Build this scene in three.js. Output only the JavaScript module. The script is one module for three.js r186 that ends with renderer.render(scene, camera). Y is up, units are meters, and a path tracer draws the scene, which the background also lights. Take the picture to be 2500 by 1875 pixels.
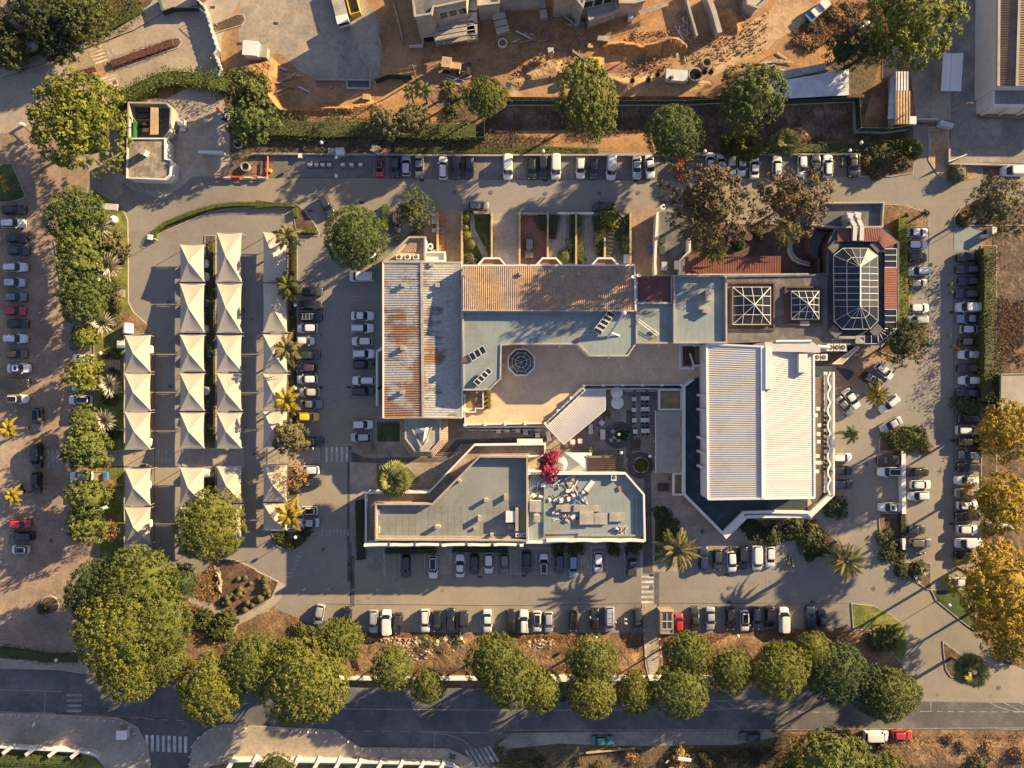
import*as THREE from 'three';
import{mergeGeometries}from 'three/addons/utils/BufferGeometryUtils.js';
import{MarchingCubes}from 'three/addons/objects/MarchingCubes.js';

// ------------------------------------------------------------------ camera, sky, sun, exposure
const scene=new THREE.Scene();
const S=0.082,H=146;
const camera=new THREE.PerspectiveCamera(55.53,4/3,1,2000);
camera.position.set(0,H,0);camera.up.set(0,0,-1);camera.lookAt(0,0,0);
const renderer=new THREE.WebGLRenderer({antialias: true});
renderer.toneMapping=THREE.LinearToneMapping;
renderer.toneMappingExposure=3.15;
renderer.shadowMap.enabled=true;
const sunDir=new THREE.Vector3(0.862*Math.cos(0.325),Math.sin(0.325),-0.507*Math.cos(0.325)).normalize();
{
const w=256,h=128,d=new Float32Array(w*h*4);
for (let j=0;j<h;j++) for (let i=0;i<w;i++){
const el=((j+0.5)/h-0.5)*Math.PI,az=((i+0.5)/w-0.5)*2*Math.PI;
const v=new THREE.Vector3(Math.cos(el)*Math.cos(az),Math.sin(el),Math.cos(el)*Math.sin(az));
const y=Math.max(0,v.y),c=Math.max(0,v.dot(sunDir));
const hz=Math.pow(1-y,3.0),gl=Math.pow(c,6)*0.35+Math.pow(c,40)*0.8;
const k=(j*w+i)*4,m=v.y<-0.02?0.5 : 1;
d[k]=m*(0.072+0.112*hz+gl*0.36);d[k+1]=m*(0.1+0.092*hz+gl*0.24);d[k+2]=m*(0.174+0.053*hz+gl*0.12);d[k+3]=1;
}
const t=new THREE.DataTexture(d,w,h,THREE.RGBAFormat,THREE.FloatType);
t.mapping=THREE.EquirectangularReflectionMapping;t.magFilter=t.minFilter=THREE.LinearFilter;t.needsUpdate=true;
scene.background=t;scene.environment=t;
}
const sun=new THREE.DirectionalLight(new THREE.Color(1,0.745,0.4),5);
sun.position.copy(sunDir).multiplyScalar(300);sun.castShadow=true;
sun.shadow.mapSize.set(4096,4096);
Object.assign(sun.shadow.camera,{left: -140,right: 140,top: 120,bottom: -120,near: 10,far: 700});
scene.add(sun,sun.target);

// ------------------------------------------------------------------ random, noise, textures
function rng(seed){let s=seed>>>0;return ()=>{s=(s+0x6D2B79F5) | 0;let t=Math.imul(s ^ (s>>>15),1 | s);t=(t+Math.imul(t ^ (t>>>7),61 | t)) ^ t;return ((t ^ (t>>>14))>>>0)/4294967296;};}
const NS=512;
function field(base,oct,seed){
const out=new Float32Array(NS*NS);
let amp=1,tot=0;
for (let o=0;o<oct;o++){
const f=base<<o;if (f>NS) break;
const r=rng(seed+o*977),L=new Float32Array(f*f);for (let i=0;i<f*f;i++) L[i]=r();
for (let y=0;y<NS;y++){
const fy=y/NS*f,y0=fy | 0,ty=fy-y0,sy=ty*ty*(3-2*ty),ya=y0*f,yb=((y0+1) % f)*f;
for (let x=0;x<NS;x++){
const fx=x/NS*f,x0=fx | 0,tx=fx-x0,sx=tx*tx*(3-2*tx),x1=(x0+1) % f;
const a=L[ya+x0]+(L[ya+x1]-L[ya+x0])*sx,b=L[yb+x0]+(L[yb+x1]-L[yb+x0])*sx;
out[y*NS+x] += (a+(b-a)*sy)*amp;
}
}
tot += amp;amp*= 0.55;
}
for (let i=0;i<out.length;i++) out[i]=Math.min(1,Math.max(0,(out[i]/tot-0.5)*1.7+0.5));
return out;
}
const N1=field(4,6,11),N2=field(16,5,23),N3=field(96,2,37),N4=field(6,6,51);
const smp=(F,x,y)=>F[((Math.floor(y) % NS+NS) % NS)*NS+((Math.floor(x) % NS+NS) % NS)];
const srgb=v=>{v=Math.min(1,Math.max(0,v));return 255*(v<=0.0031308?v*12.92 : 1.055*Math.pow(v,1/2.4)-0.055);};
const sst=(a,b,x)=>{const t=Math.min(1,Math.max(0,(x-a)/(b-a)));return t*t*(3-2*t);};
const mix3=(a,b,t)=>[a[0]+(b[0]-a[0])*t,a[1]+(b[1]-a[1])*t,a[2]+(b[2]-a[2])*t];
const mul3=(a,k)=>[a[0]*k,a[1]*k,a[2]*k];
function texture(w,h,fn,mw,mh,ox=0,oz=0,linear=false){
const d=new Uint8Array(w*h*4);
for (let y=0;y<h;y++) for (let x=0;x<w;x++){
const c=fn(x,y),k=(y*w+x)*4;
if (linear){d[k]=d[k+1]=d[k+2]=255*Math.min(1,Math.max(0,c));}else{d[k]=srgb(c[0]);d[k+1]=srgb(c[1]);d[k+2]=srgb(c[2]);}
d[k+3]=255;
}
const t=new THREE.DataTexture(d,w,h,THREE.RGBAFormat);
if (!linear) t.colorSpace=THREE.SRGBColorSpace;
t.wrapS=t.wrapT=THREE.RepeatWrapping;t.magFilter=THREE.LinearFilter;t.minFilter=THREE.LinearMipmapLinearFilter;t.generateMipmaps=true;
t.repeat.set(1/mw,1/mh);t.offset.set(-ox/mw,-oz/mh);t.needsUpdate=true;
return t;
}
// a surface of two tones: patches of c2 on c1 plus grain; metres = size of one repeat
function ground(c1,c2,metres,o ={}){
const sx=(o.seed||0)*131,lo=o.lo??0.45,hi=o.hi??0.75,gr=o.grain??0.2,big=o.big??0.16;
const map=texture(NS,NS,(x,y)=>{
const a=smp(N1,x+sx,y+sx*2),b=smp(N2,x+sx*3,y),g=smp(N3,x,y+sx),p=sst(lo,hi,a*0.6+b*0.4);
return mul3(mix3(c1,c2,p),1+big*(smp(N4,x+sx,y)-0.5)*2+gr*(g-0.5)*1.4+gr*(b-0.5)*0.7-(o.seam&&x % o.seam<1.5?0.13 : 0));
},metres,metres);
const m=new THREE.MeshStandardMaterial({map,roughness: o.rough??0.95});
if (o.bump){m.bumpMap=texture(NS,NS,(x,y)=>smp(N2,x+sx,y)*0.6+smp(N3,x,y)*0.4,metres,metres,0,0,true);m.bumpScale=o.bump;}
return m;
}
const plain=(r,g,b,rough=0.8,metal=0)=>new THREE.MeshStandardMaterial({color: new THREE.Color().setRGB(r,g,b),roughness: rough,metalness: metal});
// the tarmac of the whole site: unique map so that nothing repeats (patch repairs, tyre-worn lanes, drips)
function siteAsphalt(base,seed){
const w=2048,h=1536,sx=216,sz=162,r=rng(seed),rects=[];
for (let i=0;i<90;i++) rects.push([r()*w,r()*h,20+r()*160,8+r()*60,0.88+r()*0.2]);
const patch=new Float32Array(w*h).fill(1);
for (const [x,y,a,b,k] of rects){const v=r()<0.5;const ww=v?b : a,hh=v?a : b;for (let j=y | 0;j<Math.min(h,y+hh);j++) for (let i=x | 0;i<Math.min(w,x+ww);i++) patch[j*w+i]*= k;}
for (let i=0;i<700;i++){const cx=r()*w,cy=r()*h,rr=0.8+r()*3.2,k=0.62+r()*0.3;for (let y=-rr | 0;y<=rr;y++) for (let x=-rr | 0;x<=rr;x++) if (x*x+y*y<rr*rr){const X=cx+x | 0,Y=cy+y | 0;if (X>=0&&Y>=0&&X<w&&Y<h) patch[Y*w+X]*= k;}}
for (let i=0;i<160;i++){let x=r()*w,y=r()*h,a=r()*6.28;for (let s=0;s<90+r()*160;s++){a += (r()-0.5)*0.5;x += Math.cos(a);y += Math.sin(a);const X=x | 0,Y=y | 0;if (X>=0&&Y>=0&&X<w&&Y<h) patch[Y*w+X]*= 0.78;}}
const map=texture(w,h,(x,y)=>{
const a=smp(N1,x*0.45,y*0.45+seed),b=smp(N2,x*0.7+90,y*0.7),g=smp(N3,x,y),st=smp(N1,x*0.12+200,y*1.6);
const k=patch[y*w+x]*(1+0.42*(a-0.5)+0.08*(b-0.5)+0.1*(g-0.5)+0.1*(st-0.5));
return mul3(mix3(base,[base[0]*1.18,base[1]*1.08,base[2]*0.92],sst(0.4,0.8,smp(N4,x*0.3,y*0.3))),k);
},sx,sz,-sx/2,-sz/2);
return new THREE.MeshStandardMaterial({map,roughness: 0.93});
}

// ------------------------------------------------------------------ photograph pixels to places
const K=625/2074,RO=[0,460,920,1375];
// points read off enlargements of the photograph: tile 21 is row 2, column 1
function pts(tile,...v){const r=Math.floor(tile/10),c=tile % 10,o=[];for (let i=0;i<v.length;i += 2) o.push([625*c+v[i]*K,RO[r]+v[i+1]*K]);return o;}
const px=(...v)=>{const o=[];for (let i=0;i<v.length;i += 2) o.push([v[i],v[i+1]]);return o;};
const dp=(...v)=>{const o=[];for (let i=0;i<v.length;i += 2) o.push([v[i]*1.1302,v[i+1]*1.1302]);return o;};
const at=(p,h=0)=>[(p[0]-1250)*S*(1-h/H),(p[1]-937.5)*S*(1-h/H)];
const W=(list,h=0)=>list.map(p=>at(p,h));

// ------------------------------------------------------------------ geometry collector (world metres, uv in metres)
const _a=new THREE.Vector3(),_b=new THREE.Vector3(),_n=new THREE.Vector3();
class Geo{
constructor(){this.p=[];this.u=[];this.n=[];this.c=[];}
tri(a,b,c,col){
_a.set(b[0]-a[0],b[1]-a[1],b[2]-a[2]);_b.set(c[0]-a[0],c[1]-a[1],c[2]-a[2]);_n.crossVectors(_a,_b);if (_n.lengthSq()<1e-14) return this;_n.normalize();
const ax=Math.abs(_n.x),ay=Math.abs(_n.y),az=Math.abs(_n.z);
for (const v of [a,b,c]){
this.p.push(v[0],v[1],v[2]);this.n.push(_n.x,_n.y,_n.z);
if (ay>=ax&&ay>=az||ay>0.35) this.u.push(v[0],v[2]);else if (ax>az) this.u.push(v[2],v[1]);else this.u.push(v[0],v[1]);
if (col) this.c.push(col[0],col[1],col[2]);
}
return this;
}
quad(a,b,c,d,col){this.tri(a,b,c,col);return this.tri(a,c,d,col);}
box(x0,y0,z0,x1,y1,z1){
const A=[x0,y0,z0],B=[x1,y0,z0],C=[x1,y0,z1],D=[x0,y0,z1],E=[x0,y1,z0],F=[x1,y1,z0],I=[x1,y1,z1],J=[x0,y1,z1];
this.quad(E,J,I,F);this.quad(A,B,C,D);this.quad(A,E,F,B);this.quad(D,C,I,J);this.quad(A,D,J,E);return this.quad(B,F,I,C);
}

obox(x,z,y0,y1,sx,sz,ang=0){const c=Math.cos(ang*Math.PI/180),s=Math.sin(ang*Math.PI/180);return this.prism([[-1,-1],[1,-1],[1,1],[-1,1]].map(([a,b])=>[x+a*sx/2*c-b*sz/2*s,z+a*sx/2*s+b*sz/2*c]),y0,y1);}
prism(poly,y0,y1,bottom=true){
let P=poly,ar=0;for (let i=0;i<P.length;i++){const a=P[i],b=P[(i+1) % P.length];ar += a[0]*b[1]-b[0]*a[1];}
if (ar<0) P=P.slice().reverse();
this.sheet(P,y1);
for (let i=0;i<P.length;i++){const a=P[i],b=P[(i+1) % P.length];this.quad([a[0],y0,a[1]],[a[0],y1,a[1]],[b[0],y1,b[1]],[b[0],y0,b[1]]);}
if (bottom){const f=THREE.ShapeUtils.triangulateShape(P.map(q=>new THREE.Vector2(q[0],q[1])),[]);for (const [a,b,c] of f) this.tri([P[a][0],y0,P[a][1]],[P[b][0],y0,P[b][1]],[P[c][0],y0,P[c][1]]);}
return this;
}
sheet(P,y){
const f=THREE.ShapeUtils.triangulateShape(P.map(q=>new THREE.Vector2(q[0],q[1])),[]),yy=typeof y==='function'?y : ()=>y;
for (const [a,b,c] of f){
const A=P[a],B=P[b],C=P[c],up=(B[0]-A[0])*(C[1]-A[1])-(B[1]-A[1])*(C[0]-A[0]);
const q=v=>[v[0],yy(v[0],v[1]),v[1]];
if (up<0) this.tri(q(A),q(B),q(C));else this.tri(q(A),q(C),q(B));
}
return this;
}

ribbon(line,w,y0,y1,closed=false){
const n=line.length,L=[],R=[];
for (let i=0;i<n;i++){
const p=line[i],a=i>0?line[i-1] : closed?line[n-1] : null,b=i<n-1?line[i+1] : closed?line[0] : null;
let d1=a?[p[0]-a[0],p[1]-a[1]] : null,d2=b?[b[0]-p[0],b[1]-p[1]] : null;
const nm=d=>{const l=Math.hypot(d[0],d[1])||1;return [d[0]/l,d[1]/l];};
d1=d1&&nm(d1);d2=d2&&nm(d2);if (!d1) d1=d2;if (!d2) d2=d1;
let mx=-(d1[1]+d2[1]),mz=d1[0]+d2[0];const l=Math.hypot(mx,mz)||1;mx /= l;mz /= l;
const k=Math.min(2.5,1/Math.max(0.3,mx*-d1[1]+mz*d1[0]))*w/2;
L.push([p[0]+mx*k,p[1]+mz*k]);R.push([p[0]-mx*k,p[1]-mz*k]);
}
const m=closed?n : n-1;
for (let i=0;i<m;i++){
const j=(i+1) % n,q=(v,y)=>[v[0],y,v[1]],a=R[i],b=R[j],c=L[j],d=L[i];
this.quad(q(a,y1),q(d,y1),q(c,y1),q(b,y1));
if (y1-y0>1e-3){this.quad(q(a,y0),q(a,y1),q(b,y1),q(b,y0));this.quad(q(d,y0),q(c,y0),q(c,y1),q(d,y1));if (!closed&&i===0) this.quad(q(a,y0),q(d,y0),q(d,y1),q(a,y1));if (!closed&&i===m-1) this.quad(q(b,y0),q(b,y1),q(c,y1),q(c,y0));}
}
return this;
}

bar(a,b,r0,r1=r0,seg=8){
const A=new THREE.Vector3(...a),B=new THREE.Vector3(...b),d=B.clone().sub(A).normalize(),u=Math.abs(d.y)>0.9?new THREE.Vector3(1,0,0) : new THREE.Vector3(0,1,0);
const e=u.clone().cross(d).normalize(),f=d.clone().cross(e),P=(C,r,i)=>{const t=i/seg*2*Math.PI,x=Math.cos(t)*r,y=Math.sin(t)*r;return [C.x+e.x*x+f.x*y,C.y+e.y*x+f.y*y,C.z+e.z*x+f.z*y];};
for (let i=0;i<seg;i++){this.quad(P(A,r0,i),P(A,r0,i+1),P(B,r1,i+1),P(B,r1,i));if (r1>0.001) this.tri(P(B,r1,i),P(B,r1,i+1),[B.x,B.y,B.z]);}
return this;
}
beam(a,b,w,h){
const A=new THREE.Vector3(...a),B=new THREE.Vector3(...b),d=B.clone().sub(A).normalize(),e=(Math.abs(d.y)>0.95?new THREE.Vector3(1,0,0) : new THREE.Vector3(0,1,0)).cross(d).normalize().multiplyScalar(w/2),f=d.clone().cross(e).normalize().multiplyScalar(h/2);
const P=(C,s,t)=>[C.x+e.x*s+f.x*t,C.y+e.y*s+f.y*t,C.z+e.z*s+f.z*t],k=[[-1,-1],[1,-1],[1,1],[-1,1]];
for (let i=0;i<4;i++){const [s,t]=k[i],[s2,t2]=k[(i+1) % 4];this.quad(P(A,s,t),P(A,s2,t2),P(B,s2,t2),P(B,s,t));}
this.quad(P(A,-1,-1),P(A,-1,1),P(A,1,1),P(A,1,-1));return this.quad(P(B,-1,-1),P(B,1,-1),P(B,1,1),P(B,-1,1));
}
disc(x,z,y0,y1,r,seg=20,rz=r){const P=[];for (let i=0;i<seg;i++){const t=i/seg*2*Math.PI;P.push([x+Math.cos(t)*r,z+Math.sin(t)*rz]);}return y1-y0>1e-3?this.prism(P,y0,y1) : this.sheet(P,y1);}
ball(x,y,z,rx,ry=rx,rz=rx,w=10,h=7){const P=(i,j)=>{const t=i/w*2*Math.PI,q=j/h*Math.PI;return [x+rx*Math.cos(t)*Math.sin(q),y+ry*Math.cos(q),z+rz*Math.sin(t)*Math.sin(q)];};for (let j=0;j<h;j++) for (let i=0;i<w;i++) this.quad(P(i,j),P(i+1,j),P(i+1,j+1),P(i,j+1));return this;}
build(smooth=false){
const g=new THREE.BufferGeometry();
g.setAttribute('position',new THREE.Float32BufferAttribute(this.p,3));g.setAttribute('normal',new THREE.Float32BufferAttribute(this.n,3));g.setAttribute('uv',new THREE.Float32BufferAttribute(this.u,2));
if (this.c.length) g.setAttribute('color',new THREE.Float32BufferAttribute(this.c,3));
return g;
}
}
const geo=f=>{const g=new Geo();f(g);return g;};

// ------------------------------------------------------------------ objects
const taken=new Map();
function numbered(n){const k=taken.get(n)||0;taken.set(n,k+1);return k?n + '_'+String(k).padStart(3, '0') : n;}
function tag(o,label,category,group,kind){o.userData.label=label;if (category) o.userData.category=category;if (group) o.userData.group=group;if (kind) o.userData.kind=kind;return o;}
function shade(o){o.traverse(c=>{if (c.isMesh){c.castShadow=true;c.receiveShadow=true;}});return o;}
function mesh(name,g,m,parent,base){
const bg=g instanceof Geo?g.build() : g;if (base) bg.translate(-base[0],-base[1],-base[2]);
const o=new THREE.Mesh(bg,m);o.name=name;o.castShadow=o.receiveShadow=true;if (parent) parent.add(o);return o;
}
// a thing: Group at base [x, y, z]; its parts are added in world metres with part()
function thing(name,label,category,x,z,group,y=0){const o=new THREE.Group();o.name=numbered(name);o.position.set(x,y,z);tag(o,label,category,group);scene.add(o);return o;}
function part(t,name,g,m,sub){const b=t.position,base=[b.x,b.y,b.z];return mesh(name,g,m,sub||t,base);}
function solo(name,g,m,label,category,group,kind){
const bg=g.build();bg.computeBoundingBox();const c=bg.boundingBox,bx=(c.min.x+c.max.x)/2,bz=(c.min.z+c.max.z)/2,by=c.min.y;
const o=mesh(numbered(name),bg,m,scene,[bx,by,bz]);o.position.set(bx,by,bz);return tag(o,label,category,group,kind);
}
function land(name,poly,y,m,label){
const o=mesh(numbered(name),geo(g=>g.sheet(W(poly),y)),m,scene);tag(o,label, 'ground',null, 'structure');return o;
}
function slab(name,poly,y,m,label,kerbMat,y0=0){
const P=W(poly),o=mesh(numbered(name),geo(g=>g.prism(P,y0-0.02,y)),m,scene);tag(o,label, 'ground',null, 'structure');
if (kerbMat) mesh('kerb',geo(g=>g.ribbon(P,0.16,y0-0.02,y+0.012,true)),kerbMat,o);
return o;
}

// ------------------------------------------------------------------ materials
const M ={
earth: ground([0.15,0.085,0.045],[0.24,0.14,0.075],37,{seed: 1,bump: 0.06,grain: 0.35}),
asphalt: siteAsphalt([0.208,0.19,0.17],7),
roadDark: ground([0.1,0.098,0.1],[0.135,0.127,0.12],33,{seed: 2,grain: 0.16,big: 0.2}),
bays: ground([0.14,0.13,0.122],[0.17,0.155,0.14],37,{seed: 61,grain: 0.18,big: 0.2}),
gateRoof: ground([0.2,0.165,0.13],[0.27,0.23,0.19],6,{seed: 62,grain: 0.25,lo: 0.5,hi: 0.62}),
nwRoad: ground([0.3,0.25,0.195],[0.345,0.285,0.22],41,{seed: 3,grain: 0.14}),
paver: ground([0.24,0.175,0.125],[0.28,0.2,0.14],29,{seed: 4,grain: 0.22}),
paverPink: ground([0.29,0.215,0.165],[0.33,0.25,0.19],27,{seed: 5,grain: 0.25}),
calcada: ground([0.255,0.215,0.18],[0.3,0.25,0.205],31,{seed: 6,grain: 0.25}),
pavement: ground([0.3,0.255,0.205],[0.345,0.29,0.23],35,{seed: 7,grain: 0.18}),
darkBand: ground([0.085,0.08,0.078],[0.11,0.1,0.095],13,{seed: 8}),
greyPave: ground([0.3,0.28,0.26],[0.24,0.225,0.21],17,{seed: 9,grain: 0.3}),
brick: ground([0.26,0.125,0.09],[0.2,0.1,0.075],11,{seed: 10,grain: 0.4}),
darkDeck: ground([0.1,0.062,0.05],[0.07,0.045,0.04],9,{seed: 11,grain: 0.3}),
siteDirt: ground([0.26,0.15,0.075],[0.34,0.19,0.09],43,{seed: 12,bump: 0.05,grain: 0.22,lo: 0.35}),
orange: ground([0.29,0.145,0.06],[0.38,0.19,0.075],23,{seed: 13,bump: 0.1,grain: 0.45}),
track: ground([0.33,0.21,0.115],[0.39,0.265,0.155],39,{seed: 14,grain: 0.25,bump: 0.04}),
pad: ground([0.24,0.215,0.18],[0.31,0.26,0.2],47,{seed: 15,grain: 0.2,lo: 0.4}),
verge: ground([0.145,0.088,0.05],[0.22,0.135,0.072],26,{seed: 16,grain: 0.5,bump: 0.05,lo: 0.35}),
scrub: ground([0.12,0.085,0.05],[0.075,0.062,0.03],34,{seed: 17,grain: 0.5,bump: 0.08}),
soil: ground([0.085,0.055,0.038],[0.13,0.08,0.05],19,{seed: 18,grain: 0.5,bump: 0.05}),
field: ground([0.1,0.07,0.05],[0.155,0.1,0.065],31,{seed: 19,grain: 0.6,bump: 0.08}),
dust: ground([0.21,0.19,0.165],[0.29,0.255,0.215],45,{seed: 20,grain: 0.2,lo: 0.4}),
lawn: ground([0.12,0.135,0.028],[0.175,0.175,0.04],15,{seed: 21,grain: 0.5,bump: 0.015}),
darkLawn: ground([0.05,0.075,0.022],[0.075,0.095,0.03],15,{seed: 22,grain: 0.5,bump: 0.015}),
kerb: ground([0.36,0.33,0.29],[0.28,0.26,0.23],9,{seed: 23}),
concrete: ground([0.36,0.33,0.29],[0.28,0.26,0.235],12,{seed: 24}),
white: ground([0.62,0.6,0.57],[0.52,0.5,0.47],14,{seed: 25,grain: 0.06,lo: 0.55,hi: 0.95,big: 0.06}),
paint: ground([0.55,0.53,0.5],[0.33,0.31,0.29],9,{seed: 26,grain: 0.5,lo: 0.35}),
wornPaint: ground([0.36,0.34,0.31],[0.22,0.2,0.185],7,{seed: 27,grain: 0.5,lo: 0.3}),
tan: ground([0.45,0.33,0.2],[0.36,0.26,0.16],8,{seed: 28}),
flatRoof: ground([0.205,0.245,0.255],[0.2,0.2,0.17],18,{seed: 29,grain: 0.08,lo: 0.55,hi: 0.8,big: 0.07,seam: 32}),
greyRoof: ground([0.235,0.24,0.215],[0.2,0.185,0.155],24,{seed: 30,grain: 0.2,big: 0.12}),
darkRoof: ground([0.1,0.1,0.11],[0.145,0.14,0.14],16,{seed: 31,grain: 0.2}),
navyRoof: ground([0.028,0.034,0.045],[0.05,0.055,0.065],14,{seed: 32,grain: 0.3}),
maroon: ground([0.16,0.055,0.06],[0.12,0.045,0.05],8,{seed: 33,grain: 0.2,rough: 0.7}),
redTile: ground([0.19,0.075,0.058],[0.15,0.065,0.052],6,{seed: 34,grain: 0.4}),
terrace: ground([0.57,0.395,0.26],[0.6,0.425,0.28],21,{seed: 35,grain: 0.14,big: 0.1}),
teal: ground([0.018,0.034,0.038],[0.03,0.048,0.052],12,{seed: 36,grain: 0.3,rough: 0.75}),
whiteRoof: ground([0.45,0.44,0.425],[0.38,0.365,0.35],30,{seed: 37,grain: 0.05,lo: 0.55,hi: 0.95,big: 0.06,rough: 0.6}),
beigeRoof: ground([0.33,0.3,0.26],[0.28,0.255,0.22],15,{seed: 38,grain: 0.1}),
tent: ground([0.425,0.38,0.31],[0.4,0.355,0.29],19,{seed: 39,grain: 0.03,big: 0.06}),
brownRoof: ground([0.24,0.165,0.11],[0.19,0.13,0.09],11,{seed: 40,grain: 0.3}),
tin: ground([0.5,0.52,0.55],[0.42,0.43,0.45],9,{seed: 41,grain: 0.1,rough: 0.6}),
deckWood: ground([0.38,0.19,0.1],[0.3,0.15,0.08],5,{seed: 42,grain: 0.3}),
wood: ground([0.3,0.2,0.11],[0.22,0.145,0.08],4,{seed: 43,grain: 0.4}),
green: plain(0.02,0.04,0.032,0.8),
steel: plain(0.5,0.5,0.5,0.42,0.55),pole: plain(0.62,0.61,0.58,0.5),darkMetal: plain(0.035,0.036,0.04,0.55),
glass: new THREE.MeshPhysicalMaterial({color: new THREE.Color().setRGB(0.012,0.015,0.02),roughness: 0.08}),
pane: new THREE.MeshPhysicalMaterial({color: new THREE.Color().setRGB(0.012,0.014,0.024),roughness: 0.16}),
paneGrey: new THREE.MeshPhysicalMaterial({color: new THREE.Color().setRGB(0.05,0.055,0.062),roughness: 0.2}),
solar: new THREE.MeshPhysicalMaterial({color: new THREE.Color().setRGB(0.012,0.016,0.03),roughness: 0.14}),
frame: plain(0.7,0.7,0.69,0.5),tyre: plain(0.02,0.02,0.021,0.9),rubber: plain(0.03,0.03,0.032,0.85),
lens: plain(0.3,0.31,0.33,0.2),tail: plain(0.2,0.01,0.01,0.25),globe: plain(0.8,0.79,0.76,0.35),
yellow: plain(0.62,0.38,0.03,0.6),blue: plain(0.05,0.14,0.33,0.6),red: plain(0.45,0.03,0.025,0.6),orangeP: plain(0.6,0.17,0.03,0.7),limeP: plain(0.22,0.5,0.05,0.8),paleStone: ground([0.4,0.32,0.23],[0.28,0.21,0.15],3,{seed: 44,grain: 0.4}),
};

// ------------------------------------------------------------------ the ground
{
const o=mesh('ground',geo(g=>g.sheet([[-500,-500],[500,-500],[500,500],[-500,500]],-0.06)),M.earth,scene);tag(o, 'dry brown earth under the whole site', 'ground',null, 'structure');
}
// streets and car parks
land('car_park',px(262,470,470,372,2400,372,2400,440,2620,420,2620,520,2400,520,2400,1440,2330,1560,2240,1545,270,1545),0,M.asphalt, 'grey tarmac of the car park round the buildings');
land('approach_road',[...px(-120,200),...pts(0,0,640,690,402,860,342,1090,252,1200,180,1330,100,1620,45,1760,-60),...pts(0,2000,-120,1800,300,1760,620),...px(450,190,290,245,300,470,262,500,120,560,-120,560)],0.004,M.nwRoad, 'beige approach road with a planted median');
land('paved_car_park',px(-120,335,70,320,160,360,224,425,205,480,246,470,246,1400,250,1600,-120,1600),0.008,M.paver, 'brown block paving of the long car park by the tree strip');
land('raised_crossing',pts(0,690,400,835,352,912,485,780,540),0.013,M.track, 'pale raised crossing between the medians and the pavement');
land('raised_crossing',pts(0,775,545,900,500,960,570,1015,690,905,790,790,640),0.013,M.track, 'pale raised crossing between the medians and the gatehouse hedge');
land('plaza',[...px(-120,1040),...pts(20,95,395,240,395,245,960,95,965,95,1150,60,1400,250,1440,60,1659),...px(-120,1420)],0.014,M.paverPink, 'pinkish paved plaza beside the brown car park');
land('main_road',[...px(-150,1632),...pts(30,0,858,480,872,700,905),...px(300,1655,640,1668),...pts(31,0,985,780,1000,1140,1008,2074,1010),...px(2000,1680,2230,1640,2280,1600,2650,1640),...px(2650,1790),...pts(33,2074,1335,0,1340),...pts(32,0,1352),...pts(31,1950,1372,800,1345,640,1345),...pts(30,1990,1310,1800,1305),...px(350,1750,150,1738,-150,1735)],0.012,M.roadDark, 'dark tarmac of the main street below the pines');
land('side_street',[...pts(30,970,1245,1130,1320,1215,1500,1240,1700,1520,1700,1560,1450,1680,1340,1800,1300)],0.016,M.roadDark, 'dark tarmac side street by the zebra crossing');
land('side_street',[...pts(31,640,1345,830,1480,1560,1490,1720,1560,1830,1700,1960,1700,1900,1560,1950,1430,2074,1372)],0.018,M.roadDark, 'dark tarmac mouth of the street marked for stopping');
land('exit_road',[...pts(33,-20,90,480,60,900,-60,1060,60,1320,320,1660,560,2000,830,2300,960,2300,1130,1900,1130,1220,1120,1080,830,1130,620,1090,490,900,350,660,325,-20,325)],0.016,M.asphalt, 'grey tarmac of the exit road to the main street');
slab('street_pavement',[...px(-150,1600),...pts(30,0,770,260,790,640,770,780,800,700,895,480,862,0,848),...px(-150,1630)],0.12,M.pavement, 'pale pavement along the main street by the pines',M.kerb);
slab('street_pavement',[...px(-150,1742),...pts(30,0,1210,420,1222,960,1250,1120,1330,1205,1500,1225,1700,900,1700,780,1570,640,1535,0,1500),...px(-150,1826)],0.12,M.pavement, 'pale pavement with a white cabinet and bollards',M.kerb);
slab('street_pavement',[...pts(30,1530,1700,1565,1460,1690,1345,1810,1306,1990,1314),...pts(31,640,1350,835,1490,1560,1500,1720,1575,1810,1700,1650,1680,1500,1640,0,1615),...pts(30,1860,1610,1700,1640,1660,1700)],0.12,M.pavement, 'long pale pavement in front of the white pier wall',M.kerb);
land('roadside_verge',[...pts(31,1960,1700,1905,1560,1955,1440,2074,1390),...pts(32,0,1362),...pts(33,0,1352,2074,1350),...px(2650,1790,2650,2000,1200,2000)],0.006,M.scrub, 'dark rough verge on the far side of the main street');
land('dry_field',[...pts(33,140,1370,1200,1345,2074,1360),...px(2650,1800,2650,2050,2200,2050),...pts(33,1100,1659,900,1520,600,1430)],0.012,M.verge, 'orange dry field beside the street');
land('lay_by',[...pts(32,0,1375,1000,1360),...pts(33,0,1352,100,1400),...pts(32,1800,1470,900,1480,380,1460,0,1500),...pts(31,2020,1560,1960,1470)],0.016,M.dust, 'grey gravel lay-by along the street');
land('garden_lawn',[...px(-150,1829),...pts(30,0,1512,640,1545,770,1580,880,1700),...px(-150,1990)],0.02,M.lawn, 'green lawn behind the white pier wall by the zebra crossing');
land('garden_lawn',[...pts(30,1860,1620,2074,1618),...pts(31,1500,1655,1640,1690),...px(1120,1990,540,1990)],0.02,M.lawn, 'green lawn behind the long white pier wall');
land('north_bays',[...pts(1,90,1256,2074,1262),...pts(2,1300,1262),...pts(3,735,1255,735,1432),...pts(2,1290,1455),...pts(1,2074,1452,960,1440,90,1440)],0.005,M.bays, 'darker tarmac of the north parking bays');
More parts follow.
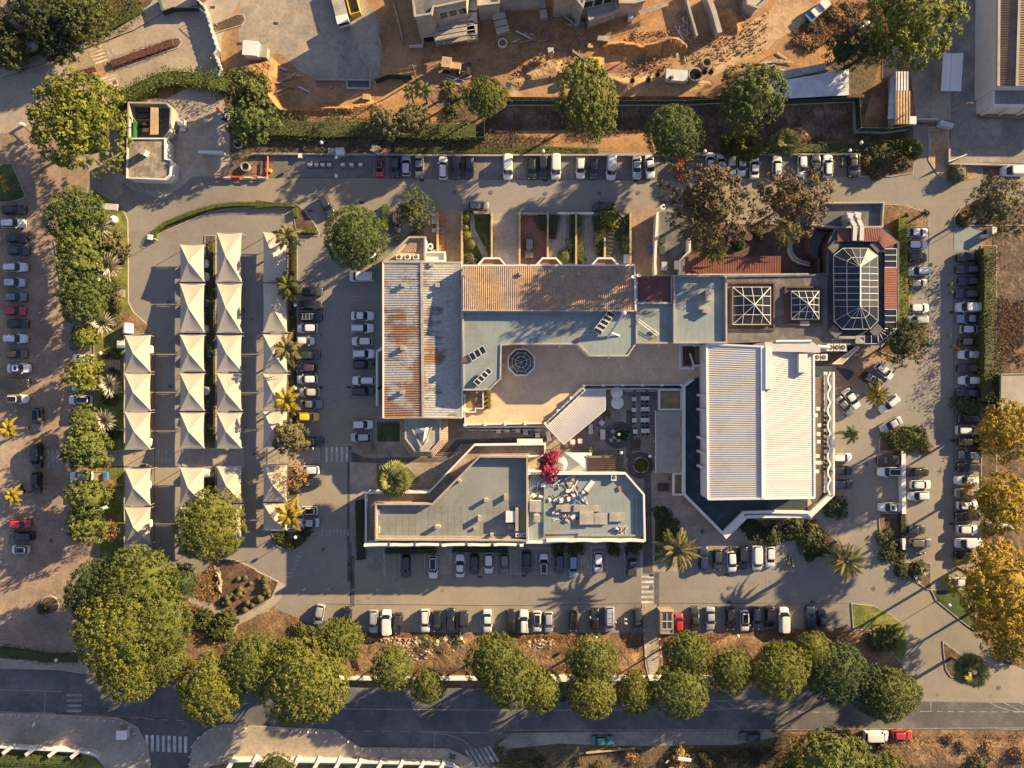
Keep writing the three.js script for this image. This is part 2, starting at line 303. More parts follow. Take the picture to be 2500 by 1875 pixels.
// construction land to the north
land('building_site',px(480,-160,2140,-160,2140,20,2050,140,1890,262,1500,246,1250,244,1175,330,990,292,700,286,610,235,545,175,530,90),0.0,M.siteDirt, 'brown compacted earth of the building site');
land('site_yard',[...pts(1,-120,-500,860,-500,880,0,960,80,1000,250,1025,390,990,660,480,640,330,560,210,440,60,430,-140,330)],0.006,M.pad, 'grey gravel yard of the building site');
land('site_track',[...pts(2,-60,700,400,480,700,560,1350,500,1700,330,2074,90),...pts(3,130,-60,580,-60,340,170,60,330),...pts(2,2074,400,1860,500,1600,640,1250,690,860,760,0,790)],0.008,M.track, 'pale rutted track across the building site');
land('dark_slope',[...pts(1,1180,650,2074,830),...pts(2,0,815,1900,830),...pts(3,0,830,740,820,760,1040,1150,1020,1180,1090,750,1120,0,1170),...pts(2,1600,1230,0,1240),...pts(1,0,1235,0,1130,1830,1130)],0.004,M.field, 'brown ploughed strip behind the hedge and parking row');
{const A=W([...pts(1,2030,815),...pts(2,10,815,400,818,900,817,1400,815,1690,800,1850,815),...pts(3,10,820,370,806,745,792)],0),B=W([...pts(1,2030,1010),...pts(2,10,1020,400,1030,900,1030,1400,1030,1690,1030,1850,1040),...pts(3,10,1050,370,1040,745,1030)],0),o=mesh('embankment',geo(g=>{const n=10;for (let i=0;i<A.length-1;i++) for (let k=0;k<n;k++){const P=(a,b,t)=>{const u=1-t;return [a[0]+(b[0]-a[0])*t,0.02+1.9*u*u*(1+0.25*(smp(N2,a[0]*9,t*300)-0.5)),a[1]+(b[1]-a[1])*t];};g.quad(P(A[i],B[i],k/n),P(A[i],B[i],(k+1)/n),P(A[i+1],B[i+1],(k+1)/n),P(A[i+1],B[i+1],k/n));}}),M.field,scene);tag(o, 'dark sloping bank below the site fence', 'ground',null, 'structure');}
land('dirt_verge',pts(2,0,1060,600,1050,1080,1060,1500,1240,1000,1235,0,1210),0.01,M.siteDirt, 'bare brown bank above the parking row');
land('east_yard',[...pts(3,1140,-60,1780,-60,1780,760,1700,960,2400,960,2400,1330,1470,1310,1480,1000,1200,960,1150,560)],0.006,M.dust, 'dusty grey yard beside the corrugated warehouse');
land('east_drive',pts(3,1175,1010,1300,1010,1300,1290,1370,1420,1480,1480,1190,1450),0.012,M.asphalt, 'narrow tarmac drive up to the yard gate');
slab('corner_bed',pts(3,1300,1030,1460,1030,1470,1330,1640,1360,1700,1430,1520,1480,1380,1420,1300,1300),0.1,M.track, 'pale earth bed with a round bush beside the drive',M.kerb);
land('yard_path',pts(3,1350,490,1480,500,1480,970,1320,960),0.012,M.pavement, 'pale concrete strip under the white canopy');
land('shed_court',pts(3,930,330,1090,330,1060,570,920,640),0.012,M.pavement, 'grey paved court under the olive tree');
land('wild_lot',px(1880,262,2050,140,2140,20,2160,100,2100,330,1880,270),0.005,M.scrub, 'dark scrubby lot behind the tin shed');
land('dug_field',px(2425,560,2650,520,2650,1340,2425,1340),0.004,M.field, 'dark turned field behind the hedge');
land('garden_bank',px(-150,-150,430,-150,390,20,300,70,210,100,0,160,-150,190),0.004,M.soil, 'dark planted garden bank above the approach road');
slab('approach_pavement',[...pts(0,-300,600,0,500,690,318,1080,150,1220,40,1300,-80,1560,-60,1600,40,1330,92,1200,172,1085,240,690,390,0,632,-300,730)],0.12,M.pavement, 'beige pavement along the approach road',M.kerb);
// paved court, islands, beds
land('court_paving',[...pts(21,965,590,965,240,1030,200,1700,340,2074,390),...pts(22,300,380,600,80,1400,80,1400,960,1700,1280,1760,1330,2074,1340),...pts(23,0,1320),...pts(22,2074,1370,1490,1380,1490,1580,1070,1580,1070,1330,0,1340),...pts(21,760,1340,760,590)],0.02,M.calcada, 'pale cobbled court between the buildings');
land('court_band',[...pts(21,770,600,880,655,1500,650,1620,510,2074,490),...pts(22,300,480,300,520),...pts(21,2074,530,1660,545,1540,690,1000,700,770,690)],0.026,M.darkBand, 'dark stone band winding through the cobbled court');
land('court_band',pts(22,1070,790,1125,790,1140,1590,1065,1590),0.026,M.darkBand, 'dark stone band leading down to the street');
land('court_band',pts(22,925,270,975,270,975,660,925,660),0.026,M.darkBand, 'dark stone band beside the dining tables');
{const g=geo(q=>{const c=at(pts(22,865,470)[0]);q.disc(c[0],c[1],0.03,0.03,0.37*8.4,28,0.37*7.3);});tag(mesh(numbered('court_ring'),g,M.darkBand,scene), 'dark round paving about the oval flower bed', 'ground',null, 'structure');}
{const g=geo(q=>{const c=at(pts(22,1040,715)[0]);q.disc(c[0],c[1],0.03,0.03,2.7,28);});tag(mesh(numbered('court_ring'),g,M.darkBand,scene), 'dark round paving about the round planter', 'ground',null, 'structure');}
land('parking_forecourt',[...pts(21,770,1340,890,1380,1030,1385,1035,1610,900,1560,800,1480)],0.024,M.calcada, 'cobbled corner beside the long clipped hedge');
for (const [a,b,c] of [[21,1480,1570],[22,-20,62],[22,550,632]]) land('bay_walkway',pts(a,b,1390,c,1390,c,1605,b,1605),0.024,M.calcada, 'pale strip between the parking bays under the south building');
// planted strip between the car parks
slab('tree_strip',[...pts(10,760,0,850,60,950,120,1000,180,1035,260,1040,540,1040,920,1080,1000,1200,1110,1250,1170,1010,1190),...px(304,1100,232,1100),...pts(10,770,1659,760,1060,500,800,440,420)],0.14,M.lawn, 'grassy strip of trees and silver yuccas',M.kerb);
slab('tree_strip',px(236,1136,304,1136,304,1430,245,1440),0.14,M.lawn, 'grassy strip beside the lower shade sails',M.kerb);
land('earth_patch',pts(10,1000,1000,1080,1010,1240,1160,1010,1180,940,1150),0.146,M.verge, 'bare orange earth beside the strip');
slab('hedge_island',[...pts(10,1235,420,1260,350,1320,290,1600,180,1760,125,2074,122),...pts(11,0,122,330,130,380,170,470,280,515,360,505,385,330,380,300,160,0,158),...pts(10,1900,160,1700,190,1400,320,1290,370,1250,435)],0.13,M.soil, 'curved kerbed bed under the clipped hedge',M.kerb);
slab('sail_bed',px(501,575,527,575,527,1095,501,1095),0.12,M.soil, 'narrow planted bed between rows of shade sails',M.kerb);
slab('sail_bed',px(501,1140,527,1140,527,1300,501,1300),0.12,M.soil, 'short planted bed between the lower shade sails',M.kerb);
slab('palm_bed',px(703,570,726,570,726,1090,703,1090),0.12,M.soil, 'narrow palm bed beside the parked cars',M.kerb);
slab('palm_bed',px(701,1138,727,1138,727,1290,701,1290),0.12,M.soil, 'short palm bed above the zebra crossing',M.kerb);
slab('corner_bed',pts(21,120,1250,300,1250,500,1240,410,1300,330,1400,260,1405,170,1370),0.13,M.soil, 'dark rounded bed at the end of the sails',M.kerb);
slab('crossing_walk',px(258,1101,376,1101,376,1138,258,1138),0.1,M.pavement, 'concrete walkway with steps between the sails',M.kerb);
slab('crossing_walk',px(446,1097,596,1097,596,1137,446,1137),0.1,M.pavement, 'concrete walkway between the middle sails',M.kerb);
slab('crossing_walk',px(655,1095,780,1093,780,1130,655,1132),0.1,M.pavement, 'concrete walkway beside the black car',M.kerb);
slab('lawn_bed',pts(21,985,370,1170,370,1170,520,985,520),0.14,M.darkLawn, 'small green lawn square by the entrance porch',M.darkBand);
slab('lawn_bed',pts(21,985,710,1200,710,1325,840,1310,860,985,860),0.14,M.lawn, 'angled lawn bed round the fan palm',M.darkBand);
slab('hedge_bed',pts(21,800,1000,890,980,890,1480,815,1490),0.12,M.soil, 'long bed under the clipped hedge by the south building',M.kerb);
slab('shrub_bed',pts(22,1155,1050,1205,1070,1370,1240,1370,1390,1150,1500),0.14,M.darkLawn, 'dark shrub bed by the large date palm',M.kerb);
slab('shrub_bed',[...pts(22,1870,1160,2074,1150),...pts(23,350,1150,600,1370,560,1400,290,1500,290,1350,240,1330,0,1330),...pts(22,1900,1330)],0.14,M.soil, 'dark shrub bed under the restaurant corner',M.kerb);
slab('tree_island',[...pts(23,900,600,905,500,960,430,1080,400,1200,405,1280,470,1310,560,1305,605,1090,605)],0.14,M.soil, 'rounded island of shrubs and a palm',M.kerb);
slab('divider_bed',[...pts(23,895,1105,1080,1105,1115,1500,1315,1510,1315,1659),...pts(33,1320,215,1290,210,1070,60,990,-20),...pts(23,940,1400,905,1250)],0.14,M.soil, 'long soil bed dividing the two east car parks',M.kerb);
slab('lawn_island',[...pts(33,675,325,860,345,1000,420,1090,500,1125,600,1120,700,1080,810,1000,720,960,560,690,530)],0.14,M.lawn, 'rounded green lawn island by the exit road',M.kerb);
slab('arrow_island',pts(33,1415,635,1560,740,1640,840,1560,920,1480,920,1440,860,1420,720),0.14,M.soil, 'pointed island with a fan palm at the exit',M.kerb);
slab('exit_bed',[...pts(33,1320,215,1560,210,1680,240,1680,540,1620,510,1360,300)],0.13,M.darkLawn, 'dark lawn under the yellow trees',M.kerb);
slab('corner_bed',[...pts(13,930,130,1100,135,1230,180,1300,250,1300,312,1150,312,1140,1090,1310,1090,1300,1240,1230,1330,1090,1390,900,1320,930,1250,1055,1130,1055,430,930,310)],0.13,M.verge, 'orange earth bed wrapped round the dark bar',M.kerb);
land('entry_paving',[...pts(13,530,1300,730,1270,900,1330,1090,1400,880,1400,760,1540,640,1659),...pts(23,540,300,540,0)],0.01,M.paver, 'brown paving behind the restaurant ducts');
slab('ne_bed',[...pts(13,1510,230,1560,160,1680,90,1900,40,2074,120,2300,150,2300,300,1850,300,1510,300)],0.13,M.soil, 'stony bed under the pale olive tree',M.kerb);
land('east_bay',pts(13,1505,305,1700,305,1700,505,1505,505),0.006,M.flatRoof, 'blue grey painted bay beside the box');
slab('hedge_bed',px(2395,600,2432,600,2432,1240,2395,1240),0.12,M.soil, 'soil strip under the long east hedge',M.kerb);
slab('north_bed',pts(3,750,1140,1170,1140,1200,1250,1170,1400,1000,1430,745,1430),0.14,M.soil, 'planted bed with yellow shrubs at the row end',M.kerb);
land('guard_yard',[...pts(0,1040,800,1350,800,1560,690,1680,680,1800,780,1860,930,1860,1420,1720,1430,1560,1430,1440,1540,1350,1560,1200,1560,1040,1480)],0.012,M.pavement, 'stained concrete yard beside the gatehouse');
slab('gate_pavement',pts(0,760,1280,1040,1440,1200,1555,1350,1560,1440,1530,1330,1610,1220,1580,1060,1520,900,1410),0.1,M.pavement, 'curved pavement round the gatehouse',M.kerb);
slab('palm_corner',[...px(-120,480,10,400,30,400),...pts(0,215,1600),...pts(10,90,110),...px(-120,500)],0.12,M.darkLawn, 'green corner bed beside the brown car park',M.kerb);
slab('west_kerb_strip',[...px(-120,1560),...pts(30,0,660,200,690,330,745,470,735,640,750,640,768,260,788,0,768),...px(-120,1605)],0.13,M.soil, 'planted strip along the main street pavement',M.kerb);
slab('median',pts(0,560,600,770,535,790,610,650,655),0.14,M.soil, 'short planted median on the approach road',M.kerb);
slab('median',pts(0,880,500,1400,310,1450,310,1475,345,1440,390,910,560),0.14,M.soil, 'long planted median on the approach road',M.kerb);
slab('median',pts(0,1700,215,1920,120,1970,120,1990,165,1960,205,1720,275),0.14,M.soil, 'half dug median beside the site gate',M.kerb);
slab('round_planter',(()=>{const o=[];for (let i=0;i<20;i++){const a=i/20*6.283;o.push([0+406*K+Math.cos(a)*22,1375+338*K+Math.sin(a)*22]);}return o;})(),0.2,M.soil, 'round soil bed in the paved turning circle',M.kerb);
// south verge: orange bank with rubble
land('south_verge',[...pts(30,1480,250,1560,120,1790,-30,2074,100),...pts(31,130,150,190,160,150,380,340,440,460,505,900,555,2074,565),...pts(32,1050,565,1060,830,1090,935,0,935),...pts(31,2074,935,640,935),...px(640,1660,440,1650,440,1500)],0.05,M.verge, 'dry orange verge with stones below the parking row');
land('south_verge',[...pts(32,1190,575,2074,545),...pts(33,0,525,690,525,960,565,1070,800),...px(2150,1650),...pts(32,1110,935,1200,700)],0.05,M.verge, 'dry verge behind the glass kiosk');
land('verge_walk',pts(32,1050,330,1170,330,1190,560,1190,720,1110,935,1080,830,1065,560),0.056,M.pavement, 'sloping concrete path down to the street');
slab('cactus_garden',[...pts(20,1770,1470,1900,1480,2074,1560),...pts(31,0,60,185,150,130,280,0,360),...pts(30,2000,400,1860,430,1770,340,1790,180)],0.16,M.soil, 'triangular garden of round cacti with rocks',M.kerb);
land('garden_path',[...pts(30,1480,270,1560,265,1760,345,1830,410,1960,400,2074,370),...pts(31,80,320,140,260,190,150,235,170,200,290,100,390,0,420),...pts(30,2074,430,1930,500,1890,620,1830,610,1840,510,1700,440)],0.07,M.pavement, 'grey green path curling round the cactus garden');
land('earth_corner',pts(31,165,370,330,440,310,560,0,600,0,420),0.054,M.verge, 'bare orange corner beside the tilted silver car');

const ORD = 'first second third fourth fifth sixth seventh eighth ninth tenth eleventh twelfth thirteenth fourteenth fifteenth sixteenth seventeenth eighteenth nineteenth twentieth'.split(' ');for (const k of ORD.slice(0,9)) ORD.push('twenty-'+k);

// ------------------------------------------------------------------ foliage
function leafQuad(G,p,nrm,r,l,w,col){
let ax=nrm[0]+(r()-0.5)*0.7,ay=nrm[1]+(r()-0.5)*0.7,az=nrm[2]+(r()-0.5)*0.7;const q=Math.hypot(ax,ay,az)||1;ax /= q;ay /= q;az /= q;
let tx=r()-0.5,ty=r()-0.5,tz=r()-0.5;const d=tx*ax+ty*ay+tz*az;tx -= d*ax;ty -= d*ay;tz -= d*az;const m=Math.hypot(tx,ty,tz)||1;tx /= m;ty /= m;tz /= m;
const bx=ay*tz-az*ty,by=az*tx-ax*tz,bz=ax*ty-ay*tx;l*= 0.7+r()*0.6;w*= 0.7+r()*0.6;
const P=(s,t)=>[p[0]+tx*l*s+bx*w*t,p[1]+ty*l*s+by*w*t,p[2]+tz*l*s+bz*w*t];
G.quad(P(-0.5,0),P(0,-0.5),P(0.5,0),P(0,0.5),col);
}
const tone=(r,k,warm)=>{const a=1+(r()-0.5)*k,b=(r()-0.35)*warm;return [a*(1+b),a*(1+b*0.35),a*(1-b*0.5)];};
// crown of nominal radius R: lobes spread over an uneven dome, each lobe a clump of leaves
function crown(o){
const r=rng(o.seed),G=new Geo(),R=o.R,hy=o.hy,low=o.low??0.35,bump=[];
for (let i=0;i<9;i++){const a=r()*6.283,e=Math.asin(r()*1.3-0.4);bump.push([Math.cos(e)*Math.cos(a),Math.sin(e),Math.cos(e)*Math.sin(a),(r()-0.42)*(o.uneven??0.4),2+r()*5]);}
const rad=(x,y,z)=>{let k=1;for (const b of bump){const d=x*b[0]+y*b[1]+z*b[2];if (d>0) k += b[3]*Math.pow(d,b[4]);}return Math.max(0.62,k);};
const lobes=[],n=o.lobes;
for (let i=0;i<n;i++){
const u=(i+0.5)/n,y=1-u*(1+low),c=Math.sqrt(Math.max(0,1-y*y)),a=i*2.39996+r()*0.7,j=(r()<(o.inner??0.12)?0.55+r()*0.3 : 0.82+(0.22-(o.jit??0.22))*0.8+r()*(o.jit??0.22));
if (o.gaps&&r()<o.gaps) continue;
const x=c*Math.cos(a),z=c*Math.sin(a),k=rad(x,y,z)*j;
lobes.push([x*k*R,(y>0?y : y*0.75)*k*hy,z*k*R,o.lobeR*(0.62+r()*0.75),tone(r,o.tone??0.55,o.warm??0.25)]);
}
for (const L of lobes){
const ol=Math.hypot(L[0]/R,L[1]/hy,L[2]/R)||1,ox=L[0]/R/ol,oy=L[1]/hy/ol+0.25,oz=L[2]/R/ol;
for (let t=0;t<o.tufts;t++){
let x=r()*2-1,y=r()*2-1,z=r()*2-1;const q=Math.hypot(x,y,z)||1;x /= q;y /= q;z /= q;
if (x*ox+y*oy+z*oz<-0.25){x=-x;y=-y;z=-z;}
const k=L[3]*(0.8+r()*0.35),p=[L[0]+x*k,L[1]+y*k*0.85,L[2]+z*k],c=L[4],v=0.8+r()*0.4,cc=[c[0]*v,c[1]*v,c[2]*v];
for (let s=0;s<o.quads;s++) leafQuad(G,[p[0]+(r()-0.5)*o.leaf,p[1]+(r()-0.5)*o.leaf,p[2]+(r()-0.5)*o.leaf],[x,y+0.2,z],r,o.leaf,o.leafW,cc);
}
}
if (o.core){
const w=22,h=12,P=(i,j)=>{const t=(i % w)/w*6.2832,e=Math.PI/2-j/h*(Math.PI/2+Math.asin(Math.min(1,low))),x=Math.cos(e)*Math.cos(t),y=Math.sin(e),z=Math.cos(e)*Math.sin(t),k=rad(x,y,z)*o.core;return [x*k*R,(y>0?y : y*0.75)*k*hy,z*k*R];};
for (let j=0;j<h;j++) for (let i=0;i<w;i++){const c=tone(r,0.3,0.1);G.quad(P(i,j),P(i+1,j),P(i+1,j+1),P(i,j+1),[c[0]*0.8,c[1]*0.8,c[2]*0.8]);}
}
return G.build();
}
const leafMat=(r,g,b)=>new THREE.MeshStandardMaterial({color: new THREE.Color().setRGB(r,g,b),vertexColors: true,roughness: 0.85,side: THREE.DoubleSide});
const L ={
pine: leafMat(0.088,0.106,0.014),pineDark: leafMat(0.042,0.064,0.016),pineYellow: leafMat(0.115,0.125,0.013),ficus: leafMat(0.061,0.087,0.017),bright: leafMat(0.117,0.133,0.012),olive: leafMat(0.101,0.094,0.039),brown: leafMat(0.098,0.070,0.030),
autumn: leafMat(0.26,0.18,0.012),shrub: leafMat(0.066,0.078,0.019),dark: leafMat(0.035,0.047,0.014),hedge: leafMat(0.078,0.101,0.016),silver: leafMat(0.4,0.38,0.3),pink: leafMat(0.23,0.012,0.045),dry: leafMat(0.25,0.15,0.07),redPlant: leafMat(0.13,0.048,0.034),cactus: leafMat(0.133,0.117,0.043),palmLeaf: leafMat(0.125,0.135,0.03),palmPale: leafMat(0.23,0.21,0.085),palmFan: leafMat(0.27,0.28,0.11),palmYellow: leafMat(0.36,0.28,0.03),
};
const bark=ground([0.16,0.11,0.075],[0.1,0.07,0.05],2,{seed: 50,grain: 0.5});
const CR ={
pine: [1,2,3,4].map(s=>crown({seed: 100+s,R: 5,hy: 3.6,low: 0.12,lobes: 420,lobeR: 0.43,tufts: 10,quads: 3,leaf: 0.22,leafW: 0.16,core: 0.8,jit: 0.14,uneven: 0.3,inner: 0.04,tone: 0.5,warm: 0.3})),
broad: [1,2,3].map(s=>crown({seed: 200+s,R: 5,hy: 4,low: 0.3,lobes: 240,lobeR: 0.6,tufts: 13,quads: 3,leaf: 0.34,leafW: 0.21,core: 0.66,uneven: 0.55,tone: 0.6,warm: 0.4,inner: 0.25})),
loose: [1,2,3].map(s=>crown({seed: 300+s,R: 5,hy: 3.8,low: 0.25,lobes: 190,lobeR: 0.66,tufts: 12,quads: 3,leaf: 0.34,leafW: 0.2,core: 0.5,uneven: 0.9,gaps: 0.16,inner: 0.4,tone: 0.6,warm: 0.3})),
small: [1,2,3].map(s=>crown({seed: 400+s,R: 2.5,hy: 2.3,low: 0.3,lobes: 90,lobeR: 0.42,tufts: 10,quads: 3,leaf: 0.3,leafW: 0.19,core: 0.72,uneven: 0.7,inner: 0.25,tone: 0.55,warm: 0.4})),
shrub: [1,2,3].map(s=>crown({seed: 500+s,R: 1,hy: 0.8,low: 0.2,lobes: 32,lobeR: 0.26,tufts: 9,quads: 2,leaf: 0.22,leafW: 0.15,core: 0.74,uneven: 0.7,tone: 0.6,warm: 0.4})),
ball: [crown({seed: 601,R: 1,hy: 1,low: 0.5,lobes: 60,lobeR: 0.14,tufts: 8,quads: 2,leaf: 0.13,leafW: 0.1,core: 0.95,uneven: 0.05,tone: 0.3,warm: 0.2})],
bare: [crown({seed: 701,R: 2.5,hy: 2,low: 0.2,lobes: 70,lobeR: 0.5,tufts: 7,quads: 3,leaf: 0.34,leafW: 0.07,core: 0,uneven: 0.8,inner: 0.5,tone: 0.6,warm: 0.3})],
};
const NOM ={pine: 5,broad: 5,loose: 5,small: 2.5,bare: 2.5};
let treeCount=0;
// p: photo pixel of the crown centre, rp: crown radius in photo pixels, hc: height of crown centre in metres
function tree(name,label,p,rp,hc,kind,mat,group,sx=1,sz=1,vy=1){
const [x,z]=at(p,hc),R=rp*S*(1-hc/H),r=rng(900+treeCount*7),t=thing(name,label, 'tree',x,z,group),v=CR[kind],k=R/NOM[kind];
const cr=mesh('crown',v[treeCount % v.length],mat,t);cr.position.y=hc;cr.scale.set(k*sx,k*vy*Math.min(1.15,Math.max(0.7,4.4/R)),k*sz);cr.rotation.y=Math.abs(sx-sz)>0.06?0 : r()*6.28;cr.userData.kind = 'stuff';
const g=new Geo(),top=hc+R*0.15,tr=0.1+R*0.035;g.bar([0,-0.05,0],[0.1,top*0.5,0.05],tr,tr*0.75,9);g.bar([0.1,top*0.5,0.05],[0,top,0],tr*0.75,tr*0.4,8);
for (let i=0;i<5;i++){const a=i*1.257+r(),q=R*(0.5+r()*0.25);g.bar([0.06,top*(0.5+i*0.06),0],[Math.cos(a)*q,hc+R*0.2*r(),Math.sin(a)*q],tr*0.42,tr*0.12,6);}
mesh('trunk',g,bark,t);treeCount++;return t;
}
let shrubCount=0;
function shrub(label,p,rp,mat,group,o ={}){
const y0=o.y??0.1,R=rp*S,[x,z]=at(p,y0+R*0.6),t=thing(o.name||'shrub',label,o.cat||'shrub',x,z,group,y0),kind=o.kind||'shrub',v=CR[kind];
const m=mesh('foliage',v[shrubCount % v.length],mat,t);const hk=o.h??R*0.75;m.scale.set(R,hk,R);m.position.y=kind==='ball'?hk*0.55 : hk*0.18;m.rotation.y=shrubCount*1.9;m.userData.kind = 'stuff';
mesh('stem',geo(g=>{g.bar([0,-0.06,0],[0,hk*0.5,0],0.06,0.03,6);g.bar([0,0.02,0],[R*0.35,hk*0.5,R*0.2],0.04,0.02,5);g.bar([0,0.02,0],[-R*0.3,hk*0.5,R*0.25],0.04,0.02,5);}),bark,t);shrubCount++;return t;
}
// clipped or loose hedge along a line of photo pixels
function hedge(label,line,w,h,mat,o ={}){
const P=W(line,h*0.7),r=rng(o.seed??3+line.length*31+Math.floor(P[0][0]*10)),G=new Geo(),y0=o.y??0.05,rough=o.rough??0.12,leaf=o.leaf??0.22,dens=o.dens??26;
let cx=0,cz=0;for (const q of P){cx += q[0]/P.length;cz += q[1]/P.length;}
G.ribbon(P,w*0.7,y0,y0+h*0.8-Math.min(0.5,rough*0.5));G.c=[];for (let i=0;i<G.p.length/3;i++) G.c.push(0.8,0.8,0.8);
for (let i=0;i<P.length-1;i++){
const a=P[i],b=P[i+1],dx=b[0]-a[0],dz=b[1]-a[1],l=Math.hypot(dx,dz),nx=-dz/l,nz=dx/l,n=Math.ceil(l*(w+2*h)*dens);
for (let k=0;k<n;k++){
const t=r(),s=r()*(w+2*h);let off,y,nr;
const wob=(smp(N4,(a[0]+dx*t)*22,(a[1]+dz*t)*22)-0.5)*rough*4;
if (s<w){off=s-w/2;y=h+wob*0.7;nr=[0,1,0];}else{const sg=s<w+h?1 : -1;off=sg*(w/2+wob);y=((s-w) % h);nr=[nx*sg,0.2,nz*sg];}
leafQuad(G,[a[0]+dx*t+nx*off+(r()-0.5)*rough,y0+y+(r()-0.5)*rough,a[1]+dz*t+nz*off+(r()-0.5)*rough],nr,r,leaf,leaf*0.65,tone(r,0.5,0.35));
}
}
const t=thing(o.name||'hedge',label, 'hedge',cx,cz,o.group);const f=part(t, 'foliage',G,mat);f.userData.kind = 'stuff';
part(t, 'stems',geo(g=>{for (const q of P) g.bar([q[0],0,q[1]],[q[0],h*0.6,q[1]],0.05,0.03,5);}),bark);return t;
}
// palm leaves: nominal length 1, three rises
function frond(rise,droop,seed,wide=0.2,n=13){
const r=rng(seed),G=new Geo(),pt=s=>[Math.cos(rise)*s*(1-0.12*s),Math.sin(rise)*s-droop*s*s,0];
for (let i=0;i<n;i++){
const s=(i+0.5)/n,a=pt(s),b=pt(Math.min(1,s+1/n)),e=Math.sin(Math.PI*Math.min(1,0.18+s*0.8))*wide,w=0.024;
const q=pt(s-0.5/n);G.quad([q[0],q[1],-0.008],[b[0],b[1],-0.008],[b[0],b[1],0.008],[q[0],q[1],0.008],[1.25,1.15,0.9]);
for (const sg of [-1,1]){const c=tone(r,0.5,0.3),dr=e*(0.12+r()*0.35),f=e*(0.5+r()*0.35);G.tri([a[0]-w,a[1],0],[a[0]+w*1.6,a[1],0],[a[0]+f,a[1]-dr+0.02,sg*e],c);G.tri([a[0]-w,a[1],0],[a[0]+f*0.45,a[1]+0.03,sg*e*0.42],[a[0]+f,a[1]-dr+0.02,sg*e],c);}
}
return G.build();
}
function fanLeaf(seed){const r=rng(seed),G=new Geo();G.quad([0,0,-0.012],[0.55,0.2,-0.012],[0.55,0.2,0.012],[0,0,0.012],[1,1,0.8]);for (let i=-7;i<=7;i++){const a=i*0.24,l=0.48*(0.85+r()*0.25),c=tone(r,0.4,0.3),w=0.15;G.tri([0.52,0.19,0],[0.55+Math.cos(a-w)*l*0.6,0.22+r()*0.04,Math.sin(a-w)*l*0.6],[0.55+Math.cos(a)*l,0.12,Math.sin(a)*l],c);G.tri([0.52,0.19,0],[0.55+Math.cos(a)*l,0.12,Math.sin(a)*l],[0.55+Math.cos(a+w)*l*0.6,0.2,Math.sin(a+w)*l*0.6],c);}return G.build();}
function blade(rise){const G=new Geo(),c=Math.cos(rise),s=Math.sin(rise);G.tri([0,0,-0.03],[c,s-0.08,0],[0.4*c,0.4*s+0.04,0.045],[1,1,1]);G.tri([0,0,0.03],[0.4*c,0.4*s+0.03,-0.045],[c,s-0.08,0],[1.1,1.05,0.95]);return G.build();}
const FR ={date: [frond(0.8,0.3,1,0.11,20),frond(0.45,0.35,2,0.11,20),frond(0.15,0.35,3,0.11,20)],feather: [frond(0.9,0.7,4,0.2,18),frond(0.55,0.7,5,0.2,18),frond(0.25,0.65,6,0.19,18)],fan: [fanLeaf(7),fanLeaf(8)],yucca: [blade(1.1),blade(0.65),blade(0.25)]};
let palmCount=0;
function palm(label,p,rp,hc,kind,n,mat,group,o ={}){
const [x,z]=at(p,hc),R=rp*S*(1-hc/H),r=rng(4000+palmCount*13),y0=o.y??0.1,t=thing(o.name||'palm_tree',label,o.cat||'palm',x,z,group,y0);palmCount++;
const g=new Geo(),tr=o.trunk??0.2;g.bar([0,-0.1,0],[0,hc-y0,0],tr*1.25,tr,10);if (kind!=='yucca') g.ball(0,hc-y0,0,tr*1.7,tr*2,tr*1.7,9,6);mesh('trunk',g,bark,t);
for (let i=0;i<n;i++){
const tier=i/n,v=FR[kind],gi=kind==='fan'?i % 2 : Math.min(2,Math.floor(tier*3)),f=mesh(kind==='yucca'?'leaf' : 'frond',v[gi],Array.isArray(mat)?mat[i % mat.length] : mat,t);
f.position.y=hc-y0;f.rotation.order = 'YZX';f.rotation.y=i*2.39996+(r()-0.5)*0.3;f.rotation.z=kind==='fan'?0.95-tier*1.15 : (r()-0.5)*0.2;const s=R*(kind==='fan'?1.22 : 1.12)*(0.82+r()*0.3);f.scale.set(s,s,s*(kind==='yucca'?1.6 : 1));
}
return t;
}

// ------------------------------------------------------------------ vehicles
const paintOf ={};const CN ={w: ['white',0.6,0.6,0.6],s: ['silver',0.42,0.43,0.45],g: ['grey',0.15,0.155,0.165],k: ['black',0.012,0.012,0.014],d: ['charcoal',0.045,0.047,0.052],n: ['navy',0.012,0.022,0.06],r: ['red',0.42,0.022,0.02],b: ['pale blue',0.2,0.26,0.33],y: ['yellow',0.75,0.45,0.02],t: ['tan',0.3,0.25,0.18],u: ['dark purple',0.06,0.025,0.05],e: ['teal',0.02,0.13,0.15],c: ['cream',0.5,0.45,0.36],o: ['brown',0.11,0.075,0.05],v: ['dark green',0.025,0.045,0.035]};
for (const k in CN) paintOf[k]=new THREE.MeshPhysicalMaterial({color: new THREE.Color().setRGB(CN[k][1],CN[k][2],CN[k][3]),roughness: 0.4,metalness: 'sgbdt'.includes(k)?0.35 : 0,clearcoat: 1,clearcoatRoughness: 0.08});
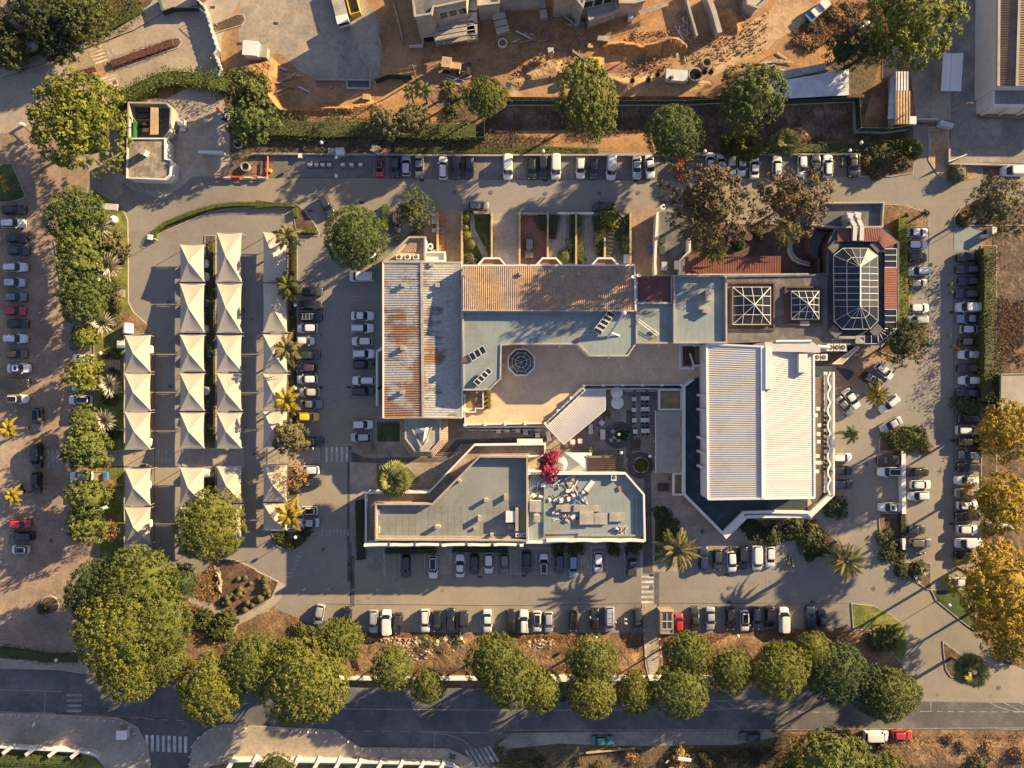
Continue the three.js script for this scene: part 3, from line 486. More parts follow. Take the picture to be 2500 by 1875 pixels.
const CT ={
hatch: [4.15,1.78,1.48,[[-0.5,0.55,0.8],[-0.488,0.84,0.9],[-0.44,0.95,0.97],[-0.2,0.97,1],[0.1,0.97,1],[0.22,0.97,1],[0.36,0.88,0.97],[0.455,0.76,0.88],[0.492,0.62,0.75],[0.5,0.45,0.68]],-0.475,0.24,-0.4,0.06, 'hatchback'],
saloon: [4.6,1.82,1.43,[[-0.5,0.6,0.78],[-0.49,0.88,0.88],[-0.44,0.96,0.95],[-0.25,0.98,1],[0.1,0.96,1],[0.2,0.96,1],[0.34,0.87,0.97],[0.45,0.76,0.88],[0.492,0.62,0.75],[0.5,0.45,0.66]],-0.36,0.22,-0.22,0.05, 'saloon car'],
estate: [4.6,1.84,1.55,[[-0.5,0.58,0.84],[-0.49,0.9,0.93],[-0.45,0.98,0.98],[-0.2,1,1],[0.1,1,1],[0.22,0.99,1],[0.36,0.92,0.97],[0.455,0.8,0.88],[0.492,0.66,0.76],[0.5,0.45,0.68]],-0.48,0.22,-0.43,0.06, 'estate car'],
suv: [4.45,1.88,1.68,[[-0.5,0.62,0.88],[-0.49,1.0,0.94],[-0.45,1.08,0.98],[-0.2,1.1,1],[0.1,1.1,1],[0.22,1.09,1],[0.36,1.03,0.98],[0.46,0.93,0.9],[0.493,0.76,0.8],[0.5,0.5,0.72]],-0.478,0.23,-0.42,0.08, 'crossover'],
small: [3.5,1.64,1.5,[[-0.5,0.58,0.82],[-0.485,0.9,0.92],[-0.43,0.98,0.98],[-0.2,1,1],[0.1,1,1],[0.25,0.99,1],[0.37,0.9,0.96],[0.455,0.78,0.87],[0.492,0.62,0.75],[0.5,0.45,0.68]],-0.47,0.27,-0.4,0.08, 'small hatchback'],
van: [4.9,1.95,1.98,[[-0.5,0.7,0.94],[-0.495,1.15,0.97],[-0.47,1.2,1],[-0.2,1.2,1],[0.1,1.2,1],[0.28,1.17,1],[0.39,1.05,0.97],[0.465,0.9,0.9],[0.494,0.72,0.82],[0.5,0.5,0.75]],-0.492,0.32,-0.475,0.19, 'van'],
pickup: [5.1,1.88,1.75,[[-0.5,0.65,0.94],[-0.495,1.0,0.97],[-0.47,1.02,1],[-0.2,1.03,1],[0.1,1.04,1],[0.22,1.04,1],[0.36,1.0,0.98],[0.46,0.9,0.9],[0.494,0.76,0.82],[0.5,0.5,0.75]],-0.12,0.24,-0.08,0.1, 'pickup'],
};
function carTemplate(kind){
const [Ln,Wd,Ht,st,b0,b1,r0,r1]=CT[kind],o=new THREE.Group(),hw=Wd/2,P=[],idx=[],np=11;
for (const [fx,top,fw] of st){const w=hw*fw,x=fx*Ln;for (const [a,y] of [[-0.95,0.2],[-1,0.5],[-0.985,top-0.14],[-0.9,top-0.03],[-0.5,top+0.015],[0,top+0.03],[0.5,top+0.015],[0.9,top-0.03],[0.985,top-0.14],[1,0.5],[0.95,0.2]]) P.push(x,Math.min(y,Math.max(0.3,top)),a*w);}
for (let i=0;i<st.length-1;i++) for (let j=0;j<np-1;j++){const a=i*np+j,b=a+1,c=a+np,d=c+1;idx.push(a,b,c,b,d,c);}
for (const i of [0,st.length-1]){const s=i*np;for (let j=1;j<np-1;j++) i?idx.push(s,s+j,s+j+1) : idx.push(s,s+j+1,s+j);}
const lower=new THREE.BufferGeometry();lower.setAttribute('position',new THREE.Float32BufferAttribute(P,3));lower.setIndex(idx);lower.computeVertexNormals();

const belt=st[4][1]-0.04,wb=hw*0.93,wr=hw*(kind==='van'?0.84 : 0.73),pw=0.36;
const ring=(v,t,inset=0)=>{const x0=(b0+(r0-b0)*v)*Ln+inset,x1=(b1+(r1-b1)*v)*Ln-inset,w=wb+(wr-wb)*v-inset,y=belt+(Ht-belt)*v,c=Math.cos(t),s=Math.sin(t),e=q=>Math.sign(q)*Math.pow(Math.abs(q),pw);return [(x0+x1)/2+(x1-x0)/2*e(c)*(1+0.03*(1-Math.abs(s))*(c>0?1 : 0.4)),y,w*e(s)];};
const gp=[],gi=[],seg=28,lev=[[0,0],[0.5,-0.015],[0.93,0],[1,0.07],[1.035,0.22]];
for (const [v,ins] of lev) for (let i=0;i<seg;i++){const q=ring(Math.min(v,1),i/seg*2*Math.PI,ins);if (v>1) q[1] += 0.03;gp.push(...q);}
for (let k=0;k<lev.length-1;k++) for (let i=0;i<seg;i++){const a=k*seg+i,b=k*seg+(i+1) % seg,c=a+seg,d=b+seg;gi.push(a,c,b,b,c,d);}
const ct=gp.length/3;gp.push((r0+r1)/2*Ln,Ht+0.045,0);for (let i=0;i<seg;i++) gi.push((lev.length-1)*seg+i,ct,(lev.length-1)*seg+(i+1) % seg);
const house=new THREE.BufferGeometry();house.setAttribute('position',new THREE.Float32BufferAttribute(gp,3));house.setIndex(gi);house.computeVertexNormals();
const body=mesh('body',mergeGeometries([lower,house]),paintOf.w,o);
const win=(name,t0,t1,v0,v1)=>{const g=new Geo(),n=6;for (let i=0;i<n;i++) for (let k=0;k<2;k++){const q=(a,b)=>{const p=ring(v0+(v1-v0)*b/2,t0+(t1-t0)*a/n,-0.022);return p;};g.quad(q(i,k),q(i,k+1),q(i+1,k+1),q(i+1,k));}return mesh(name,g,M.glass,o);};
const D=Math.PI/180;win('windscreen',-43*D,43*D,0.03,0.97);win('rear_window',138*D,222*D,0.16,0.95);
if (kind==='van'){win('side_window',52*D,74*D,0.12,0.75);win('side_window',286*D,308*D,0.12,0.75);}
else{win('side_window',50*D,131*D,0.1,0.88);win('side_window',229*D,310*D,0.1,0.88);}
for (const s of [-1,1]){
const hx=st[7],tx=st[1];
mesh('headlight',geo(g=>{g.prism([[hx[0]*Ln-0.2,s*(hw*0.83)],[hx[0]*Ln+0.1,s*(hw*0.7)],[hx[0]*Ln+0.13,s*(hw*0.5)],[hx[0]*Ln+0.02,s*(hw*0.52)]],hx[1]-0.2,hx[1]-0.015);}),M.lens,o);
mesh('tail_light',geo(g=>{g.box(tx[0]*Ln-0.015,tx[1]-0.3,s*hw*0.74-0.12,tx[0]*Ln+0.07,tx[1]-0.02,s*hw*0.74+0.12);}),M.tail,o);
mesh('mirror',geo(g=>{g.box((b1-0.055)*Ln-0.07,belt+0.02,s*(hw+0.09)-0.1,(b1-0.055)*Ln+0.07,belt+0.15,s*(hw+0.09)+0.1);}),paintOf.w,o);
for (const fx of [-0.3,0.31]){const w=mesh('wheel',geo(g=>g.bar([0,0,-0.1],[0,0,0.1],0.32,0.32,12).bar([0,0,0.1],[0,0,-0.1],0.32,0.32,12)),M.tyre,o);w.position.set(fx*Ln,0.32,s*(hw-0.1));}
}
if (kind==='pickup') mesh('cargo_bed',geo(g=>{g.box(-0.46*Ln,1.045,-hw*0.82,-0.13*Ln,1.075,hw*0.82);}),M.rubber,o);
return o;
}
const carT ={};for (const k in CT) carT[k]=carTemplate(k);
let roofGeo ={};
// heading in image degrees clockwise from east; f: R dark roof, S sunroof, K rack, V cover
function car(p,head,kind,col,place,group,f = '',lvl=0){
const [x,z]=at(p,lvl+0.9),o=carT[kind].clone();o.name=numbered('parked_'+(kind==='van'?'van' : kind==='pickup'?'pickup' : 'car'));scene.add(o);
o.position.set(x,lvl+0.025,z);o.rotation.y=-head*Math.PI/180;
for (const c of o.children) if (c.name==='body'||c.name==='mirror') c.material=paintOf[col];
const [Ln,Wd,Ht,,,,r0,r1,word]=CT[kind],hw=Wd*0.5;let extra = '';
const add=(n,key,fn,m)=>{roofGeo[kind+key]=roofGeo[kind+key]||geo(fn).build();mesh(n,roofGeo[kind+key],m,o);};
if (f.includes('R')){add('roof_panel', 'R',g=>g.prism([[r0*Ln+0.16,-hw*0.56],[r1*Ln-0.12,-hw*0.56],[r1*Ln-0.05,0],[r1*Ln-0.12,hw*0.56],[r0*Ln+0.16,hw*0.56]],Ht+0.02,Ht+0.052),M.glass);extra = ' with glass roof';}
if (f.includes('S')){add('sunroof', 'S',g=>g.box(r1*Ln-0.75,Ht+0.02,-0.38,r1*Ln-0.25,Ht+0.05,0.38),M.glass);extra = ' with a sunroof';}
if (f.includes('K')){add('roof_rack', 'K',g=>{for (const t of [0.2,0.5,0.8]) g.box((r0+(r1-r0)*t)*Ln-0.04,Ht+0.08,-0.6,(r0+(r1-r0)*t)*Ln+0.04,Ht+0.13,0.6);for (const s of [-1,1]) g.box(r0*Ln+0.2,Ht+0.02,s*0.55-0.03,r1*Ln-0.1,Ht+0.1,s*0.55+0.03);},M.steel);extra = ' with roof rack';}
if (!f&&(kind==='suv'||kind==='estate')) add('roof_rail', 'L',g=>{for (const s of [-1,1]) g.box(r0*Ln+0.25,Ht+0.0,s*hw*0.62-0.025,r1*Ln-0.25,Ht+0.06,s*hw*0.62+0.025);},M.darkMetal);
tag(o, `${CN[col][0]} ${word}${extra} ${place}`.replace(' @', ', '),kind==='van'?'van' : kind==='pickup'?'pickup' : 'car',group);return o;
}
function motorcycle(p,head,place,group){
const [x,z]=at(p,0.6),t=new THREE.Group();t.name=numbered('motorcycle');t.position.set(x,0.03,z);t.rotation.y=-head*Math.PI/180;scene.add(t);tag(t, 'black motorcycle '+place, 'motorcycle',group);
for (const a of [-0.68,0.68]){const w=mesh('wheel',geo(g=>g.bar([0,0,-0.06],[0,0,0.06],0.3,0.3,12).bar([0,0,0.06],[0,0,-0.06],0.3,0.3,12)),M.tyre,t);w.position.set(a,0.3,0);}
mesh('frame',geo(g=>{g.box(-0.5,0.3,-0.13,0.4,0.62,0.13);g.bar([0.68,0.3,0.1],[0.4,0.95,0.1],0.03);g.bar([0.68,0.3,-0.1],[0.4,0.95,-0.1],0.03);}),M.darkMetal,t);
mesh('fuel_tank',geo(g=>g.ball(0.15,0.75,0,0.3,0.16,0.18)),paintOf.d,t);mesh('seat',geo(g=>g.ball(-0.4,0.74,0,0.4,0.1,0.17)),M.rubber,t);mesh('handlebar',geo(g=>{g.bar([0.38,0.98,-0.36],[0.38,0.98,0.36],0.025);g.ball(0.55,0.85,0,0.1,0.1,0.1);}),M.steel,t);return t;
}
// ------------------------------------------------------------------ people: one continuous figure, walking or standing
function personGeo(step){
const mc=new MarchingCubes(44,new THREE.MeshBasicMaterial(),false,false,60000),N=44,f=mc.field;mc.isolation=0;
const B=[[[0,1.62,0],[0,1.66,0.01],0.105,0.1],[[0,1.44,0],[0,1.56,0],0.05,0.05],[[-0.16,1.4,0],[0.16,1.4,0],0.085,0.085],[[0,1.35,0],[0,0.98,0],0.15,0.14],[[-0.08,0.95,0],[0.08,0.95,0],0.12,0.12]];
for (const s of [-1,1]){const k=s*step;B.push([[s*0.1,0.92,0],[s*0.1,0.5,k*0.16],0.088,0.06],[[s*0.1,0.5,k*0.16],[s*0.1,0.09,k*0.2-Math.max(0,-k)*0.12],0.06,0.045],[[s*0.1,0.06,k*0.2-0.04],[s*0.1,0.05,k*0.2+0.16],0.05,0.04],[[s*0.2,1.4,0],[s*0.25,1.1,-k*0.08],0.056,0.045],[[s*0.25,1.1,-k*0.08],[s*0.25,0.86,-k*0.2+0.05],0.045,0.034],[[s*0.25,0.86,-k*0.2+0.05],[s*0.25,0.76,-k*0.22+0.07],0.036,0.02]);}
const sc=0.95;for (let z=0;z<N;z++) for (let y=0;y<N;y++) for (let x=0;x<N;x++){
const X=(x/N*2-1)*sc,Y=(y/N*2-1)*sc+0.88,Z=(z/N*2-1)*sc;let d=9;
for (const [a,b,ra,rb] of B){const bx=b[0]-a[0],by=b[1]-a[1],bz=b[2]-a[2],qx=X-a[0],qy=Y-a[1],qz=Z-a[2],t=Math.min(1,Math.max(0,(qx*bx+qy*by+qz*bz)/(bx*bx+by*by+bz*bz))),e=Math.hypot(qx-bx*t,qy-by*t,qz-bz*t)-(ra+(rb-ra)*t),h=Math.max(0,0.05-Math.abs(d-e))/0.05;d=Math.min(d,e)-h*h*0.0125;}
f[x+y*N+z*N*N]=-d;
}
mc.update();const n=mc.count??mc.geometry.drawRange.count,g=new THREE.BufferGeometry(),p=mc.positionArray.slice(0,n*3),nn=mc.normalArray.slice(0,n*3);
for (let i=0;i<n;i++){p[i*3]*= sc;p[i*3+1]=p[i*3+1]*sc+0.88;p[i*3+2]*= sc;}
g.setAttribute('position',new THREE.BufferAttribute(p,3));g.setAttribute('normal',new THREE.BufferAttribute(nn,3));return g;
}
const PG=[personGeo(1),personGeo(0.15)];
const skinM=new THREE.MeshStandardMaterial({vertexColors: true,roughness: 0.8});
function person(p,head,walking,top,legs,label,group){
const [x,z]=at(p,1),g=PG[walking?0 : 1].clone(),q=g.attributes.position,c=new Float32Array(q.count*3),skin=[0.35,0.2,0.13],hair=[0.03,0.02,0.015];
for (let i=0;i<q.count;i++){const y=q.getY(i),ax=Math.abs(q.getX(i)),z2=q.getZ(i);const k=y>1.69||(y>1.6&&z2<0.03)?hair : y>1.47?skin : ax>0.19&&y<1.0?skin : y>0.96?top : y<0.1?[0.02,0.02,0.02] : legs;c.set(k,i*3);}
g.setAttribute('color',new THREE.BufferAttribute(c,3));const o=mesh(numbered('person'),g,skinM,scene);o.position.set(x,0.03,z);o.rotation.y=Math.PI/2-head*Math.PI/180;return tag(o,label, 'person',group);
}
// ------------------------------------------------------------------ street furniture
let lampT;
function lamp(p,label,group,h=4,y0=0.03){
const [x,z]=at(p,h),t=thing('globe_lamp',label, 'lamp',x,z,group,y0);
mesh('pole',geo(g=>g.bar([0,-0.05,0],[0,h-0.3,0],0.07,0.05,8)),M.darkMetal,t);mesh('base',geo(g=>g.bar([0,-0.05,0],[0,0.5,0],0.14,0.1,8)),M.darkMetal,t);
mesh('globe',new THREE.SphereGeometry(0.32,16,12).translate(0,h,0),M.globe,t);mesh('cap',geo(g=>g.bar([0,h+0.25,0],[0,h+0.36,0],0.14,0.03,10)),M.darkMetal,t);return t;
}
const bollardG=geo(g=>{g.bar([0,-0.03,0],[0,0.62,0],0.13,0.13,10);g.ball(0,0.66,0,0.17,0.15,0.17,10,6);}).build();
function bollard(p,label,group){const [x,z]=at(p,0.5),o=mesh(numbered('bollard'),bollardG,M.white,scene);o.position.set(x,0.13,z);return tag(o,label, 'bollard',group);}
const chairT=(()=>{const o=new THREE.Group();mesh('seat',geo(g=>g.box(-0.23,0.42,-0.23,0.23,0.47,0.23)),M.rubber,o);mesh('backrest',geo(g=>g.box(-0.25,0.5,-0.23,-0.2,0.9,0.23)),M.rubber,o);for (const a of [-0.2,0.2]) for (const b of [-0.2,0.2]) mesh('leg',geo(g=>g.box(a-0.02,0,b-0.02,a+0.02,0.42,b+0.02)),M.rubber,o);return o;})();
function chair(x,z,y,head,mat,label,group){const o=chairT.clone();o.name=numbered('chair');o.position.set(x,y,z);o.rotation.y=-head*Math.PI/180;o.children.forEach(c=>{c.material=mat;});scene.add(o);return tag(o,label, 'chair',group);}
function table(p,w,d,ang,label,group,chairs,chMat,chLabel,chGroup,y=0.035){
const [x,z]=at(p,0.75),t=thing('dining_table',label, 'table',x,z,group,y);t.rotation.y=-ang*Math.PI/180;
mesh('table_top',geo(g=>g.box(-w/2,0.72,-d/2,w/2,0.76,d/2)),M.white,t);mesh('pedestal',geo(g=>g.bar([0,0.03,0],[0,0.72,0],0.05,0.05,8)),M.darkMetal,t);mesh('foot',geo(g=>g.box(-0.25,0,-0.25,0.25,0.04,0.25)),M.darkMetal,t);
const c=Math.cos(ang*Math.PI/180),s=Math.sin(ang*Math.PI/180),put=(lx,lz,h)=>chair(x+lx*c-lz*s,z+lx*s+lz*c,y,h+ang,chMat,chLabel,chGroup);
for (const k of chairs){if (k==='n') put(0,-d/2-0.12,90);if (k==='s') put(0,d/2+0.12,-90);if (k==='w') put(-w/2-0.12,0,0);if (k==='e') put(w/2+0.12,0,180);}
}
// shade sail over parked cars: photo rectangle of its eaves
function sail(x0,y0,x1,y1,label,group,post){
const h=2.7,rise=1.5+0.45*smp(N3,x0*3,y0*7),a=at([x0,y0],h),b=at([x1,y1],h),cx=(a[0]+b[0])/2,cz=(a[1]+b[1])/2,wx=(b[0]-a[0])/2,wz=(b[1]-a[1])/2-0.08,t=thing('shade_sail',label, 'shade sail',cx,cz,group);
const g=new Geo(),n=7,pt=(k,u,v)=>{
const q=u*(1-v),e=1-v,sag=0.05*(1-u*u)*e;let X,Z;if (k===0){X=q;Z=-(e-sag);}else if (k===1){X=e-sag*1.2;Z=q;}else if (k===2){X=-q;Z=e-sag;}else{X=-(e-sag*1.2);Z=-q;}
return [cx+X*wx,h+rise*Math.pow(v,1.12)-0.05*Math.sin(Math.PI*v)*(1-Math.abs(u)),cz+Z*wz];
};
for (let k=0;k<4;k++) for (let i=0;i<n;i++) for (let j=0;j<n;j++){const U=q=>q/n*2-1,V=q=>q/n;g.quad(pt(k,U(i),V(j)),pt(k,U(i),V(j+1)),pt(k,U(i+1),V(j+1)),pt(k,U(i+1),V(j)));}
part(t, 'canopy',g,M.tent);
for (const sz of [-1,1]){
part(t, 'edge_beam',geo(q=>q.beam([cx-wx*1.06,h-0.06,cz+sz*(wz-0.06)],[cx+wx*1.06,h-0.06,cz+sz*(wz-0.06)],0.09,0.12)),M.steel);
for (const sx of [-1,1]) part(t, 'post',geo(q=>q.bar([cx+sx*wx*0.97,0,cz+sz*(wz-0.14)],[cx+sx*wx*0.97,h-0.1,cz+sz*(wz-0.14)],0.06,0.06,8)),M.steel);
}
return t;
}

// ------------------------------------------------------------------ building helpers
const v3=(p,h)=>{const q=at(p,h);return [q[0],h,q[1]];};
const lerp3=(a,b,t)=>[a[0]+(b[0]-a[0])*t,a[1]+(b[1]-a[1])*t,a[2]+(b[2]-a[2])*t];
// ribbed sheet between corners A(nw) B(ne) C(se) D(sw); ribs run A->B when dir = 'z', A->D when dir = 'x'
function ribbed(A,B,C,D,pitch,amp,dir,round=false){
const G=new Geo(),E=dir==='z'?[A,D,B,C] : [A,B,D,C],len=Math.hypot(E[1][0]-E[0][0],E[1][2]-E[0][2]),n=Math.max(2,Math.round(len/pitch));
const pr=round?[[0,0],[0.18,0.75],[0.36,1],[0.54,0.75],[0.72,0],[1,0]] : [[0,0],[0.42,0],[0.56,1],[0.86,1],[1,0]];
const P=(t,s,y)=>{const a=lerp3(E[0],E[1],t),b=lerp3(E[2],E[3],t),q=lerp3(a,b,s);q[1] += y;return q;};
for (let i=0;i<n;i++) for (let k=0;k<pr.length-1;k++){const t0=(i+pr[k][0])/n,t1=(i+pr[k+1][0])/n,y0=pr[k][1]*amp,y1=pr[k+1][1]*amp;if (dir==='z') G.quad(P(t0,0,y0),P(t1,0,y1),P(t1,1,y1),P(t0,1,y0));else G.quad(P(t0,0,y0),P(t0,1,y0),P(t1,1,y1),P(t1,0,y1));}
return G;
}
function centre(P){let x=0,z=0;for (const q of P){x += q[0]/P.length;z += q[1]/P.length;}return [x,z];}
function building(name,label,poly,h,cat = 'building',group){const c=centre(W(poly,h));return thing(name,label,cat,c[0],c[1],group);}
function flat(t,poly,h,wall,roof,par=0,pw=0.3,pm=M.white,y0=-0.05){
const P=W(poly,h);part(t, 'wall',geo(g=>g.prism(P,y0,h-0.06,false)),wall);part(t, 'roof',geo(g=>g.prism(P,h-0.058,h)),roof);
if (par) part(t, 'parapet',geo(g=>g.ribbon(P,pw,h-0.3,h+par,true)),pm);
}
// windows on the wall from photo points a to b (read at ground level)
function windows(t,a,b,n,y0,y1,w,h=0,name = 'window',off=0.05){
const A=at(a,h),B=at(b,h),dx=B[0]-A[0],dz=B[1]-A[1],l=Math.hypot(dx,dz),ang=Math.atan2(dz,dx)*180/Math.PI,nx=dz/l*off,nz=-dx/l*off;
for (let i=0;i<n;i++){const k=(i+0.5)/n,x=A[0]+dx*k+nx,z=A[1]+dz*k+nz,f=part(t,name,geo(g=>g.obox(x,z,y0,y1,w,0.1,ang)),M.frame);part(t, 'pane',geo(g=>g.obox(x+nx*0.5,z+nz*0.5,y0+0.08,y1-0.08,w-0.16,0.1,ang)),M.pane,f);}
}
function pane(t,G,m){const o=part(t, 'pane',G,m);return o;}
// glazed face: eave A->B, top D->C (D = C for a triangle), nu x nv panes; mullions collected in F
function glaze(t,A,B,C,D,nu,nv,F,mat,w=0.07){
const P=(u,v)=>lerp3(lerp3(A,B,u),lerp3(D,C,u),v),up=(q,k=0.05)=>[q[0],q[1]+k,q[2]];
for (let i=0;i<nu;i++) for (let j=0;j<nv;j++){const a=P(i/nu,j/nv),b=P((i+1)/nu,j/nv),c=P((i+1)/nu,(j+1)/nv),d=P(i/nu,(j+1)/nv);pane(t,geo(g=>g.quad(a,d,c,b)),typeof mat==='function'?mat(i,j) : mat);}
for (let i=0;i<=nu;i++) F.beam(up(P(i/nu,0)),up(P(i/nu,1)),w,0.08);
for (let j=0;j<nv;j++) F.beam(up(P(0,j/nv),0.053),up(P(1,j/nv),0.053),w,0.08);
}
function clip(poly,f){const o=[];for (let i=0;i<poly.length;i++){const a=poly[i],b=poly[(i+1) % poly.length],fa=f(a),fb=f(b);if (fa>=0) o.push(a);if ((fa>=0)!==(fb>=0)){const t=fa/(fa-fb);o.push([a[0]+(b[0]-a[0])*t,a[1]+(b[1]-a[1])*t]);}}return o;}
function pyramid(t,x0,z0,x1,z1,y0,y1,n,F,mat){
const cx=(x0+x1)/2,cz=(z0+z1)/2,hx=(x1-x0)/2,hz=(z1-z0)/2,Y=(u,v)=>y0+(y1-y0)*(1-Math.max(Math.abs(u),Math.abs(v)));
const Q=(u,v,k=0)=>[cx+u*hx,Y(u,v)+k,cz+v*hz];
for (const [f1,f2] of [[q=>q[0]-q[1],q=>q[0]+q[1]],[q=>q[1]-q[0],q=>q[0]+q[1]],[q=>q[1]-q[0],q=>-q[0]-q[1]],[q=>q[0]-q[1],q=>-q[0]-q[1]]])
for (let i=0;i<n;i++) for (let j=0;j<n;j++){let p=[[-1+2*i/n,-1+2*j/n],[-1+2*(i+1)/n,-1+2*j/n],[-1+2*(i+1)/n,-1+2*(j+1)/n],[-1+2*i/n,-1+2*(j+1)/n]];p=clip(clip(p,f1),f2);let ar=0;for (let k=0;k<p.length;k++){const a=p[k],b=p[(k+1) % p.length];ar += a[0]*b[1]-a[1]*b[0];}if (p.length<3||Math.abs(ar)<0.01) continue;pane(t,geo(g=>{for (let k=1;k<p.length-1;k++) g.tri(Q(...p[0]),Q(...p[k+1]),Q(...p[k]));}),mat);}
for (let i=0;i<=n;i++){const u=-1+2*i/n;for (const s of [[-1,-Math.abs(u)],[-Math.abs(u),Math.abs(u)],[Math.abs(u),1]]) if (s[1]-s[0]>0.01){F.beam(Q(u,s[0],0.05),Q(u,s[1],0.05),0.075,0.08);F.beam(Q(s[0],u,0.054),Q(s[1],u,0.054),0.075,0.08);}}
for (const [u,v] of [[-1,-1],[1,-1],[1,1],[-1,1]]) F.beam(Q(u,v,0.06),Q(0,0,0.06),0.1,0.1);
}
function acUnit(p,h,w,d,ang,label,group){const [x,z]=at(p,h+0.7),t=thing('air_conditioner',label, 'air conditioner',x,z,group,h);t.rotation.y=-ang*Math.PI/180;mesh('casing',geo(g=>g.box(-w/2,0,-d/2,w/2,0.75,d/2)),M.white,t);mesh('fan',geo(g=>{g.disc(0,0,0.752,0.79,Math.min(w,d)*0.36,16);}),M.darkMetal,t);mesh('fan_hub',geo(g=>g.disc(0,0,0.79,0.83,Math.min(w,d)*0.1,10)),M.steel,t);return t;}
function ventBox(p,h,w,d,hh,ang,label,group,m=M.white){const [x,z]=at(p,h+hh),t=thing('roof_vent',label, 'roof vent',x,z,group,h);t.rotation.y=-ang*Math.PI/180;mesh('housing',geo(g=>g.box(-w/2,0,-d/2,w/2,hh,d/2)),m,t);mesh('cap',geo(g=>g.box(-w/2-0.06,hh+0.002,-d/2-0.06,w/2+0.06,hh+0.07,d/2+0.06)),M.concrete,t);return t;}
function solarArray(name,quad,h,n,label,group){
const A=v3(quad[0],h+1.0),B=v3(quad[1],h+1.0),C=v3(quad[2],h+0.35),D=v3(quad[3],h+0.35),t=thing(name,label, 'solar panel',(A[0]+C[0])/2,(A[2]+C[2])/2,group,h),F=new Geo();
for (let i=0;i<n;i++){const g=0.02,a=lerp3(A,B,i/n+g),b=lerp3(A,B,(i+1)/n-g),c=lerp3(D,C,(i+1)/n-g),d=lerp3(D,C,i/n+g);part(t, 'solar_module',geo(q=>q.quad(a,d,c,b)),M.solar);for (const [m,k] of [[a,b],[b,c],[c,d],[d,a]]) F.beam(m,k,0.07,0.05);}
part(t, 'frame',F,M.frame);for (const q of [A,B,C,D]) part(t, 'leg',geo(g=>g.bar([q[0],h,q[2]],q,0.03)),M.steel);
}
function simpleWall(name,label,line,w,h,m,cat = 'wall',group,y0=-0.05){const P=W(line,h),c=centre(P),t=thing(name,label,cat,c[0],c[1],group);part(t, 'wall',geo(g=>g.ribbon(P,w,y0,h)),m);part(t, 'coping',geo(g=>g.ribbon(P,w+0.06,h+0.002,h+0.06)),m);return t;}

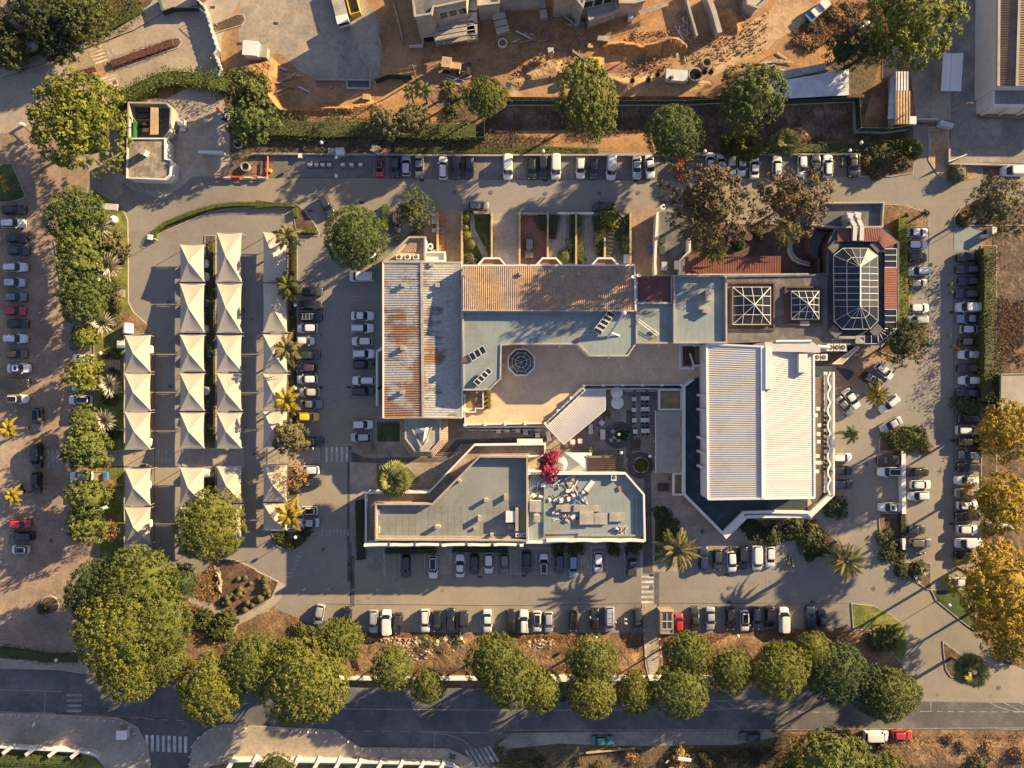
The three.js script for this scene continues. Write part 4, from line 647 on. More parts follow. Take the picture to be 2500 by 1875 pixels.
// ------------------------------------------------------------------ rusty hall
const hallPoly=[...pts(11,1030,600,1668,600),...pts(21,1672,332,1032,335)];
{
const h=7,t=building('assembly_hall', 'hall with rust stained corrugated gable roof',hallPoly,h);
const A=v3(hallPoly[0],h),B=v3(hallPoly[1],h),C=v3(hallPoly[2],h),D=v3(hallPoly[3],h),RN=v3(pts(11,1342,600)[0],7.7),RS=v3(pts(21,1355,328)[0],7.7);
const x0=A[0],z0=A[2],w=B[0]-A[0],d=C[2]-A[2];
const map=texture(512,1024,(x,y)=>{
const u=x/512,v=y/1024,a=smp(N1,x*0.5,y*1.1),b=smp(N2,x*0.35,y*1.6+70),c=smp(N4,x*0.7+40,y*0.7),g=smp(N3,x*0.8,y);
const left=u<0.49,wt=left?0.22*sst(0.1,0.35,v)+0.17*sst(0.72,0.95,v) : 0.06+0.2*sst(0.45,0.02,Math.abs(u-0.5))*0.5+0.12*sst(0.8,1,v);
const rust=sst(0.64,0.82,smp(N1,x*0.55,y*0.55+60)*0.6+c*0.2+b*0.12+wt),mould=sst(0.56,0.78,c*0.6+b*0.4+0.03),base=mix3([0.42,0.415,0.4],[0.27,0.265,0.26],g);
const rc=mix3([0.27,0.13,0.06],[0.18,0.09,0.05],g);return mix3(mix3(base,[0.1,0.095,0.09],mould*0.8),rc,rust*0.85);
},w,d,x0,z0);
const rm=new THREE.MeshStandardMaterial({map,roughness: 0.8});
part(t, 'wall',geo(g=>g.prism(W(hallPoly,h),-0.05,h-0.02,false)),M.white);
part(t, 'roof_slope',ribbed(A,[RN[0],RN[1],RN[2]],RS,D,0.46,0.075, 'z'),rm);part(t, 'roof_slope',ribbed(RN,B,C,RS,0.46,0.075, 'z'),rm);
part(t, 'ridge_cap',geo(g=>g.beam([RN[0],RN[1]+0.12,RN[2]],[RS[0],RS[1]+0.12,RS[2]],0.5,0.1)),M.beigeRoof);
for (const [p,q] of [[A,B],[D,C]]){const m=p===A?RN : RS;part(t, 'gable',geo(g=>{g.tri([p[0],h-0.02,p[2]],[m[0],m[1]+0.1,m[2]],[q[0],h-0.02,q[2]]);g.beam([p[0],h+0.06,p[2]],[m[0],m[1]+0.14,m[2]],0.28,0.16);g.beam([m[0],m[1]+0.14,m[2]],[q[0],h+0.06,q[2]],0.28,0.16);}),M.beigeRoof);}
for (const [p,q] of [[A,D],[B,C]]) part(t, 'eave',geo(g=>g.beam([p[0],h+0.02,p[2]],[q[0],h+0.02,q[2]],0.3,0.22)),M.white);
part(t, 'gutter',geo(g=>g.beam([B[0]-0.9,h+0.14,B[2]],[C[0]-0.9,h+0.14,C[2]],0.9,0.06)),M.beigeRoof);
windows(t,pts(21,1665,300)[0],pts(11,1668,640)[0],8,1,2.4,1.4,2);
for (const q of [pts(11,1195,778),pts(11,1470,782),pts(11,1190,1292),pts(21,1185,120),pts(11,1420,612)]) ventBox(q[0],7.5,0.8,0.7,0.5,0, 'small white vent on the rusty roof', 'vents on the rusty roof');

const pw=building('side_passage', 'white low wall and paving beside the rusty hall',pts(11,965,1240,1030,1240),2.4, 'wall');
part(pw, 'wall',geo(g=>g.ribbon(W([...pts(11,978,1310),...pts(21,978,235)],2.4),0.35,-0.05,2.4)),M.white);
for (const q of [pts(11,1010,1302),pts(11,1010,1612),pts(21,1010,85)]){const c=at(q[0],3);solo('window_awning',geo(g=>g.obox(c[0],c[1],2.9,3.0,1.3,0.55,-35)),M.white, 'small slanted white awning beside the rusty hall', 'awning', 'awnings beside the rusty hall');}
}
// entrance porch: octagonal skirt of tiles round a pale dome
const tileTex=(()=>{const r=rng(88),cells=new Float32Array(64*64).map(()=>r());return texture(512,512,(x,y)=>{const c=cells[(y>>3)*64+(x>>3)],e=(y & 7)===0?0.7 : 1,n=smp(N1,x,y),m=smp(N2,x,y);return mul3(mix3(mix3([0.32,0.215,0.145],[0.36,0.255,0.175],c),[0.2,0.165,0.13],sst(0.62,0.85,n*0.5+m*0.3+c*0.25)),e*(0.9+c*0.2));},22.4,22.4);})();
const tileMat=new THREE.MeshStandardMaterial({map: tileTex,roughness: 0.9});
{
const out=pts(21,1165,345,1165,530,1265,640,1440,648,1556,520,1556,345),inn=pts(21,1212,338,1212,500,1290,600,1420,600,1492,515,1492,338),t=building('entrance_porch', 'octagonal entrance porch with tiled skirt and pale folded roof',out,5.2);
part(t, 'wall',geo(g=>g.prism(W(inn,5.6),-0.05,5.5,false)),M.white);
for (let i=0;i<out.length-1;i++) part(t, 'tile_slope',ribbed(v3(out[i],4.9),v3(out[i+1],4.9),v3(inn[i+1],5.6),v3(inn[i],5.6),0.36,0.09, 'x',true),tileMat);
part(t, 'flat_roof',geo(g=>g.prism(W(inn,5.7),5.5,5.7)),M.concrete);part(t, 'parapet',geo(g=>g.ribbon(W(inn,6),0.3,5.5,6.05,true)),M.concrete);
const Q=(x,y,h)=>v3(pts(21,x,y)[0],h),ap=Q(1365,440,7.3),base=[Q(1280,470,5.75),Q(1290,410,5.75),Q(1390,392,5.75),Q(1420,410,5.75),Q(1395,520,5.75),Q(1345,575,5.75)];
for (let i=0;i<base.length;i++) part(t, 'roof_facet',geo(g=>g.tri(base[i],ap,base[(i+1) % base.length])),i % 2?M.beigeRoof : M.white);
for (const [a,b] of [[Q(1250,385,6.1),Q(1345,582,6.3)],[Q(1437,378,6.1),Q(1352,582,6.3)],[Q(1375,345,6.1),Q(1440,375,6.2)]]) part(t, 'roof_beam',geo(g=>g.beam(a,b,0.3,0.35)),M.beigeRoof);
windows(t,pts(21,1225,520)[0],pts(21,1290,590)[0],1,0.1,2.4,1.4,0, 'door');
}
// service annex north of the hall
{
const poly=pts(11,1040,595,1245,400,1370,400,1370,595),t=building('service_annex', 'white angled annex with tiled terrace and roof fans',poly,4.6);flat(t,poly,4.6,M.white,M.tan,0.7,0.35,M.beigeRoof);
part(t, 'tile_roof',ribbed(v3(pts(11,1180,515)[0],4.66),v3(pts(11,1325,515)[0],4.66),v3(pts(11,1330,425)[0],4.7),v3(pts(11,1255,425)[0],4.7),0.36,0.08, 'x',true),tileMat);
for (const x of [1160,1228,1297]) acUnit(pts(11,x,555)[0],4.6,1.1,0.95,0, 'beige roof fan unit in a row of three', 'fans on the angled annex');
const p2=pts(11,1357,520,1530,520,1530,590,1357,590),t2=building('white_box_annex', 'low white walled box beside the wooden deck',p2,3.4);flat(t2,p2,3.4,M.white,M.white,0.45,0.3);
const c=at(pts(11,1412,468)[0],1.6),tk=thing('water_tank', 'round white water tank behind the annex', 'tank',c[0],c[1]);mesh('tank',geo(g=>g.bar([0,0,0],[0,1.5,0],0.62,0.62,18)),M.white,tk);mesh('lid',geo(g=>g.disc(0,0,1.502,1.58,0.3,14)),M.darkMetal,tk);const c2=at(pts(11,1435,505)[0],1);solo('pump_box',geo(g=>g.obox(c2[0],c2[1],0,0.9,1,0.6)),M.white, 'small white pump box beside the round tank', 'box');
}
// ------------------------------------------------------------------ row houses under clay tiles
const rowPoly=[...pts(11,1670,625),...pts(12,992,622,1000,992),...pts(11,1674,988)];
{
const t=building('row_houses', 'long row of houses under a ribbed clay tile roof',rowPoly,10),A=v3(rowPoly[0],9.6),B=v3(rowPoly[1],9.6),C=v3(rowPoly[2],10.4),D=v3(rowPoly[3],10.4);
part(t, 'wall',geo(g=>g.prism([[A[0],A[2]],[B[0],B[2]],[C[0],C[2]],[D[0],D[2]]],-0.05,9.55,false)),M.white);
part(t, 'tile_roof',ribbed(A,B,C,D,0.36,0.08, 'x',true),tileMat);
part(t, 'end_wall',geo(g=>{g.beam([B[0],9.7,B[2]],[C[0],10.5,C[2]],0.3,0.3);}),M.white);part(t, 'front_eave',geo(g=>g.beam([A[0],9.6,A[2]],[B[0],9.6,B[2]],0.3,0.2)),M.white);
part(t, 'back_wall',geo(g=>{g.quad([D[0],9.5,D[2]],[C[0],9.5,C[2]],[C[0],10.4,C[2]],[D[0],10.4,D[2]]);g.beam([D[0],10.5,D[2]],[C[0],10.5,C[2]],0.24,0.16);}),M.concrete);
for (const [tile,a,b] of [[11,1800,2020],[12,200,405],[12,650,860]]){const p=pts(tile,a,618,a+48,565,b-48,565,b,618);part(t, 'porch_parapet',geo(g=>g.ribbon(W(p,3.2),0.3,-0.05,3.2)),M.white);part(t, 'porch_roof',geo(g=>g.prism(W(p,2.7),2.6,2.7)),M.brick);}
for (const q of [[11,1680,690],[12,72,688],[12,540,690]]) ventBox(pts(...q)[0],9.75,0.6,0.6,0.5,0, 'round topped white flue on the tiled roof', 'flues on the tiled roof');
for (const q of [[12,985,692],[12,1030,682]]){const c=v3(pts(...q)[0],10.8),d=thing('satellite_dish', 'white satellite dish at the tiled roof corner', 'satellite dish',c[0],c[2], 'dishes on the tiled roof',9.6);mesh('mast',geo(g=>g.bar([0,-0.2,0],[0,1.1,0],0.03)),M.steel,d);mesh('dish',new THREE.SphereGeometry(0.55,16,6,0,6.283,0,0.9).rotateX(2.4).translate(0,1.4,0.3),M.frame,d);}
for (const q of [[11,1910,930],[12,780,935],[12,300,975],[12,830,970]]){const c=v3(pts(...q)[0],11);solo('roof_antenna',geo(g=>{g.bar([c[0],10.2,c[2]],[c[0],11.6,c[2]],0.03);g.bar([c[0]-0.7,11.4,c[2]+0.4],[c[0]+0.7,11.4,c[2]-0.4],0.025);for (let i=-2;i<=2;i++) g.bar([c[0]+i*0.3-0.2,11.4,c[2]-i*0.17-0.3],[c[0]+i*0.3+0.2,11.4,c[2]-i*0.17+0.3],0.015,0.015,5);}),M.steel, 'thin television aerial on the roof edge', 'antenna', 'aerials on the roof');}
}
// front gardens of the row houses
{
land('garden_drive',pts(11,1370,190,1660,165,1665,600,1370,600),0.01,M.paver, 'brown paved drive by the wooden deck');
const dk=thing('wooden_deck', 'orange brown timber deck in the first garden', 'deck',...at(pts(11,1502,350)[0]),null);for (let i=0;i<9;i++){const P=W(pts(11,1476,197+i*35.5,1530,197+i*35.5,1530,230+i*35.5,1476,230+i*35.5),0.2);part(dk, 'plank_panel',geo(g=>g.prism(P,0.02,0.2)),M.deckWood);}
land('garden_lawn',pts(11,1672,190,1905,190,1905,610,1672,610),0.01,M.darkLawn, 'dark lawn of the topiary garden');
land('garden_path',pts(11,1730,200,1765,200,1775,330,1890,555,1840,560,1740,370),0.016,M.greyPave, 'diagonal grey garden path past the topiary');
land('garden_drive',[...pts(11,1915,200,2074,200),...pts(12,52,200,52,615),...pts(11,1915,615)],0.01,M.greyPave, 'grey gravel drive between tan walls');
land('garden_drive',pts(12,70,200,285,200,285,615,70,615),0.01,M.brick, 'red brick drive with a covered car');
land('garden_drive',pts(12,298,200,512,200,512,615,298,615),0.01,M.greyPave, 'pale cobbled drive between two hedges');
land('garden_drive',pts(12,528,200,745,200,745,615,528,615),0.01,M.greyPave, 'pale cobbled drive beside the stepping stones');
land('garden_lawn',pts(12,758,200,955,200,955,440,830,440,820,560,758,560),0.01,M.darkLawn, 'dark lawn with curved stepping stones');
land('garden_drive',pts(12,815,435,955,435,955,610,815,610),0.014,M.darkRoof, 'dark slate patio by the stepping stones');
land('garden_drive',pts(12,968,140,1175,140,1175,700,968,620),0.01,M.paver, 'brown side drive by the curved white wall');
land('service_yard',pts(12,1195,190,1440,190,1450,600,1380,700,1195,700),0.01,M.darkRoof, 'dark service yard behind the curved white wall');
const st=thing('stepping_stones', 'curved row of pale stepping stones in the garden', 'path',...at(pts(12,815,370)[0])),path=[[885,215],[875,245],[862,275],[842,305],[818,333],[805,362],[798,393],[797,425],[796,456],[791,487],[783,517],[775,545]];
path.forEach(([x,y],i)=>{const c=at(pts(12,x,y)[0]),a=i<5?35 : i<9?5 : 12;part(st, 'stone',geo(g=>g.obox(c[0],c[1],0.005,0.06,1.25,0.42,a)),M.paleStone);});
const gw = 'tan garden wall between the row house plots',gg = 'garden walls of the row houses';
for (const [tl,x,y0,y1] of [[11,1668,190,600],[11,1910,190,620],[12,62,190,620],[12,290,190,620],[12,520,200,620],[12,752,400,620],[12,960,190,610],[11,1470,190,515]]) simpleWall('garden_wall',gw,pts(tl,x,y0,x,y1),0.32,1.7,M.tan, 'wall',gg);
simpleWall('street_wall', 'white street wall before the row house gardens',[...pts(12,30,200,280,206)],0.3,1.2,M.beigeRoof, 'wall', 'street walls of the gardens');simpleWall('street_wall', 'white street wall before the row house gardens',[...pts(12,370,200,660,200)],0.3,1.2,M.white, 'wall', 'street walls of the gardens');simpleWall('street_wall', 'tan street wall behind the dark parked car',pts(11,1765,190,1915,200),0.35,1.4,M.tan);
simpleWall('curved_wall', 'tall curved white wall beside the service yard',pts(12,1180,190,1172,330,1165,460,1160,600,1165,700),0.4,2.6,M.white);
simpleWall('yard_wall', 'angled white wall at the edge of the service yard',pts(12,1440,395,1440,510,1375,575,1375,700),0.35,2.6,M.white);
}
// ------------------------------------------------------------------ flat roofs round the terrace
{
const poly=[...pts(11,1678,1000),...pts(12,1000,998,1000,1258,935,1355,630,1355,535,1258),...pts(11,2074,1258,1985,1268,1980,1540,1890,1628,1685,1630)],t=building('flat_wing', 'flat grey green roofed wing carrying solar panels',poly,9.4);flat(t,poly,9.4,M.white,M.flatRoof,0.22,0.3,M.concrete);
const p2=pts(12,1006,932,1300,932,1300,1252,1006,1252),t2=building('middle_wing', 'square flat roof with a fallen lattice mast',p2,9.2);flat(t2,p2,9.2,M.white,M.flatRoof,0.55,0.3,M.concrete);
const p3=pts(12,1308,712,1726,712,1728,1250,1308,1250),t3=building('east_wing', 'large flat grey green roof with twin chimneys',p3,9.4);flat(t3,p3,9.4,M.white,M.flatRoof,0.75,0.3,M.concrete);
const p4=pts(12,1010,712,1292,712,1292,925,1010,925),t4=building('maroon_roof_wing', 'small wing under a maroon ribbed roof',p4,9.2);part(t4, 'wall',geo(g=>g.prism(W(p4,9.2),-0.05,5.3,false)),M.white);part(t4, 'ribbed_roof',ribbed(v3(p4[0],9.15),v3(p4[1],9.15),v3(p4[2],9.4),v3(p4[3],9.4),0.33,0.07, 'x'),M.maroon);part(t4, 'parapet',geo(g=>{g.beam(v3(p4[0],9.4),v3(p4[3],9.6),0.25,0.4);g.beam(v3(p4[1],9.5),v3(p4[2],9.7),0.25,0.4);g.beam(v3(p4[3],9.55),v3(p4[2],9.55),0.2,0.3);}),M.concrete);
solarArray('solar_array',pts(11,1720,1345,1840,1272,1870,1325,1750,1400),9.4,3, 'three dark solar modules near the red chimney');solarArray('solar_array',pts(11,1760,1570,1880,1450,1915,1482,1800,1600),9.4,4, 'row of four dark solar modules by the terrace edge');solarArray('solar_array',pts(12,655,1155,780,990,840,1015,715,1190),9.4,5, 'long rack of five dark solar modules beside the flue');
const ch=at(pts(11,1690,1390)[0],10.1),cc=thing('chimney', 'short red brick chimney on the flat roof', 'chimney',ch[0],ch[1],null,9.4);mesh('stack',geo(g=>g.box(-0.4,0,-0.4,0.4,0.7,0.4)),M.brick,cc);mesh('cap',geo(g=>g.box(-0.46,0.702,-0.46,0.46,0.8,0.46)),M.redTile,cc);
const a=v3(pts(12,775,1205)[0],9.5),b=v3(pts(12,905,1012)[0],12.6),fl=thing('flue_pipe', 'long leaning silver flue pipe with round cowl', 'flue',a[0],a[2],null,9.4);part(fl, 'pipe',geo(g=>g.bar(a,b,0.22,0.22,12)),M.steel);part(fl, 'cowl',geo(g=>g.ball(b[0],b[1]+0.1,b[2],0.5,0.45,0.5,14,8)),M.steel);part(fl, 'brace',geo(g=>{const m=lerp3(a,b,0.55),k=v3(pts(12,865,1190)[0],9.4);g.bar(m,k,0.05);g.bar(lerp3(a,b,0.2),v3(pts(12,870,1195)[0],9.45),0.12);}),M.steel);
const c1=v3(pts(12,1025,1068)[0],10.0),c2=v3(pts(12,1185,1190)[0],9.7),lm=thing('lattice_mast', 'pale lattice mast lying across the square roof', 'mast',c1[0],c1[2],null,9.2);part(lm, 'rails',geo(g=>{const o=0.22,nx=-0.6*o,nz=0.8*o;for (const s of [-1,1]) g.bar([c1[0]+nx*s,c1[1],c1[2]+nz*s],[c2[0]+nx*s,c2[1],c2[2]+nz*s],0.04);for (let i=0;i<16;i++){const p=lerp3(c1,c2,i/16),q=lerp3(c1,c2,(i+1)/16),s=i % 2?1 : -1;g.bar([p[0]+nx*s,p[1],p[2]+nz*s],[q[0]-nx*s,q[1],q[2]-nz*s],0.025,0.025,5);}}),M.steel);part(lm, 'support',geo(g=>{g.bar([c1[0],9.2,c1[2]],c1,0.05);g.bar([c2[0],9.2,c2[2]],c2,0.05);}),M.steel);
ventBox(pts(12,1162,1152)[0],9.2,0.8,0.4,0.4,20, 'small white box at the end of the lattice mast');ventBox(pts(12,1600,862)[0],9.4,0.9,2.0,1.3,0, 'tall pale chimney block on the east wing');ventBox(pts(12,1575,985)[0],9.4,1.2,1.0,0.9,10, 'low white chimney block on the east wing');ventBox(pts(12,1540,970)[0],9.4,1.0,0.4,1.0,10, 'slim white duct box on the east wing');
}
// ------------------------------------------------------------------ orange terrace
{
const h=3.5,poly=[...pts(11,1690,1600),...pts(11,1985,1240),...pts(12,540,1240,630,1330,940,1330,1000,1240,1560,1240,1560,1520,1460,1545),...pts(22,1385,70,585,72,270,385),...pts(21,1690,400)],t=building('terrace_building', 'low building with a wide orange tiled roof terrace',poly,h);flat(t,poly,h,M.white,M.terrace,0);
const line=[...pts(21,1690,150,1692,390),...pts(22,270,378,583,68,1375,66,1450,12)],P=W(line,h+1),post=[];
for (let i=0;i<P.length-1;i++){const a=P[i],b=P[i+1],l=Math.hypot(b[0]-a[0],b[1]-a[1]),n=Math.max(1,Math.round(l/3.6));part(t, 'balustrade',geo(g=>{g.ribbon([a,b],0.22,h,h+0.32);g.ribbon([a,b],0.12,h+0.75,h+0.83);g.ribbon([a,b],0.1,h+0.5,h+0.56);}),M.white);for (let k=0;k<n;k++) post.push([a[0]+(b[0]-a[0])*k/n,a[1]+(b[1]-a[1])*k/n]);}
for (const q of post) part(t, 'pier',geo(g=>g.obox(q[0],q[1],h,h+1.0,0.5,0.5)),M.white);
part(t, 'outer_ledge',geo(g=>{g.ribbon(W([...pts(21,1692,408),...pts(22,268,402)],h-0.6),0.3,h-1.0,h-0.6);g.ribbon(W(pts(22,590,98,1375,96),h-0.6),0.25,h-1.0,h-0.6);}),M.white);

const c=at(pts(12,75,1408)[0],h+1.2),R=2.7,la=thing('roof_lantern', 'octagonal glass roof lantern with white ribs', 'skylight',c[0],c[1],null,h),F=new Geo(),ring=(r,y)=>Array.from({length: 8},(_,i)=>{const a=(i+0.5)*Math.PI/4;return [c[0]+Math.cos(a)*r,y,c[1]+Math.sin(a)*r];}),r0=ring(R,h+1.3),r1=ring(R,h),r2=ring(R*0.42,h+2.1),ap=[c[0],h+2.45,c[1]];
for (let i=0;i<8;i++){const j=(i+1) % 8;part(la, 'side_wall',geo(g=>g.quad(r1[i],r0[i],r0[j],r1[j])),M.frame);glaze(la,r0[i],r0[j],r2[j],r2[i],1,2,F,M.paneGrey,0.06);glaze(la,r2[i],r2[j],ap,ap,1,1,F,M.pane,0.06);}part(la, 'rib_frame',F,M.frame);part(la, 'rim',geo(g=>g.ribbon(r0.map(q=>[q[0],q[2]]),0.3,h+1.22,h+1.36,true)),M.frame);
for (const [x,y] of [[535,1475],[757,1475],[973,1475],[1122,1475],[1268,1475]]){const q=at(pts(12,x,y)[0],h),o=thing('floor_hatch', 'square white hatch set in the terrace floor', 'hatch',q[0],q[1], 'hatches in the terrace floor',h);mesh('lid',geo(g=>g.box(-0.28,0,-0.28,0.28,0.14,0.28)),M.white,o);mesh('inset',geo(g=>g.box(-0.13,0.142,-0.13,0.13,0.17,0.13)),M.concrete,o);}
for (const [tl,x,y] of [[12,85,1282],[12,387,1280],[12,1190,1277],[12,1478,1277],[12,783,1370],[11,2000,1428],[21,1790,127]]){const q=at(pts(tl,x,y)[0],h+0.5),o=thing('terrace_light', 'round white wall light at the terrace edge', 'light',q[0],q[1], 'lights round the terrace',h);mesh('bowl',geo(g=>g.ball(0,0.45,0,0.24,0.16,0.24)),M.globe,o);mesh('stem',geo(g=>g.bar([0,0,0],[0,0.4,0],0.05)),M.darkMetal,o);}

const sw=thing('stair_well', 'white rimmed stair opening beside the ribbed roof', 'stairs',...at(pts(12,1455,1360)[0],h),null,h),q=W(pts(12,1362,1265,1545,1265,1545,1435,1470,1435,1470,1458,1362,1458),h+0.9);part(sw, 'rim',geo(g=>g.ribbon(q,0.42,h,h+0.9,true)),M.white);part(sw, 'landing',geo(g=>g.prism(W(pts(12,1385,1280,1545,1280,1545,1435,1385,1435),h+0.05),h+0.003,h+0.05)),M.darkDeck);
for (let i=0;i<7;i++) part(sw, 'step',geo(g=>g.prism(W(pts(12,1478,1300+i*18,1540,1300+i*18,1540,1316+i*18,1478,1316+i*18),h+0.1),h+0.052,h+0.1+(6-i)*0.05)),M.wood);part(sw, 'handrail',geo(g=>g.beam(v3(pts(12,1440,1335)[0],h+0.9),v3(pts(12,1470,1432)[0],h+0.9),0.2,0.8)),M.white);
const s2=thing('stair_well', 'brown stair opening with rails beside the potted plants', 'stairs',...at(pts(21,1765,180)[0],h),null,h);part(s2, 'rim',geo(g=>g.ribbon(W(pts(21,1695,110,1838,110,1840,255,1778,255,1778,285,1700,285),h+0.8),0.2,h,h+0.8)),M.white);part(s2, 'landing',geo(g=>g.prism(W(pts(21,1700,112,1835,112,1835,250,1700,250),h),h+0.003,h+0.04)),M.wood);for (let i=0;i<6;i++) part(s2, 'step',geo(g=>g.prism(W(pts(21,1778,170+i*13,1834,170+i*13,1834,181+i*13,1778,181+i*13),h+0.2),h+0.042,h+0.4-i*0.05)),M.wood);
for (const y of [130,165,205,243]){const k=at(pts(21,1880,y)[0],h+0.6),o=thing('potted_shrub', 'round bush in a pot by the terrace stairs', 'potted plant',k[0],k[1], 'potted bushes on the terrace',h);mesh('pot',geo(g=>g.bar([0,0,0],[0,0.4,0],0.25,0.32,12)),M.redTile,o);const f=mesh('foliage',CR.shrub[0],L.bright,o);f.scale.setScalar(0.5);f.position.y=0.55;f.userData.kind = 'stuff';}
windows(t,pts(22,1370,112)[0],pts(22,780,112)[0],6,0.2,2.5,1.8,0);windows(t,pts(22,250,420)[0],pts(21,1720,425)[0],7,0.2,2.5,1.8,0);
}
// ribbed canopy over the court
{
const poly=pts(22,272,395,585,100,756,104,756,268,420,545),h=3.4,t=building('court_canopy', 'white ribbed canopy angled over the court tables',poly,h, 'canopy'),A=pts(22,272,395)[0],B=pts(22,585,100)[0];
const ux=at(B,h)[0]-at(A,h)[0],uz=at(B,h)[1]-at(A,h)[1],n=46,P=W(poly,h),G=new Geo();
const dir=[at(pts(22,420,545)[0],h)[0]-P[0][0],at(pts(22,420,545)[0],h)[1]-P[0][1]],dl=Math.hypot(...dir),d=[dir[0]/dl,dir[1]/dl],e=[ux/Math.hypot(ux,uz),uz/Math.hypot(ux,uz)],span=Math.hypot(ux,uz)+7;
for (let i=0;i<n;i++){const s0=span*i/n,pr=[[0,0],[0.42,0],[0.56,0.035],[0.86,0.035],[1,0]];for (let k=0;k<4;k++){const a=s0+span/n*pr[k][0],b=s0+span/n*pr[k+1][0];let q=[[P[0][0]+e[0]*a-d[0]*9,P[0][1]+e[1]*a-d[1]*9],[P[0][0]+e[0]*b-d[0]*9,P[0][1]+e[1]*b-d[1]*9],[P[0][0]+e[0]*b+d[0]*14,P[0][1]+e[1]*b+d[1]*14],[P[0][0]+e[0]*a+d[0]*14,P[0][1]+e[1]*a+d[1]*14]];for (let m=0;m<P.length;m++){const u=P[m],v=P[(m+1) % P.length];q=clip(q,w=>(v[0]-u[0])*(w[1]-u[1])-(v[1]-u[1])*(w[0]-u[0]));if (q.length<3) break;}if (q.length<3) continue;const Y=w=>h+pr[k][1]+(pr[k+1][1]-pr[k][1])*Math.min(1,Math.max(0,(((w[0]-P[0][0])*e[0]+(w[1]-P[0][1])*e[1])-a)/(b-a)));for (let m=1;m<q.length-1;m++) G.tri([q[0][0],Y(q[0]),q[0][1]],[q[m+1][0],Y(q[m+1]),q[m+1][1]],[q[m][0],Y(q[m]),q[m][1]]);}}
part(t, 'ribbed_sheet',G,M.whiteRoof);part(t, 'edge_frame',geo(g=>g.ribbon(P,0.14,h-0.2,h+0.02,true)),M.frame);for (const q of P) part(t, 'post',geo(g=>g.bar([q[0]*0.99+0,-0.02,q[1]],[q[0]*0.99,h-0.15,q[1]],0.07)),M.frame);
const sk=thing('sloping_rooflights', 'row of white framed rooflights along the canopy edge', 'rooflight',...at(pts(22,430,225)[0],4),null);for (let i=0;i<8;i++){const p=lerp3(v3(pts(22,290,360)[0],4.4),v3(pts(22,575,92)[0],4.4),(i+0.5)/8);const f=part(sk, 'rooflight_frame',geo(g=>g.obox(p[0]+0.2,p[2]+0.2,4.0,4.5,1.3,0.7,-43)),M.frame);part(sk, 'pane',geo(g=>g.obox(p[0]+0.2,p[2]+0.2,4.502,4.53,1.05,0.45,-43)),M.paneGrey,f);}part(sk, 'sill',geo(g=>{const a=v3(pts(22,285,375)[0],3.7),b=v3(pts(22,585,88)[0],3.7);g.beam(a,b,0.5,0.5);}),M.white);
}
